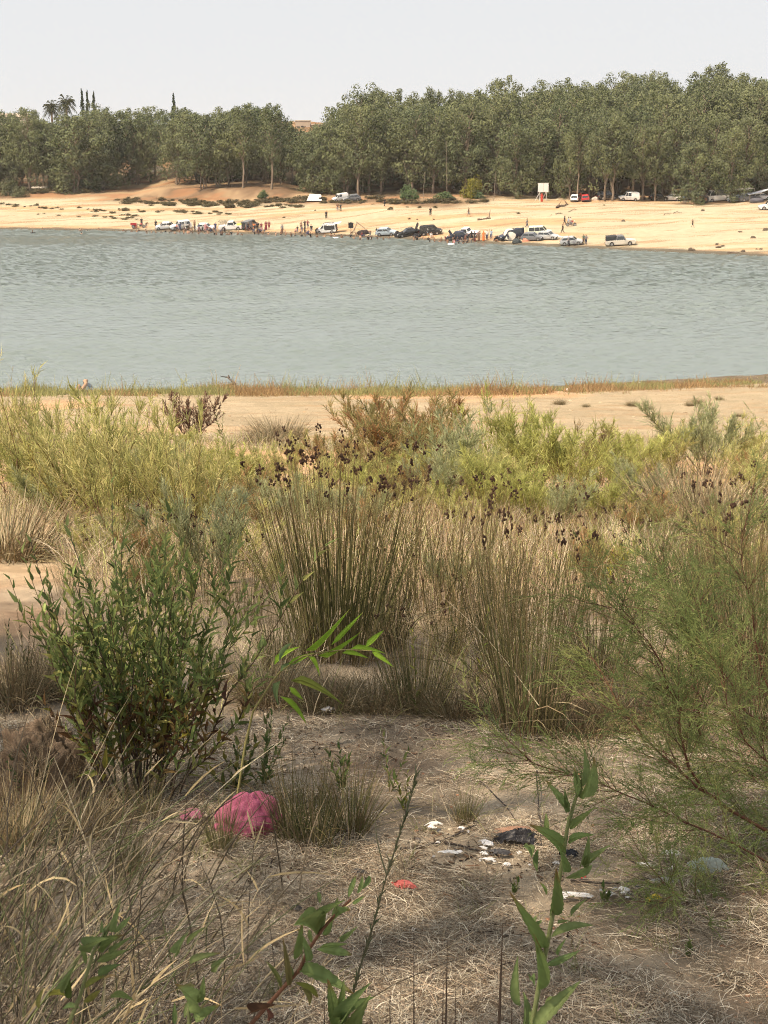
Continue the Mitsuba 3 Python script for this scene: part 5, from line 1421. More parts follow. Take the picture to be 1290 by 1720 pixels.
for q, (u, v, h, s) in enumerate(((60, 1340, 170, 1.0), (135, 1345, 120, 1.1), (20, 1350, 120, 1.1))):
    K, _ = plant('dry_brush', group(f'kind_of_dry_brush_{q}', {k: m.ply('woody') for k, m in tamarisk(400 + q, 1.0, 9, 0.9, [(0.30, 0.24, 0.16), (0.2, 0.16, 0.11), (0.38, 0.31, 0.21)], 0.5, 0.16, 0.0022, (0.17, 0.13, 0.1)).items()}), u, v, 0, h,
                 ('tall grey dry brush before the earth mound', 'grey dry brush right of the earth mound under the leafy shrub', 'grey dry brush at the left edge below the earth mound')[q], 'brush', wide=s)
    inst_stuff(K)
rg = np.random.default_rng(67)
for q in range(46):
    u, v = (rg.uniform(690, 925), rg.uniform(1395, 1462)) if q < 26 else (rg.uniform(925, 1240), rg.uniform(1435, 1525))
    c = [(0.6, 0.6, 0.6), (0.05, 0.05, 0.05), (0.42, 0.43, 0.45), (0.1, 0.085, 0.075), (0.3, 0.25, 0.2), (0.7, 0.7, 0.7)][rg.integers(0, 6)]
    litter('small_scrap', 'tiny scrap strewn ' + ('around the charred twigs and black bag' if q < 26 else 'under the tips of the dark tamarisk'), 'litter', u, v, rg.uniform(5, 14), rg.uniform(1.5, 4), c, seed=200 + q, depth=rg.uniform(0.4, 1), res=9, rz=float(rg.uniform(0, 360)), grp='small scraps ' + ('by the charred twigs' if q < 26 else 'under the tamarisk'))


def rock(u, v, w, h, lab, c, seed, name='rock', catg='rock'):
    p = at(u, v)
    s = 1 / pxm(p)
    b = blob(np.random.default_rng(seed), 1.0, 3, 0.3)
    b.vertices[:, 2] = np.maximum(b.vertices[:, 2], -0.4)
    K = tag(new(name), lab, catg)
    scene[K] = mikit.ply((b.vertices * np.array([w / 2, w / 2.6, h / 1.6]) * s, b.faces), 'matte', smooth=True, color=np.tile(np.array(c), (len(b.vertices), 1)) * (0.7 + 0.6 * meshkit.fbm(b.vertices * 5, 3)[:, None]), to_world=T().translate((p + [0, 0, 0.1 * h * s]).tolist()))


rock(905, 852, 26, 26, 'pale rounded stone half hidden below the bright tamarisks', (0.5, 0.36, 0.23), 1, 'stone', 'stone')
rock(955, 657, 14, 7, 'white rock on the mud at the near shore right of centre', (0.75, 0.75, 0.73), 2)
rock(868, 661, 12, 7, 'dark lump on the near shore left of the white rock', (0.06, 0.055, 0.045), 3)
rock(1074, 645, 8, 4, 'small white stone on the mud farther along the near shore', (0.72, 0.72, 0.7), 4)
rock(1195, 647, 6, 3, 'tiny white stone on the near shore toward the right', (0.7, 0.7, 0.68), 5)
rock(993, 657, 6, 4, 'tiny pale stone right of the white rock on the near shore', (0.6, 0.58, 0.54), 6)
for i, (u, v, w, h, lab) in enumerate((
        (1160, 421, 8, 7, 'dark rock on the far beach at the right, left one of a close pair'), (1165, 421, 6, 5, 'smaller dark rock touching the left one of the pair on the far beach'), (1204, 411, 6, 4, 'small dark rock right of the close pair on the far beach'),
        (1207, 416, 10, 4, 'flat dark rock below the small one on the far beach'), (1214, 414, 7, 4, 'dark rock right of the flat one on the far beach'), (1248, 423, 8, 5, 'dark rock just above the far waterline at the right'),
        (1271, 419, 4, 3, 'small rock near the right edge above the far waterline, left of two'), (1278, 419, 6, 3, 'small rock near the right edge above the far waterline, right of two'), (1265, 400, 9, 5, 'dark rock high on the far beach toward the right edge'),
        (1286, 387, 10, 6, 'rock cut by the right edge on the far beach'), (1180, 354, 6, 4, 'small rock below the bushy tree at the top of the far beach'), (1243, 390, 8, 3, 'flat pale brown rock on the upper far beach at the right'), (1047, 372, 7, 4, 'dark tuft-like rock in the middle of the far beach'))):
    rock(u, v, w, h, lab, (0.13, 0.105, 0.08), 20 + i)


def log(a_, b_, r0, r1, lab, c=(0.14, 0.10, 0.075), lift=0.0, name='driftwood', twigs=0):
    A, B = at(*a_), at(*b_)
    A[2] += r0 * 0.6
    B[2] += r1 * 0.6 + lift
    t_ = np.linspace(0, 1, 8)[:, None]
    rg = np.random.default_rng(int(a_[0]))
    S = A + (B - A) * t_
    S[1:-1] += rg.normal(0, 0.04 * np.linalg.norm(B - A), (6, 3)) * [1, 1, 0.4]
    m = MB()
    tubes(m, S[None], np.linspace(r0, r1, 8)[None] * rg.uniform(0.8, 1.2, (1, 8)), [c], 7)
    for _ in range(twigs):
        s = S[rg.integers(2, 7)]
        e = s + rg.normal(0, 0.5, 3) + [0, 0, 0.5]
        tubes(m, np.array([[s, (s + e) / 2 + rg.normal(0, 0.05, 3), e]]), np.array([[r1, r1 * 0.7, r1 * 0.2]]), [c], 5)
    K = tag(new(name), lab, 'driftwood')
    scene[K] = m.ply('woody', smooth=True)


log((935, 350), (954, 344), 0.28, 0.12, 'grey driftwood log with stubs on the far beach below the notice board', twigs=4)
log((925, 362), (968, 352), 0.10, 0.06, 'long thin driftwood line on the far beach under the log')
log((1222, 425), (1240, 425), 0.14, 0.1, 'dark log lying at the far waterline near the right')
log((920, 330), (937, 337), 0.16, 0.10, 'pale bleached trunk lying below the notice board', (0.5, 0.44, 0.35), twigs=1)
log((802, 370), (824, 367), 0.2, 0.12, 'dark driftwood pile on the far beach right of centre', twigs=3)
log((1115, 362), (1146, 357), 0.07, 0.05, 'dark line of driftwood on the upper far beach at the right')
log((398, 660), (384, 641), 0.10, 0.05, 'dark forked driftwood branch leaning up at the near waterline', (0.08, 0.065, 0.055), lift=0.75, twigs=1)
log((139, 660), (143, 650), 0.18, 0.12, 'weathered stump standing in the shore grass at the left', (0.3, 0.19, 0.12), lift=0.4, name='stump')
for u, v, h, lab in ((940, 680, 14, 'small dark tuft on the near beach right of centre'), (1062, 682, 14, 'small dry tuft on the near beach left of the twin tufts'), (1160, 682, 12, 'small tuft on the near beach, left of the twin tufts near the right'), (1172, 678, 14, 'small tuft on the near beach, right of the twin tufts near the right'),
                     (1208, 672, 10, 'green tuft on the near beach near the shore grass at the right'), (985, 684, 9, 'low flat tuft on the near beach beside the dark tuft'), (1240, 700, 10, 'low green tuft on the near beach at the right'), (1090, 688, 8, 'low flat tuft in the middle of the near beach at the right')):
    key, _ = plant('beach_tuft', RUSH['grey'][0][0], u, v, 0, h * 1.3, lab, 'tuft', wide=0.9)
    stuffed(key, RUSH['grey'][0][1])

# ------------------------------------------------------------------ cars on the far bank
solid('tyre_rubber', (0.02, 0.02, 0.02), 0.8)
solid('wheel_rim', (0.4, 0.4, 0.42), 0.35, metallic=0.6)
solid('car_glass', (0.03, 0.035, 0.04), 0.08, specular=0.8)
solid('lamp_clear', (0.7, 0.72, 0.74), 0.15)
solid('lamp_red', (0.4, 0.02, 0.02), 0.25)
solid('dark_plastic', (0.035, 0.035, 0.038), 0.6)
solid('rust_iron', (0.22, 0.11, 0.07), 0.8)
solid('dark_steel', (0.06, 0.06, 0.065), 0.5, metallic=0.4)
PAINT = {'white': (0.78, 0.78, 0.77), 'silver': (0.42, 0.44, 0.46), 'silver_blue': (0.36, 0.43, 0.50), 'black': (0.018, 0.018, 0.02), 'grey': (0.17, 0.18, 0.20), 'beige': (0.62, 0.58, 0.50), 'blue_black': (0.025, 0.03, 0.055), 'yellow': (0.75, 0.72, 0.10), 'red': (0.42, 0.035, 0.04), 'green_white': (0.6, 0.66, 0.55)}
for k_, c_ in PAINT.items():
    solid(f'paint_{k_}', c_, 0.25, clearcoat=0.7, clearcoat_gloss=0.9)


def extrude(poly, y0, y1, taper=None):
    """side outline (x, z) drawn out from y0 to y1; taper(z) narrows it"""
    m = trimesh.creation.extrude_polygon(poly, y1 - y0, engine='earcut')
    v = np.stack([m.vertices[:, 0], m.vertices[:, 2] + y0, m.vertices[:, 1]], -1)
    if taper is not None:
        v[:, 1] *= taper(v[:, 2])
    return trimesh.Trimesh(v, m.faces[:, ::-1], process=False)


_car = {}


def car_parts(kind):
    """{part: (mesh, material)}, nose towards +x, wheels on z = 0"""
    if kind in _car:
        return _car[kind]
    #       length width  height  belt  nose_h cowl  roof_f roof_r  tail(top x at belt)
    L, W, Ht, belt, hood, cowl, rf, rr, tail, wb = {
        'hatch': (3.9, 1.66, 1.45, 0.92, 0.80, 0.95, 0.32, -1.35, -1.88, 2.45), 'saloon': (4.4, 1.72, 1.42, 0.92, 0.80, 0.85, 0.2, -1.0, -1.6, 2.6),
        'mpv': (4.25, 1.75, 1.78, 1.0, 0.92, 1.25, 0.62, -1.95, -2.08, 2.6), 'suv': (4.5, 1.8, 1.74, 1.05, 0.98, 0.95, 0.4, -1.85, -2.15, 2.65),
        'van': (4.2, 1.75, 1.80, 1.02, 0.92, 1.2, 0.6, -2.0, -2.08, 2.65), 'pickup': (5.2, 1.78, 1.75, 1.05, 1.0, 1.0, 0.5, -0.55, -0.85, 3.1), 'lorry': (5.6, 2.0, 2.35, 1.3, 1.25, 2.2, 1.75, 0.75, 0.65, 3.3)}[kind]
    W2, f, r = W / 2, L / 2, -L / 2
    wr = 0.36 if kind in ('pickup', 'suv', 'lorry') else 0.31
    ax = (wb / 2 + 0.05, -wb / 2 + 0.05)
    bed = kind in ('pickup', 'lorry')
    top = belt if not bed else belt - 0.1
    body = Polygon([(r, 0.42), (r - 0.02, 0.62), (r + 0.03, top), (tail, belt), (cowl, belt), (f - 0.35, hood - 0.02), (f - 0.08, hood - 0.14), (f, 0.62), (f - 0.02, 0.38), (f - 0.3, 0.26), (r + 0.35, 0.26)])
    for x in ax:
        body = body.difference(Point(x, wr).buffer(wr * 1.2, 10))
    body = max(getattr(body, 'geoms', [body]), key=lambda g: g.area)
    tb = lambda z: 1 - 0.05 * np.clip((0.55 - z) / 0.3, 0, 1) - 0.04 * np.clip((z - 0.7) / 0.4, 0, 1)
    tc = lambda z: 0.96 - 0.17 * np.clip((z - belt) / (Ht - belt), 0, 1)
    cab_pts = [(tail, belt), (rr, Ht), (rr + 0.1, Ht + 0.02), (rf - 0.1, Ht + 0.02), (rf, Ht - 0.01), (cowl, belt)]
    parts = {'body': (cat([extrude(body, -W2, W2, tb)] + ([rowbox((r + 0.05, -W2 * 0.9, 0.35), (f - 0.1, W2 * 0.9, 0.6))])), None), 'cabin': (extrude(Polygon(cab_pts), -W2, W2, tc), None)}
    # glass, 4 mm proud of the cabin
    def quad_slab(p, q, wp, wq, th=0.012):
        (x0, z0), (x1, z1) = p, q
        n = np.array([z1 - z0, -(x1 - x0)]) / math.hypot(x1 - x0, z1 - z0)
        if n[0] * (1 if x0 > 0 and p[0] > q[0] else -1) < 0:
            n = -n
        v = []
        for e in (-th * 0.5, th * 0.5 + 0.004):
            for (x, z, w) in ((x0, z0, wp), (x1, z1, wq)):
                for s in (-1, 1):
                    v.append((x + n[0] * e, s * w, z + n[1] * e))
        return trimesh.convex.convex_hull(np.array(v))

    def lerp(a, b, t):
        return (a[0] + (b[0] - a[0]) * t, a[1] + (b[1] - a[1]) * t)

    wq = lambda z, m: W2 * tc(np.array(z)) * m
    A, B = (cowl, belt), (rf, Ht)
    p, q = lerp(A, B, 0.06), lerp(A, B, 0.9)
    parts['windscreen'] = (quad_slab(p, q, wq(p[1], 0.9), wq(q[1], 0.9)), 'car_glass')
    A, B = (tail, belt), (rr, Ht)
    p, q = lerp(A, B, 0.12), lerp(A, B, 0.82)
    if kind != 'van':
        parts['rear_window'] = (quad_slab(p, q, wq(p[1], 0.85), wq(q[1], 0.85)), 'car_glass')
    xl = lambda z: tail + (rr - tail) * (z - belt) / (Ht - belt)
    xr = lambda z: cowl + (rf - cowl) * (z - belt) / (Ht - belt)
    z0, z1 = belt + 0.04, Ht - 0.12
    xs = [xr(z0) - 0.12, xr(z1) - 0.06]
    n = {'hatch': 2, 'saloon': 2, 'mpv': 3, 'suv': 3, 'van': 2, 'pickup': 1, 'lorry': 1}[kind]
    left = -0.35 if kind == 'van' else xl(z0) + 0.14
    cuts = np.linspace(left, xs[0], n + 1)
    k = 0
    for s in (-1, 1):
        for i in range(n):
            xa, xb = cuts[i] + 0.035, cuts[i + 1] - 0.035
            ta = max(xa, xl(z1) + 0.12) if i == 0 and kind != 'van' else xa
            tb_ = min(xb, xs[1]) if i == n - 1 else xb
            g = Polygon([(xa, z0), (xb, z0), (tb_, z1), (ta, z1)])
            m = extrude(g, -0.01, 0.01)
            v = m.vertices.copy()
            v[:, 1] = s * (W2 * tc(v[:, 2]) + v[:, 1] * 0.4 + 0.002)
            parts['side_window' + (f'_{k:03d}' if k else '')] = (trimesh.Trimesh(v, m.faces, process=False), 'car_glass')
            k += 1
    for i, (x, s) in enumerate([(x, s) for x in ax for s in (-1, 1)]):
        nm = 'wheel' + (f'_{i:03d}' if i else '')
        yc = s * (W2 - 0.13)
        t = trimesh.creation.annulus(r_min=wr * 0.6, r_max=wr, height=0.2, sections=20)
        rim = trimesh.creation.cylinder(wr * 0.61, 0.15, sections=14)
        for m in (t, rim):
            m.apply_transform(trimesh.transformations.rotation_matrix(math.pi / 2, [1, 0, 0]))
            m.apply_translation([x, yc, wr])
        parts[nm + '__tyre'] = (t, 'tyre_rubber')
        parts[nm + '__rim'] = (rim, 'wheel_rim')
    for i, s in enumerate((-1, 1)):
        sfx = f'_{i:03d}' if i else ''
        parts['headlight' + sfx] = (rowbox((f - 0.12, s * W2 * 0.72 - 0.17, hood - 0.27), (f + 0.005, s * W2 * 0.72 + 0.17, hood - 0.13)), 'lamp_clear')
        parts['tail_light' + sfx] = (rowbox((r - 0.03, s * W2 * 0.82 - 0.08, 0.66), (r + 0.06, s * W2 * 0.82 + 0.08, 0.9)), 'lamp_red')
        parts['mirror' + sfx] = (rowbox((xr(belt) - 0.32, s * (W2 + 0.07) - 0.07, belt + 0.02), (xr(belt) - 0.2, s * (W2 + 0.07) + 0.07, belt + 0.17)), 'dark_plastic')
    parts['front_bumper'] = (rowbox((f - 0.12, -W2 * 0.93, 0.34), (f + 0.05, W2 * 0.93, 0.52)), 'dark_plastic')
    parts['rear_bumper'] = (rowbox((r - 0.06, -W2 * 0.93, 0.36), (r + 0.1, W2 * 0.93, 0.54)), 'dark_plastic')
    _car[kind] = parts
    return parts


def car(kind, colour, u, v, yaw, lab, category='car', extra=(), size=1.0, cabin=None, drop=()):
    """yaw 0: nose to the right of the photograph, 90: nose away from it"""
    p = at(u, v)
    key = tag(new({'van': 'parked_van', 'pickup': 'parked_pickup', 'lorry': 'parked_lorry'}.get(kind, 'parked_car')), lab, category, 'vehicles parked on the far bank')
    e = 1.2
    hx, hy = ground_z(p[0] + e, p[1]) - ground_z(p[0] - e, p[1]), ground_z(p[0], p[1] + e) - ground_z(p[0], p[1] - e)
    M = T().translate(p.tolist()).rotate([0, 1, 0], -math.degrees(math.atan2(hx, 2 * e))).rotate([1, 0, 0], math.degrees(math.atan2(hy, 2 * e))).rotate([0, 0, 1], yaw).scale(size)
    for k, (m, b) in car_parts(kind).items():
        if any(k.startswith(x) for x in drop):
            continue
        b = b or f'paint_{cabin if cabin and k == "cabin" else colour}'
        kk = (kind, k)
        if kk not in _carply:
            _carply[kk] = mikit.ply(m, b, smooth=25)
        scene[f'{key}__{k}'] = {**_carply[kk], 'bsdf': {'type': 'ref', 'id': b}, 'to_world': M}
    for k, m, b in extra:
        scene[f'{key}__{k}'] = mikit.ply(m, b, smooth=25, to_world=M)
    return key


_carply = {}


def flap(hinge, ang, length, width, th=0.05):
    """a raised bonnet or tailgate: hinged at (x, z), turned up by ang degrees from +x"""
    m = rowbox((0, -width / 2, -th / 2), (length, width / 2, th / 2))
    m.apply_transform(trimesh.transformations.rotation_matrix(-math.radians(ang), [0, 1, 0]))
    m.apply_translation([hinge[0], 0, hinge[1]])
    return m


def door(x, s, W2, zt, out=0.8, th=0.06):
    """an open door standing out from the side"""
    return rowbox((x - th / 2, min(s * W2, s * (W2 + out)), 0.42), (x + th / 2, max(s * W2, s * (W2 + out)), zt))


def rack(x0, x1, y, z0, z1, n=6):
    ms = [bar((x0, s * y, z1), (x1, s * y, z1), 0.03) for s in (-1, 1)] + [bar((x, -y, z1), (x, y, z1), 0.03) for x in (x0, x1)] + [bar((x0, s * y, (z0 + z1) / 2), (x1, s * y, (z0 + z1) / 2), 0.025) for s in (-1, 1)]
    ms += [bar((x0 + (x1 - x0) * i / (n - 1), s * y, z0), (x0 + (x1 - x0) * i / (n - 1), s * y, z1), 0.025) for i in range(n) for s in (-1, 1)]
    return cat(ms)


canopy = extrude(Polygon([(-2.55, 0.97), (-2.5, 1.72), (-0.72, 1.80), (-0.62, 0.97)]), -0.84, 0.84, lambda z: 1 - 0.08 * np.clip((z - 1) / 0.8, 0, 1))
cw = [(f'canopy__window' + (f'_{i:03d}' if i else ''), rowbox((-2.38 + 0.58 * (i % 3), -0.852 if i < 3 else 0.835, 1.12), (-1.88 + 0.58 * (i % 3), -0.80 if i < 3 else 0.86, 1.62)), 'car_glass') for i in range(6)]
car('pickup', 'beige', 1042, 412, -6, 'beige pickup with a dark canopy over its bed, standing alone right of the other cars', 'pickup', [('canopy', canopy, 'dark_plastic')] + cw, cabin='grey')
car('hatch', 'silver', 960, 411, -12, 'silver car with open doors nearest the water, left of the beige pickup', extra=[('door', door(0.35, -1, 0.8, 1.0), 'paint_silver'), ('door_001', door(-0.6, -1, 0.8, 1.0), 'paint_silver'), ('tailgate', flap((-1.5, 1.42), 165, 0.9, 1.3), 'paint_silver')])
car('hatch', 'silver', 920, 402, -30, 'bright silver car behind the grey car, angled toward the water')
car('mpv', 'green_white', 907, 396, -12, 'pale silver green estate car parked behind the bright silver car')
car('hatch', 'grey', 894, 404, -22, 'dark grey car between the open dark car and the bright silver car')
car('mpv', 'blue_black', 858, 402, 195, 'dark blue people carrier with its doors open behind the straw coloured parasol', extra=[('door', door(1.0, 1, 0.85, 1.5), 'paint_blue_black'), ('tailgate', rowbox((-2.95, -0.8, 0.55), (-2.13, -0.72, 1.7)), 'paint_blue_black')])
car('pickup', 'white', 783, 398, 150, 'white pickup with a tall cab standing behind the bathers right of centre', 'pickup')
car('hatch', 'blue_black', 768, 402, 165, 'dark car with raised bonnet beside the white pickup', extra=[('bonnet', flap((0.95, 0.95), 62, 0.95, 1.3), 'paint_blue_black')])
car('mpv', 'black', 724, 394, -12, 'black people carrier facing right, right of the black car with raised tailgate')
car('saloon', 'black', 686, 396, 190, 'black car with its bonnet and boot raised left of the black people carrier', extra=[('boot_lid', flap((-1.55, 1.0), 118, 1.3, 1.4, 0.08), 'paint_black'), ('bonnet', flap((0.9, 0.95), 55, 1.0, 1.3), 'paint_silver')])
car('hatch', 'silver_blue', 649, 395, -18, 'silver blue hatchback left of the black car with raised lids')
car('van', 'white', 549, 391, 168, 'white van with its rear open beside the timber shelter', 'van', [('tailgate', flap((-2.0, 1.8), 172, 1.1, 1.5), 'paint_white'), ('cargo_opening', rowbox((-2.125, -0.7, 0.6), (-2.06, 0.7, 1.68)), 'dark_plastic'), ('side_opening', rowbox((-1.9, 0.80, 0.75), (0.2, 0.90, 1.6)), 'dark_plastic'), ('roof_rack', rack(-1.6, 0.4, 0.6, 1.82, 1.95, 4), 'dark_steel')])
car('van', 'grey', 421, 384, 62, 'dark grey van seen from behind, right of the white pickup with the yellow bonnet', 'van', [('door', rowbox((-2.9, -0.83, 0.5), (-2.1, -0.78, 1.7)), 'paint_grey'), ('cargo_opening', rowbox((-2.125, -0.7, 0.6), (-2.06, 0.7, 1.68)), 'dark_plastic')])
car('pickup', 'white', 389, 386, -8, 'white pickup with a yellow bonnet and a slatted rack on its bed', 'pickup', [('rack', rack(-2.5, -0.7, 0.82, 0.95, 1.9, 7), 'dark_steel'), ('yellow_bonnet', rowbox((1.12, -0.78, 1.03), (2.2, 0.78, 1.075)), 'paint_yellow')])
car('hatch', 'white', 346, 387, -12, 'white hatchback behind a crowd of bathers left of the yellow bonneted pickup')
car('suv', 'white', 304, 385, 200, 'white four by four with open doors beside the white hatchback at the left', extra=[('door', door(0.5, 1, 0.86, 1.6), 'paint_white'), ('door_001', door(-0.7, 1, 0.86, 1.6), 'paint_white')])
car('hatch', 'white', 277, 385, 188, 'white hatchback leftmost of the parked cars with a dark bumper', extra=[('hood_trim', rowbox((1.5, -0.6, 0.5), (1.99, 0.6, 0.68)), 'dark_plastic')])
car('van', 'white', 1056, 337, 184, 'white panel van parked at the edge of the wood', 'van')
car('lorry', 'white', 1207, 338, 186, 'white lorry cab facing left between the tarpaulin shelters', 'lorry', [('cargo_box', rowbox((-2.8, -0.95, 1.0), (0.5, 0.95, 2.5)), 'paint_grey')])
car('suv', 'white', 1294, 352, 175, 'white car cut by the right edge at the top of the far beach')
car('van', 'white', 572, 337, 200, 'white van on the upper bank behind the white tent', 'van', size=0.85)
car('hatch', 'grey', 591, 338, 190, 'dark grey car right of the white van on the upper bank')
car('hatch', 'white', 966, 338, 75, 'white car parked under the trees left of the white panel van')
car('hatch', 'red', 984, 338, 80, 'small red car under the trees left of the white panel van')
car('suv', 'black', 1020, 335, 10, 'dark car in the shade behind the white panel van')
car('pickup', 'grey', 1150, 336, 5, 'dark pickup in the shade under the left tarpaulin', 'pickup')
car('hatch', 'silver', 1188, 338, 170, 'pale car in the shade left of the white lorry')
car('hatch', 'white', 1128, 337, 170, 'white car in the shade left of the tan tarpaulin')
car('hatch', 'black', 1106, 337, 12, 'black car in the shade right of the white panel van')
car('van', 'grey', 1168, 335, 4, 'grey van in the deep shade behind the tractor', 'van')
car('hatch', 'silver_blue', 1236, 339, 176, 'pale blue car under the cream tarpaulin right of the white lorry')
car('hatch', 'white', 1278, 336, 12, 'white car at the back of the silver tarpaulin')
car('suv', 'grey', 1258, 338, 4, 'dark car under the silver tarpaulin')


# ------------------------------------------------------------------ other things on the far bank
def boxes(key, parts, p, yaw=0.0, size=1.0):
    M = T().translate(p.tolist()).rotate([0, 0, 1], yaw).scale(size)
    for k, m, b in parts:
        scene[f'{key}__{k}'] = mikit.ply(m, b, smooth=25, to_world=M)


solid('white_board', (0.72, 0.73, 0.72), 0.5)
solid('pale_post', (0.6, 0.58, 0.55), 0.6)
solid('canvas', (0.66, 0.62, 0.55), 0.8)
solid('silver_tarp', (0.50, 0.54, 0.60), 0.35)
solid('tan_tarp', (0.58, 0.46, 0.34), 0.8)
solid('grey_wood', (0.25, 0.20, 0.16), 0.85)
solid('black_cloth', (0.02, 0.02, 0.022), 0.9)
p = at(912, 337)
K = tag(new('notice_board'), 'white double notice board raised on slanting legs at the edge of the wood', 'sign')
parts = [('board', rowbox((-1.15, -0.05, 1.9), (-0.1, 0.05, 3.6)), 'white_board'), ('board_001', rowbox((0.06, -0.05, 1.9), (1.12, 0.05, 3.6)), 'white_board'), ('frame', cat([rowbox((-1.22, -0.08, 3.6), (1.2, 0.08, 3.72)), rowbox((-1.22, -0.08, 1.8), (1.2, 0.08, 1.9)), rowbox((-0.1, -0.08, 1.9), (0.06, 0.08, 3.6))]), 'pale_post')]
for i, (a_, b_) in enumerate((((-0.7, 0, -0.2), (-0.7, 0, 1.8)), ((0.7, 0, -0.2), (0.7, 0, 1.8)), ((-1.7, 0.6, -0.2), (-0.7, 0, 1.8)), ((-0.2, 0.8, -0.2), (0.6, 0, 1.8)))):
    parts.append(('leg' + (f'_{i:03d}' if i else ''), bar(a_, b_, 0.07), 'pale_post'))
boxes(K, parts, p, 4)
p = at(530, 337)
K = tag(new('tent'), 'small white ridge tent on the upper bank', 'tent')
hw, hl, ht = 1.75, 1.5, 1.5
V = np.array([[-hw, -hl, 0], [hw, -hl, 0.0], [hw, hl, 0], [-hw, hl, 0], [-hw * 0.75, 0, ht], [hw * 0.7, 0, ht * 0.92]])
boxes(K, [('canvas_roof', trimesh.convex.convex_hull(V), 'canvas'), ('doorway', rowbox((hw * 0.55, -hl * 0.72, 0.02), (hw * 0.99, -hl * 0.2, 0.75)), 'dark_plastic')], p, -8)
# the timber shelter by the water
p = at(602, 391)
K = tag(new('lean_to'), 'rough shelter of slanting poles and dark cloth at the water right of the white van', 'shelter')
parts = []
for i, (a_, b_) in enumerate((((-1.2, 0, 0), (-0.2, 0.3, 2.0)), ((2.4, 0, 0), (-0.4, 0.3, 2.1)), ((-1.0, 1.6, 0), (-0.2, 1.2, 2.0)), ((2.2, 1.8, 0), (-0.4, 1.2, 2.1)), ((-0.3, -0.1, 2.02), (-0.3, 1.6, 2.02)))):
    parts.append(('pole' + (f'_{i:03d}' if i else ''), bar(a_, b_, 0.06), 'grey_wood'))
parts.append(('cloth', trimesh.convex.convex_hull(np.array([[-0.2, 0.35, 2.0], [2.0, 0.2, 0.35], [1.9, 1.7, 0.3], [-0.2, 1.2, 1.98], [-0.25, 0.4, 1.9], [1.9, 0.3, 0.27]])), 'grey_wood'))
parts.append(('curtain', rowbox((-2.0, 0.1, 0.9), (-1.0, 0.2, 2.0)), 'black_cloth'))
parts.append(('post', bar((-1.5, 0.15, -0.2), (-1.5, 0.15, 2.1), 0.05), 'grey_wood'))
boxes(K, parts, p, 0)
log((510, 392), (585, 396), 0.12, 0.09, 'long dark pole lying at the water below the open white van')
log((590, 397), (640, 398), 0.08, 0.06, 'thin dark pole lying at the water below the timber shelter')


def awning(K, w, d, h0, h1, mat, p, yaw, sag=0.25, seed=0):
    u, v = np.meshgrid(np.linspace(-1, 1, 17), np.linspace(-1, 1, 9), indexing='ij')
    z = h0 + (h1 - h0) * (u + 1) / 2 - sag * (1 - u ** 2) * (1 - v ** 2) + 0.16 * (meshkit.fbm(np.stack([u * 2, v * 2, 0 * u + seed], -1), 3) - 0.5)
    V = np.stack([u * w / 2, v * d / 2, z], -1).reshape(-1, 3)
    i, j = np.meshgrid(np.arange(16), np.arange(8), indexing='ij')
    s = (i * 9 + j).ravel()
    F = np.stack([s, s + 1, s + 10, s + 9], -1)
    m = trimesh.Trimesh(V, np.vstack([F[:, [0, 1, 2]], F[:, [0, 2, 3]]]), process=False)
    parts = [('sheet', m, mat)]
    for q, (a_, b_) in enumerate(((-1, -1), (1, -1), (-1, 1), (1, 1))):
        parts.append(('pole' + (f'_{q:03d}' if q else ''), bar((a_ * w / 2, b_ * d / 2, -0.3), (a_ * w / 2, b_ * d / 2, (h0 if a_ < 0 else h1) + 0.05), 0.05), 'grey_wood'))
    boxes(K, parts, p, yaw)


awning(tag(new('tarpaulin'), 'dull tan tarpaulin stretched on poles left of the bright bushy tree', 'awning'), 5.2, 3.5, 2.1, 2.5, 'tan_tarp', at(1140, 336), 3)
awning(tag(new('tarpaulin'), 'cream tarpaulin stretched from the white lorry toward the right', 'awning'), 4.2, 3.2, 2.3, 2.6, 'canvas', at(1246, 337), 2, 0.35, 4)
awning(tag(new('tarpaulin'), 'silver blue tarpaulin tent at the right edge of the wood', 'awning'), 4.6, 3.6, 1.4, 2.5, 'silver_tarp', at(1274, 338), 0, 0.3, 7)
awning(tag(new('tarpaulin'), 'grey awning in the shade behind the white panel van', 'awning'), 3.5, 3, 2.2, 2.2, 'dark_plastic', at(1010, 332), 0, 0.2, 9)
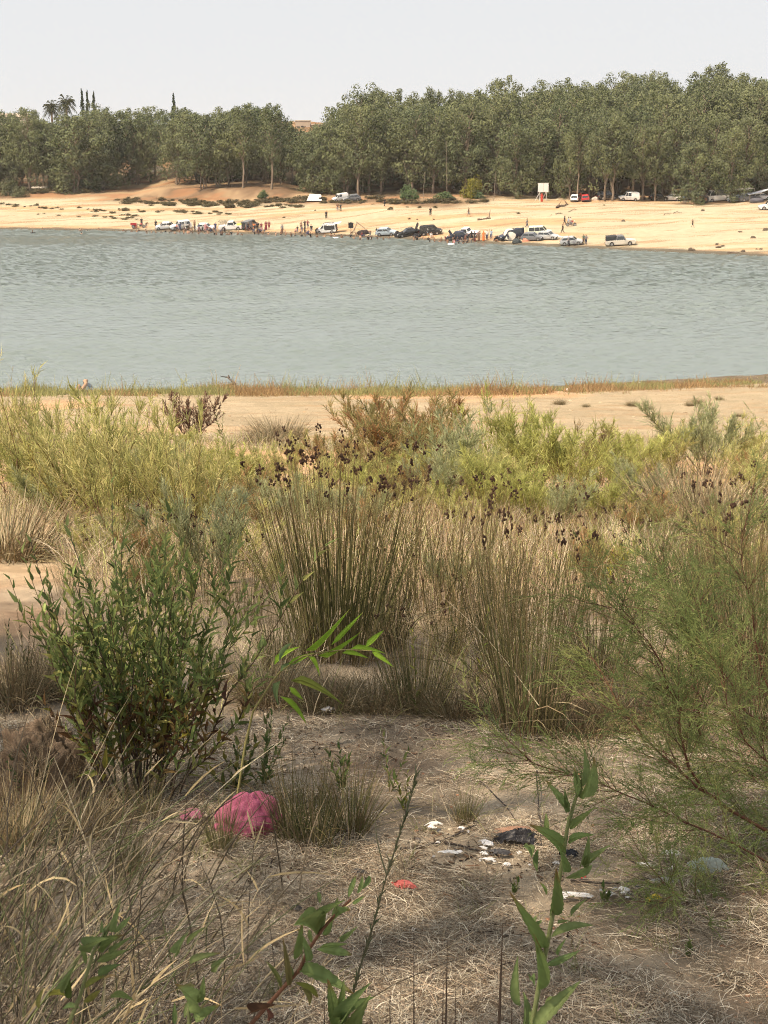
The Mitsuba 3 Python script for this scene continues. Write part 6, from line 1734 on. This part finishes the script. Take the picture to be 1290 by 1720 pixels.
# the tractor in front of the bushy tree
p = at(1178, 341)
K = tag(new('tractor'), 'dark red tractor standing in front of the bright bushy tree', 'tractor')
parts = [('engine', rowbox((0.1, -0.35, 0.7), (1.5, 0.35, 1.35)), 'rust_iron'), ('seat', rowbox((-0.8, -0.3, 1.0), (-0.4, 0.3, 1.5)), 'dark_plastic'), ('fender', rowbox((-1.1, 0.5, 0.9), (0.0, 0.85, 1.4)), 'rust_iron'), ('fender_001', rowbox((-1.1, -0.85, 0.9), (0.0, -0.5, 1.4)), 'rust_iron'),
         ('chassis', rowbox((-0.9, -0.3, 0.5), (1.2, 0.3, 0.8)), 'dark_steel'), ('exhaust', bar((1.0, 0, 1.3), (1.0, 0, 2.2), 0.05), 'dark_steel')]
for i, (x, y, r_, w_) in enumerate(((-0.5, 0.7, 0.72, 0.36), (-0.5, -0.7, 0.72, 0.36), (1.2, 0.6, 0.42, 0.24), (1.2, -0.6, 0.42, 0.24))):
    t = trimesh.creation.annulus(r_min=r_ * 0.55, r_max=r_, height=w_, sections=24)
    h_ = trimesh.creation.cylinder(r_ * 0.56, w_ * 0.6, sections=14)
    for m in (t, h_):
        m.apply_transform(trimesh.transformations.rotation_matrix(math.pi / 2, [1, 0, 0]))
        m.apply_translation([x, y, r_])
    parts += [('wheel' + (f'_{i:03d}' if i else '') + '__tyre', t, 'tyre_rubber'), ('wheel' + (f'_{i:03d}' if i else '') + '__hub', h_, 'rust_iron')]
boxes(K, parts, p, 200)


def motorbike(u, v, yaw, lab, mat='dark_steel', cart=False):
    p = at(u, v)
    K = tag(new('motorbike'), lab, 'motorbike')
    parts = [('tank', trimesh.convex.convex_hull(np.array([(x, y, z) for x, y, z in [(-0.1, -0.12, 0.75), (0.4, -0.14, 0.8), (0.4, 0.14, 0.8), (-0.1, 0.12, 0.75), (0.0, 0, 0.95), (0.35, 0, 1.0)]])), 'paint_red'), ('seat', rowbox((-0.75, -0.13, 0.75), (-0.1, 0.13, 0.86)), 'dark_plastic'),
             ('engine', rowbox((-0.2, -0.15, 0.3), (0.3, 0.15, 0.7)), 'dark_steel'), ('handlebar', cat([bar((0.45, -0.36, 1.08), (0.45, 0.36, 1.08), 0.02), bar((0.45, 0, 1.08), (0.72, 0, 0.32), 0.04)]), 'dark_steel'),
             ('frame', cat([bar((-0.65, 0, 0.32), (0.4, 0, 0.8), 0.035), bar((-0.65, 0, 0.32), (-0.6, 0, 0.78), 0.03)]), 'dark_steel'), ('headlight', trimesh.creation.icosphere(1, 0.1).apply_translation([0.58, 0, 0.95]), 'lamp_clear')]
    wheels = [(0.72, 0), (-0.65, 0)] if not cart else [(0.72, 0), (-1.5, 0.6), (-1.5, -0.6)]
    for i, (x, y) in enumerate(wheels):
        t = trimesh.creation.torus(0.28, 0.06, 18, 8)
        h_ = trimesh.creation.cylinder(0.22, 0.02, sections=14)
        for m in (t, h_):
            m.apply_transform(trimesh.transformations.rotation_matrix(math.pi / 2, [1, 0, 0]))
            m.apply_translation([x, y, 0.33])
        parts += [('wheel' + (f'_{i:03d}' if i else '') + '__tyre', t, 'tyre_rubber'), ('wheel' + (f'_{i:03d}' if i else '') + '__rim', h_, 'wheel_rim')]
    if cart:
        parts.append(('cargo_bed', cat([rowbox((-2.1, -0.55, 0.62), (-0.8, 0.55, 0.7)), rowbox((-2.1, -0.55, 0.7), (-0.8, -0.5, 1.05)), rowbox((-2.1, 0.5, 0.7), (-0.8, 0.55, 1.05)), rowbox((-0.85, -0.5, 0.7), (-0.8, 0.5, 1.05))]), 'paint_red'))
    boxes(K, parts, p, yaw)
    return p


motorbike(959, 380, -4, 'motorbike carrying riders across the far beach above the silver cars')
motorbike(236, 383, 10, 'dark red three-wheeled cargo motorbike among bathers at the left', cart=True)
# the straw parasol leaning against the open dark car
p = at(856, 404)
K = tag(new('parasol'), 'straw coloured parasol tilted on its side before the open dark car', 'parasol')
cone = trimesh.creation.cone(1.15, 0.4, sections=20)
cone.apply_transform(trimesh.transformations.rotation_matrix(math.radians(72), [1, 0, 0.15]))
cone.apply_translation([0, 0.1, 1.1])
boxes(K, [('shade', cone, 'canvas'), ('pole', bar((0, 0.1, 1.1), (0.1, 1.3, 0.05), 0.025), 'grey_wood')], p)
# heaps of belongings at the water's edge
for u, v, w, h, c, lab in ((884, 405, 14, 9, (0.65, 0.28, 0.2), 'orange and red heap of towels by the dark grey car'), (868, 408, 16, 10, (0.06, 0.07, 0.075), 'dark heap of bags at the water left of the orange towels'), (835, 404, 12, 10, (0.04, 0.04, 0.045), 'black heap beside the seated bathers left of the parasol'),
                           (700, 398, 14, 8, (0.03, 0.03, 0.035), 'black heap in front of the black car with raised lids'), (667, 398, 10, 14, (0.04, 0.04, 0.045), 'tall dark heap at the left front of the black car'), (610, 393, 20, 9, (0.05, 0.04, 0.04), 'dark heap of bedding under the timber shelter'),
                           (760, 403, 18, 9, (0.05, 0.05, 0.05), 'dark heap at the water left of the white pickup'), (1000, 336, 12, 8, (0.5, 0.45, 0.4), 'pale heap of bags in front of the red car under the trees'), (1270, 339, 24, 10, (0.12, 0.12, 0.14), 'dark heap of belongings under the silver tarpaulin')):
    rock(u, v, w, h, lab, c, int(u), 'heap', 'heap')
# thin dead poles on the far bank
for u, v, top, lean, lab in ((711, 334, 290, 2, 'thin dead pole left of three on the far bank'), (751, 330, 240, -2, 'thin dead pole, the middle of three on the far bank'), (829, 338, 290, 3, 'thin dead pole right of the yellow bush'), (693, 328, 270, -16, 'leaning dead trunk left of the thin poles')):
    p = at(u, v)
    h = (v - top) / pxm(p)
    K = tag(new('dead_pole'), lab, 'pole')
    scene[K] = mikit.ply(bar((0, 0, -0.3), (lean / pxm(p), 0.2, h), 0.07, 6, 0.035), 'grey_wood', to_world=T().translate(p.tolist()))

# the wall posts by the dirt track, the house on the hill, a roof on the left
solid('old_plaster', (0.52, 0.48, 0.42), 0.85)
solid('tan_plaster', (0.40, 0.33, 0.26), 0.85)
solid('window_dark', (0.05, 0.045, 0.04), 0.4)
K = tag(new('boundary_wall'), 'broken pale boundary wall climbing beside the dirt track under the trees', 'wall', kind='thing')
segs = [((166, 312), (196, 300), 9), ((216, 297), (234, 291), 10), ((236, 292), (274, 286), 8)]
for i, (a_, b_, hp) in enumerate(segs):
    A, B = at(*a_), at(*b_)
    h = hp / pxm((A + B) / 2)
    m = trimesh.convex.convex_hull(np.array([q + np.array([0, e, z]) for q in (A, B) for e in (-0.15, 0.15) for z in (-0.6, h)]))
    scene[f'{K}__panel' + (f'_{i:03d}' if i else '')] = mikit.ply(m, 'old_plaster')
q = px3(519, 203, 474)
g = on(q[0], 474)
zt = q[2] - g[2]
K = tag(new('house'), 'flat roofed tan house on the hilltop in the gap of the wood', 'house')
parts = [('wall', cat([rowbox((-4.4, 0, -1), (0.3, 6, zt)), rowbox((0.3, 0.5, -1), (5.4, 6, zt - 1.3))]), 'tan_plaster'), ('roof', cat([rowbox((-4.6, -0.2, zt), (0.5, 6.2, zt + 0.25)), rowbox((0.5, 0.3, zt - 1.3), (5.6, 6.2, zt - 1.1))]), 'old_plaster')]
for i, x in enumerate((-3.4, -1.5, 1.6, 3.6)):
    parts.append(('window' + (f'_{i:03d}' if i else ''), rowbox((x - 0.45, -0.03 if x < 0.3 else 0.47, zt - 2.6), (x + 0.45, 0.1 if x < 0.3 else 0.6, zt - 1.7)), 'window_dark'))
parts.append(('door', rowbox((-2.6, -0.03, zt - 3.4), (-1.9, 0.1, zt - 1.5)), 'window_dark'))
boxes(K, parts, g, 0)
q = px3(17, 193, 430)
g = on(q[0], 430)
zt = q[2] - g[2]
K = tag(new('house'), 'pale house end showing above the trees at the far left', 'house')
boxes(K, [('wall', rowbox((-5, 0, -1), (5, 6, zt - 0.6)), 'old_plaster'), ('roof', trimesh.convex.convex_hull(np.array([(-5.3, -0.4, zt - 0.6), (5.3, -0.4, zt - 0.6), (-5.3, 6.4, zt - 0.6), (5.3, 6.4, zt - 0.6), (-4.5, 3, zt + 0.5), (4.5, 3, zt + 0.5)])), 'tan_plaster'), ('window', rowbox((1.5, -0.05, zt - 2.2), (2.5, 0.1, zt - 1.1)), 'window_dark')], g)
q = px3(462, 213, 470)
g = on(q[0], 470)
zt = q[2] - g[2]
K = tag(new('house'), 'low pale house half hidden by the slender tree in the gap', 'house')
boxes(K, [('wall', rowbox((-4, 0, -1), (4, 6, zt)), 'tan_plaster'), ('roof', rowbox((-4.2, -0.2, zt), (4.2, 6.2, zt + 0.3)), 'old_plaster'), ('window', rowbox((-2.3, -0.03, zt - 2.2), (-1.4, 0.1, zt - 1.1)), 'window_dark')], g)
p = at(75, 318)
K = tag(new('rubble_heap'), 'pale patch of rubble under the trees at the far left', 'rubble')
rg = np.random.default_rng(5)
scene[K] = mikit.ply(cat([blob(np.random.default_rng(i), 0.7, 1).apply_translation([rg.uniform(-3.4, 3.4), rg.uniform(-1, 1.5), 0]) for i in range(26)]), 'old_plaster', smooth=True, to_world=T().translate(p.tolist()))


# ------------------------------------------------------------------ people on the far bank and in the water
def hull(*balls):
    ms = []
    for c, r in balls:
        s = manifold3d.Manifold.sphere(r, 10).translate(tuple(map(float, c)))
        ms.append(s)
    return manifold3d.Manifold.batch_hull(ms)


def figure(pose):
    """{part: mesh}: one continuous body; shirt, trousers and hair over it; facing -y"""
    hip, hw = 0.90, 0.10
    J = dict(pelvis=(0, 0, 0.95), chest=(0, 0.0, 1.32), neck=(0, -0.01, 1.50), head=(0, -0.03, 1.64),
             hl=(-0.1, 0, hip), hr=(0.1, 0, hip), kl=(-0.11, -0.02, 0.48), kr=(0.11, -0.02, 0.48), al=(-0.12, 0.02, 0.07), ar=(0.12, 0.02, 0.07),
             sl=(-0.2, 0, 1.41), sr=(0.2, 0, 1.41), el=(-0.27, 0.02, 1.12), er=(0.27, 0.02, 1.12), wl=(-0.27, -0.06, 0.86), wr=(0.27, -0.06, 0.86))
    if pose == 'walk':
        J.update(kl=(-0.1, -0.2, 0.52), al=(-0.1, -0.30, 0.09), kr=(0.1, 0.08, 0.48), ar=(0.1, 0.36, 0.15), el=(-0.26, 0.14, 1.14), wl=(-0.25, 0.18, 0.9), er=(0.26, -0.12, 1.14), wr=(0.22, -0.32, 0.98))
    elif pose == 'akimbo':
        J.update(el=(-0.42, 0.06, 1.17), wl=(-0.19, -0.06, 1.0), er=(0.42, 0.06, 1.17), wr=(0.19, -0.06, 1.0))
    elif pose == 'raise':
        J.update(el=(-0.34, -0.05, 1.6), wl=(-0.3, -0.1, 1.86), er=(0.28, -0.16, 1.2), wr=(0.2, -0.36, 1.3), kl=(-0.16, -0.04, 0.5), al=(-0.2, 0.02, 0.07))
    elif pose == 'bend':
        J.update(pelvis=(0, 0.12, 0.93), hl=(-0.1, 0.1, 0.9), hr=(0.1, 0.1, 0.9), chest=(0, -0.2, 1.12), neck=(0, -0.36, 1.2), head=(0, -0.48, 1.22), sl=(-0.2, -0.28, 1.16), sr=(0.2, -0.28, 1.16), el=(-0.22, -0.36, 0.88), er=(0.22, -0.36, 0.88), wl=(-0.16, -0.42, 0.62), wr=(0.16, -0.42, 0.62))
    elif pose in ('sit', 'ride'):
        z = -0.72 if pose == 'sit' else -0.08
        for k in ('pelvis', 'chest', 'neck', 'head', 'hl', 'hr', 'sl', 'sr', 'el', 'er', 'wl', 'wr'):
            J[k] = (J[k][0], J[k][1], J[k][2] + z)
        if pose == 'sit':
            J.update(kl=(-0.16, -0.38, 0.46), kr=(0.16, -0.38, 0.46), al=(-0.14, -0.62, 0.07), ar=(0.14, -0.62, 0.07), wl=(-0.14, -0.4, 0.46), wr=(0.14, -0.4, 0.46), el=(-0.27, -0.14, 0.48), er=(0.27, -0.14, 0.48))
        else:
            J.update(kl=(-0.22, -0.36, 0.62), kr=(0.22, -0.36, 0.62), al=(-0.22, -0.2, 0.28), ar=(0.22, -0.2, 0.28), wl=(-0.26, -0.5, 1.0), wr=(0.26, -0.5, 1.0), el=(-0.27, -0.22, 1.05), er=(0.27, -0.22, 1.05))
    A = {k: np.array(v, float) for k, v in J.items()}
    bones = []
    for s in 'lr':
        bones += [hull((A['h' + s], 0.088), (A['k' + s], 0.06)), hull((A['k' + s], 0.06), (A['a' + s], 0.04)), hull((A['a' + s] - [0, 0, 0.02], 0.042), (A['a' + s] + [0, -0.15, -0.035], 0.03)),
                  hull((A['s' + s], 0.055), (A['e' + s], 0.042)), hull((A['e' + s], 0.042), (A['w' + s], 0.03)), hull((A['w' + s], 0.03), (A['w' + s] + (A['w' + s] - A['e' + s]) * 0.4, 0.028))]
    torso = [hull((A['hl'], 0.1), (A['hr'], 0.1), (A['pelvis'] + [0, 0, 0.08], 0.12)), hull((A['pelvis'], 0.115), (A['chest'] + [0.05, 0, 0], 0.12), (A['chest'] - [0.05, 0, 0], 0.12)), hull((A['chest'], 0.12), (A['sl'], 0.06), (A['sr'], 0.06)), hull((A['neck'], 0.055), (A['chest'] + [0, 0, 0.1], 0.07)), hull((A['neck'], 0.05), (A['head'], 0.06))]
    head = [hull((A['head'] + [0, 0.01, 0.03], 0.095), (A['head'] + [0, -0.025, -0.06], 0.062)), hull((A['head'] + [0, -0.1, -0.005], 0.018), (A['head'] + [0, -0.085, 0.03], 0.014))]
    tm = lambda ms: (lambda g: trimesh.Trimesh(g.vert_properties[:, :3], g.tri_verts, process=False))(manifold3d.Manifold.batch_boolean(ms, manifold3d.OpType.Add).to_mesh())
    out = {'body': tm(bones + torso + head)}
    up = lambda k, r: (A[k], r)
    out['shirt'] = tm([hull(up('pelvis', 0.135), (A['chest'] + [0.05, 0, 0], 0.138), (A['chest'] - [0.05, 0, 0], 0.138)), hull(up('chest', 0.135), up('sl', 0.075), up('sr', 0.075))] + [hull((A['s' + s], 0.075), (A['s' + s] * 0.35 + A['e' + s] * 0.65, 0.062)) for s in 'lr'])
    out['trousers'] = tm([hull((A['hl'], 0.115), (A['hr'], 0.115), (A['pelvis'], 0.128))] + [hull((A['h' + s], 0.108), (A['k' + s], 0.08)) for s in 'lr'] + [hull((A['k' + s], 0.08), (A['k' + s] * 0.2 + A['a' + s] * 0.8, 0.06)) for s in 'lr'])
    out['shorts'] = tm([hull((A['hl'], 0.115), (A['hr'], 0.115), (A['pelvis'], 0.128))] + [hull((A['h' + s], 0.108), (A['h' + s] * 0.25 + A['k' + s] * 0.75, 0.09)) for s in 'lr'])
    out['robe'] = tm([hull((A['pelvis'] + [0, 0, 0.05], 0.15), (A['al'] * 0.5 + A['ar'] * 0.5 + [0.1, 0, 0.1], 0.14), (A['al'] * 0.5 + A['ar'] * 0.5 + [-0.1, 0, 0.1], 0.14)), hull((A['hl'], 0.12), (A['hr'], 0.12), (A['kl'], 0.1), (A['kr'], 0.1))])
    out['hair'] = tm([hull((A['head'] + [0, 0.03, 0.055], 0.097), (A['head'] + [0, 0.05, -0.02], 0.075))])
    out['scarf'] = tm([hull((A['head'] + [0, 0.02, 0.05], 0.105), (A['head'] + [0, 0.05, -0.05], 0.09), (A['neck'] + [0, 0.03, -0.03], 0.1))])
    return {k: mikit.ply(m, None, smooth=60) for k, m in out.items()}


FIG = {k: figure(k) for k in ('stand', 'walk', 'akimbo', 'raise', 'bend', 'sit', 'ride')}
CLOTH = {'black': (0.02, 0.02, 0.022), 'dark_blue': (0.03, 0.04, 0.09), 'navy': (0.04, 0.05, 0.12), 'white': (0.7, 0.7, 0.68), 'red': (0.5, 0.06, 0.04), 'orange': (0.7, 0.2, 0.06), 'grey': (0.2, 0.2, 0.21), 'pink': (0.6, 0.3, 0.32), 'brown': (0.16, 0.09, 0.06), 'green': (0.08, 0.14, 0.09), 'light_blue': (0.3, 0.42, 0.55), 'maroon': (0.2, 0.04, 0.05)}
for k_, c_ in CLOTH.items():
    solid(f'cloth_{k_}', c_, 0.85)
for k_, c_ in (('skin_light', (0.42, 0.25, 0.17)), ('skin_tan', (0.30, 0.165, 0.105)), ('hair_dark', (0.018, 0.014, 0.012))):
    solid(k_, c_, 0.6)


def person(pose, u, v, lab, top=None, legs='shorts', bottom='black', yaw=0, size=1.0, grp=None, cover='hair', lift=0.0, p=None, skin=None):
    if p is None:
        p = at(u, v)
    rg = np.random.default_rng(int(u * 31 + v * 7))
    K = tag(new('person'), lab, 'person', grp)
    M = T().translate([float(p[0]), float(p[1]), float(p[2] + lift)]).rotate([0, 0, 1], yaw).scale(float(size * rg.uniform(0.96, 1.04)))
    use = [('body', skin or rg.choice(['skin_light', 'skin_tan', 'skin_tan'])), (cover, 'hair_dark' if cover == 'hair' else f'cloth_{top or "black"}')]
    if top:
        use.append(('shirt', f'cloth_{top}'))
    if legs:
        use.append((legs, f'cloth_{bottom}'))
    for k, b in use:
        scene[f'{K}__{k}'] = {**FIG[pose][k], 'bsdf': {'type': 'ref', 'id': str(b)}, 'to_world': M}
    return K


for a_ in (  # pose, u, foot v, label, top, legs, bottom, yaw, cover
        ('walk', 885, 383, 'person walking across the far beach above the parasol', 'grey', 'trousers', 'dark_blue', 70), ('walk', 948, 378, 'person in black walking beside the motorbike on the far beach', 'black', 'trousers', 'black', 80),
        ('walk', 945, 392, 'person in dark clothes pushing a small cart toward the silver cars', 'black', 'trousers', 'black', 260), ('walk', 1163, 382, 'lone child-like walker in the middle of the far beach at the right', 'brown', 'shorts', 'black', 60),
        ('stand', 980, 410, 'person standing right behind the silver car with open doors, left of two', 'green', 'trousers', 'brown', 30), ('akimbo', 984, 411, 'person behind the silver car with open doors, right of two', 'grey', 'trousers', 'dark_blue', 200),
        ('stand', 955, 413, 'person in dark shirt standing before the silver car with open doors', 'grey', 'trousers', 'black', 0), ('stand', 723, 363, 'person in black standing on the upper far beach', 'black', 'trousers', 'black', 10),
        ('walk', 787, 364, 'small walking figure on the upper far beach right of the one in black', 'brown', 'shorts', 'grey', 90), ('walk', 646, 347, 'person in black standing by the scrub at the foot of the bank', 'black', 'trousers', 'black', 30),
        ('stand', 567, 355, 'person standing on the upper far beach below the white van, left of two', 'brown', 'trousers', 'grey', 0), ('akimbo', 572, 355, 'person standing on the upper far beach below the white van, right of two', 'black', 'trousers', 'black', 0),
        ('stand', 506, 386, 'bare chested person, leftmost of three standing left of the open van', None, 'shorts', 'brown', 20), ('stand', 512, 384, 'person in black, middle of three standing left of the open van', 'black', 'trousers', 'black', 0),
        ('akimbo', 517, 384, 'person in dark red, right one of three standing left of the open van', 'maroon', 'shorts', 'dark_blue', 0), ('stand', 474, 392, 'person in long dress standing at the water between two groups of bathers', 'grey', 'robe', 'brown', 0),
        ('stand', 523, 392, 'person in a dark shirt standing at the left of the open van', 'black', 'shorts', 'grey', 0), ('bend', 531, 394, 'person in black bending at the front of the open van', 'black', 'trousers', 'black', 60),
        ('sit', 537, 392, 'person sitting by the front of the open van', 'dark_blue', 'shorts', 'black', 0), ('stand', 548, 368, 'person in black standing behind the roof of the open white van', 'black', 'trousers', 'black', 0),
        ('stand', 812, 405, 'person in red robe standing at the water right of the white pickup', 'orange', 'robe', 'orange', 0), ('stand', 818, 403, 'person in white shirt right of the one in the red robe', 'white', 'trousers', 'dark_blue', 0),
        ('raise', 825, 402, 'person in light blue raising an arm right of the red robe', 'light_blue', 'trousers', 'navy', 0), ('stand', 804, 405, 'person in brown standing left of the red robe', 'brown', 'robe', 'brown', 0),
        ('stand', 797, 405, 'person in black robe, second left of the red robe', 'black', 'robe', 'black', 0), ('stand', 792, 404, 'person in black robe, third left of the red robe', 'black', 'robe', 'black', 20),
        ('bend', 787, 404, 'person bending by the wheel of the white pickup', 'dark_blue', 'shorts', 'grey', 40), ('stand', 847, 403, 'person in blue standing at the open door of the dark people carrier', 'navy', 'trousers', 'navy', 0),
        ('sit', 832, 406, 'person in black sitting with bent legs by the black heap', 'black', None, 'black', 50), ('bend', 884, 404, 'person in orange leaning over the heap of towels', 'orange', 'shorts', 'brown', 90),
        ('stand', 719, 396, 'person in white shirt before the black people carrier', 'white', 'shorts', 'light_blue', 0), ('sit', 724, 399, 'person sitting in white at the water before the black people carrier', 'white', 'shorts', 'white', 30),
        ('stand', 238, 380, 'person in black standing behind the cargo motorbike', 'black', 'trousers', 'black', 0), ('sit', 228, 384, 'person in red sitting on the shore by the cargo motorbike', 'red', 'shorts', 'maroon', 20), ('bend', 246, 384, 'person bending at the right of the cargo motorbike', 'brown', 'shorts', 'grey', 40),
        ('stand', 262, 384, 'person in black at the nose of the leftmost white hatchback', 'black', 'trousers', 'black', 0), ('stand', 286, 386, 'person in black between the two leftmost white cars', 'black', 'robe', 'black', 0),
        ('stand', 327, 384, 'bare chested person standing right of the white four by four', None, 'shorts', 'brown', 0), ('akimbo', 305, 386, 'person in black before the doors of the white four by four', 'black', 'trousers', 'black', 0), ('bend', 316, 387, 'person bending at the rear of the white four by four', 'grey', 'shorts', 'black', 70),
        ('stand', 345, 389, 'person in pink before the white hatchback in the crowd', 'pink', 'trousers', 'pink', 0), ('stand', 362, 388, 'person in dark blue at the nose of the crowded white hatchback', 'navy', 'trousers', 'navy', 0),
        ('stand', 407, 385, 'person in dark green standing at the bonnet of the yellow bonneted pickup', 'green', 'trousers', 'black', 0), ('raise', 427, 389, 'person in orange raising an arm before the dark grey van', 'orange', 'shorts', 'orange', 0),
        ('stand', 433, 388, 'person in black right of the one in orange', 'black', 'trousers', 'black', 0), ('stand', 439, 388, 'person in maroon, second right of the one in orange', 'maroon', 'shorts', 'black', 0), ('stand', 447, 386, 'person in dark red, left one of a pair right of the dark grey van', 'maroon', 'robe', 'maroon', 0),
        ('akimbo', 452, 386, 'person in dark red, right one of a pair right of the dark grey van', 'maroon', 'shorts', 'maroon', 0), ('stand', 417, 388, 'person in brown before the open rear of the dark grey van', 'brown', 'trousers', 'brown', 0),
        ('stand', 1148, 342, 'person standing in front of the tan tarpaulin, left of two', 'light_blue', 'trousers', 'grey', 0), ('bend', 1152, 342, 'person leaning in front of the tan tarpaulin, right of two', 'grey', 'trousers', 'grey', 60), ('stand', 910, 339, 'person in red standing at the foot of the notice board', 'red', 'robe', 'red', 0),
        ('stand', 975, 337, 'person in red in the shade left of the white panel van', 'red', 'trousers', 'black', 0), ('sit', 1082, 336, 'person sitting in the shade right of the white panel van', 'brown', 'trousers', 'black', 0), ('stand', 1185, 339, 'person standing behind the tractor', 'brown', 'trousers', 'black', 0)):
    pose, u, v, lab, top, legs, bottom, yaw = a_
    person(pose, u, v, lab, top, legs, bottom, yaw, 1.0 if 'child' not in lab else 0.85, cover='scarf' if legs == 'robe' else 'hair')
p = at(959, 380)
for dx, t, lab in ((-0.12, 'white', 'rider in white on the motorbike, in front'), (-0.52, 'light_blue', 'passenger in pale blue behind the rider on the motorbike')):
    person('ride', 959 + dx, 380, lab, t, 'trousers', 'grey', 86, p=p + [dx, 0, 0])
# the small crowd on the sand and the bathers in the water
rg = np.random.default_rng(83)
for (u0, v0, u1, v1, n, where) in ((290, 387, 378, 392, 17, 'in front of the leftmost white cars'), (412, 388, 445, 393, 10, 'in front of the dark grey van'), (495, 391, 520, 394, 7, 'left of the open white van'), (745, 404, 800, 408, 10, 'in front of the white pickup'), (585, 395, 635, 398, 5, 'below the timber shelter')):
    for q in range(n):
        f = (q + rg.uniform(0, 1)) / n
        pose = rg.choice(['stand', 'sit', 'bend', 'sit', 'akimbo', 'walk'])
        t = rg.choice(['black', 'red', 'navy', 'white', 'pink', 'maroon', 'brown', 'none'], p=[0.36, 0.03, 0.12, 0.08, 0.06, 0.09, 0.12, 0.14])
        person(pose, u0 + (u1 - u0) * f, v0 + (v1 - v0) * f + rg.uniform(-1.5, 1.5), f'small figure in the crowd on the shore {where}', None if t == 'none' else t, rg.choice(['shorts', 'trousers']), rg.choice(['black', 'navy', 'grey', 'maroon']), rg.uniform(0, 360), rg.uniform(0.7, 1.0), f'crowd on the shore {where}')


def in_water(u, v, depth, lab, grp, pose='stand', top=None):
    r_ = ray(u, v)
    q = EYE + r_ * (-CAMZ / r_[2])
    person(pose, u, v, lab, top, 'shorts', 'black', rg.uniform(0, 360), rg.uniform(0.85, 1), grp, p=np.array([q[0], q[1], -depth]))


for (u0, v0, u1, v1, n, d, where) in ((70, 384, 215, 388, 22, 1.32, 'at the left, off the empty shore'), (218, 389, 300, 392, 12, 1.1, 'off the leftmost white cars'), (300, 391, 410, 395, 20, 0.95, 'off the crowded white hatchback'), (425, 394, 500, 396, 9, 0.8, 'off the dark grey van'),
                                     (500, 397, 660, 402, 16, 1.0, 'off the open van and timber shelter'), (690, 402, 790, 409, 12, 0.9, 'off the black cars and white pickup')):
    for q in range(n):
        f = (q + rg.uniform(0, 1)) / n
        in_water(u0 + (u1 - u0) * f, v0 + (v1 - v0) * f + rg.uniform(-1.2, 2.2), d + rg.normal(0, 0.15), f'bather partly under water {where}', f'bathers {where}', rg.choice(['stand', 'stand', 'raise', 'akimbo']), rg.choice([None, None, 'black', 'brown']))
for u, v, d, lab, t in ((55, 391, 1.15, 'bather with a dark float far out at the left', 'black'), (137, 393, 1.25, 'lone bather farther out left of centre', None), (722, 407, 0.85, 'dark bather waist deep before the black people carrier', 'black'), (763, 410, 0.75, 'bather in pink knee deep before the white pickup', 'pink'),
                        (779, 409, 0.8, 'dark bather knee deep right of the one in pink', 'black'), (752, 408, 0.9, 'bare bather wading left of the one in pink', None)):
    in_water(u, v, d, lab, None, 'stand', t)
# white floats in the water
for u, v, w, lab in ((564, 400, 10, 'white inflatable float in the water off the open van'), (621, 401, 8, 'white inflatable float in the water off the timber shelter'), (758, 411, 12, 'white towel-covered float among the waders off the white pickup'), (55, 392, 9, 'black inflatable ring under the bather far out at the left')):
    r_ = ray(u, v)
    q = EYE + r_ * (-CAMZ / r_[2])
    t = trimesh.creation.torus(w / 2 / pxm(q) * 0.75, w / 2 / pxm(q) * 0.28, 20, 10)
    K = tag(new('float_ring'), lab, 'float')
    scene[K] = mikit.ply(t, 'white_board' if 'black' not in lab else 'tyre_rubber', smooth=True, to_world=T().translate([float(q[0]), float(q[1]), 0.05]))

# ------------------------------------------------------------------ haze over the lake
scene['haze_air'] = {'type': 'homogeneous', 'albedo': {'type': 'rgb', 'value': [0.95, 0.95, 0.95]}, 'sigma_t': 0.0001}
scene['camera']['medium'] = {'type': 'ref', 'id': 'haze_air'}
scene['haze'] = {'type': 'cube', 'to_world': T().translate([0, 550, 22]).scale([7200, 880, 33]), 'bsdf': {'type': 'null'}, 'interior': {'type': 'ref', 'id': 'haze_air'}}
tag('haze', 'thin summer haze over the lake', kind='stuff')
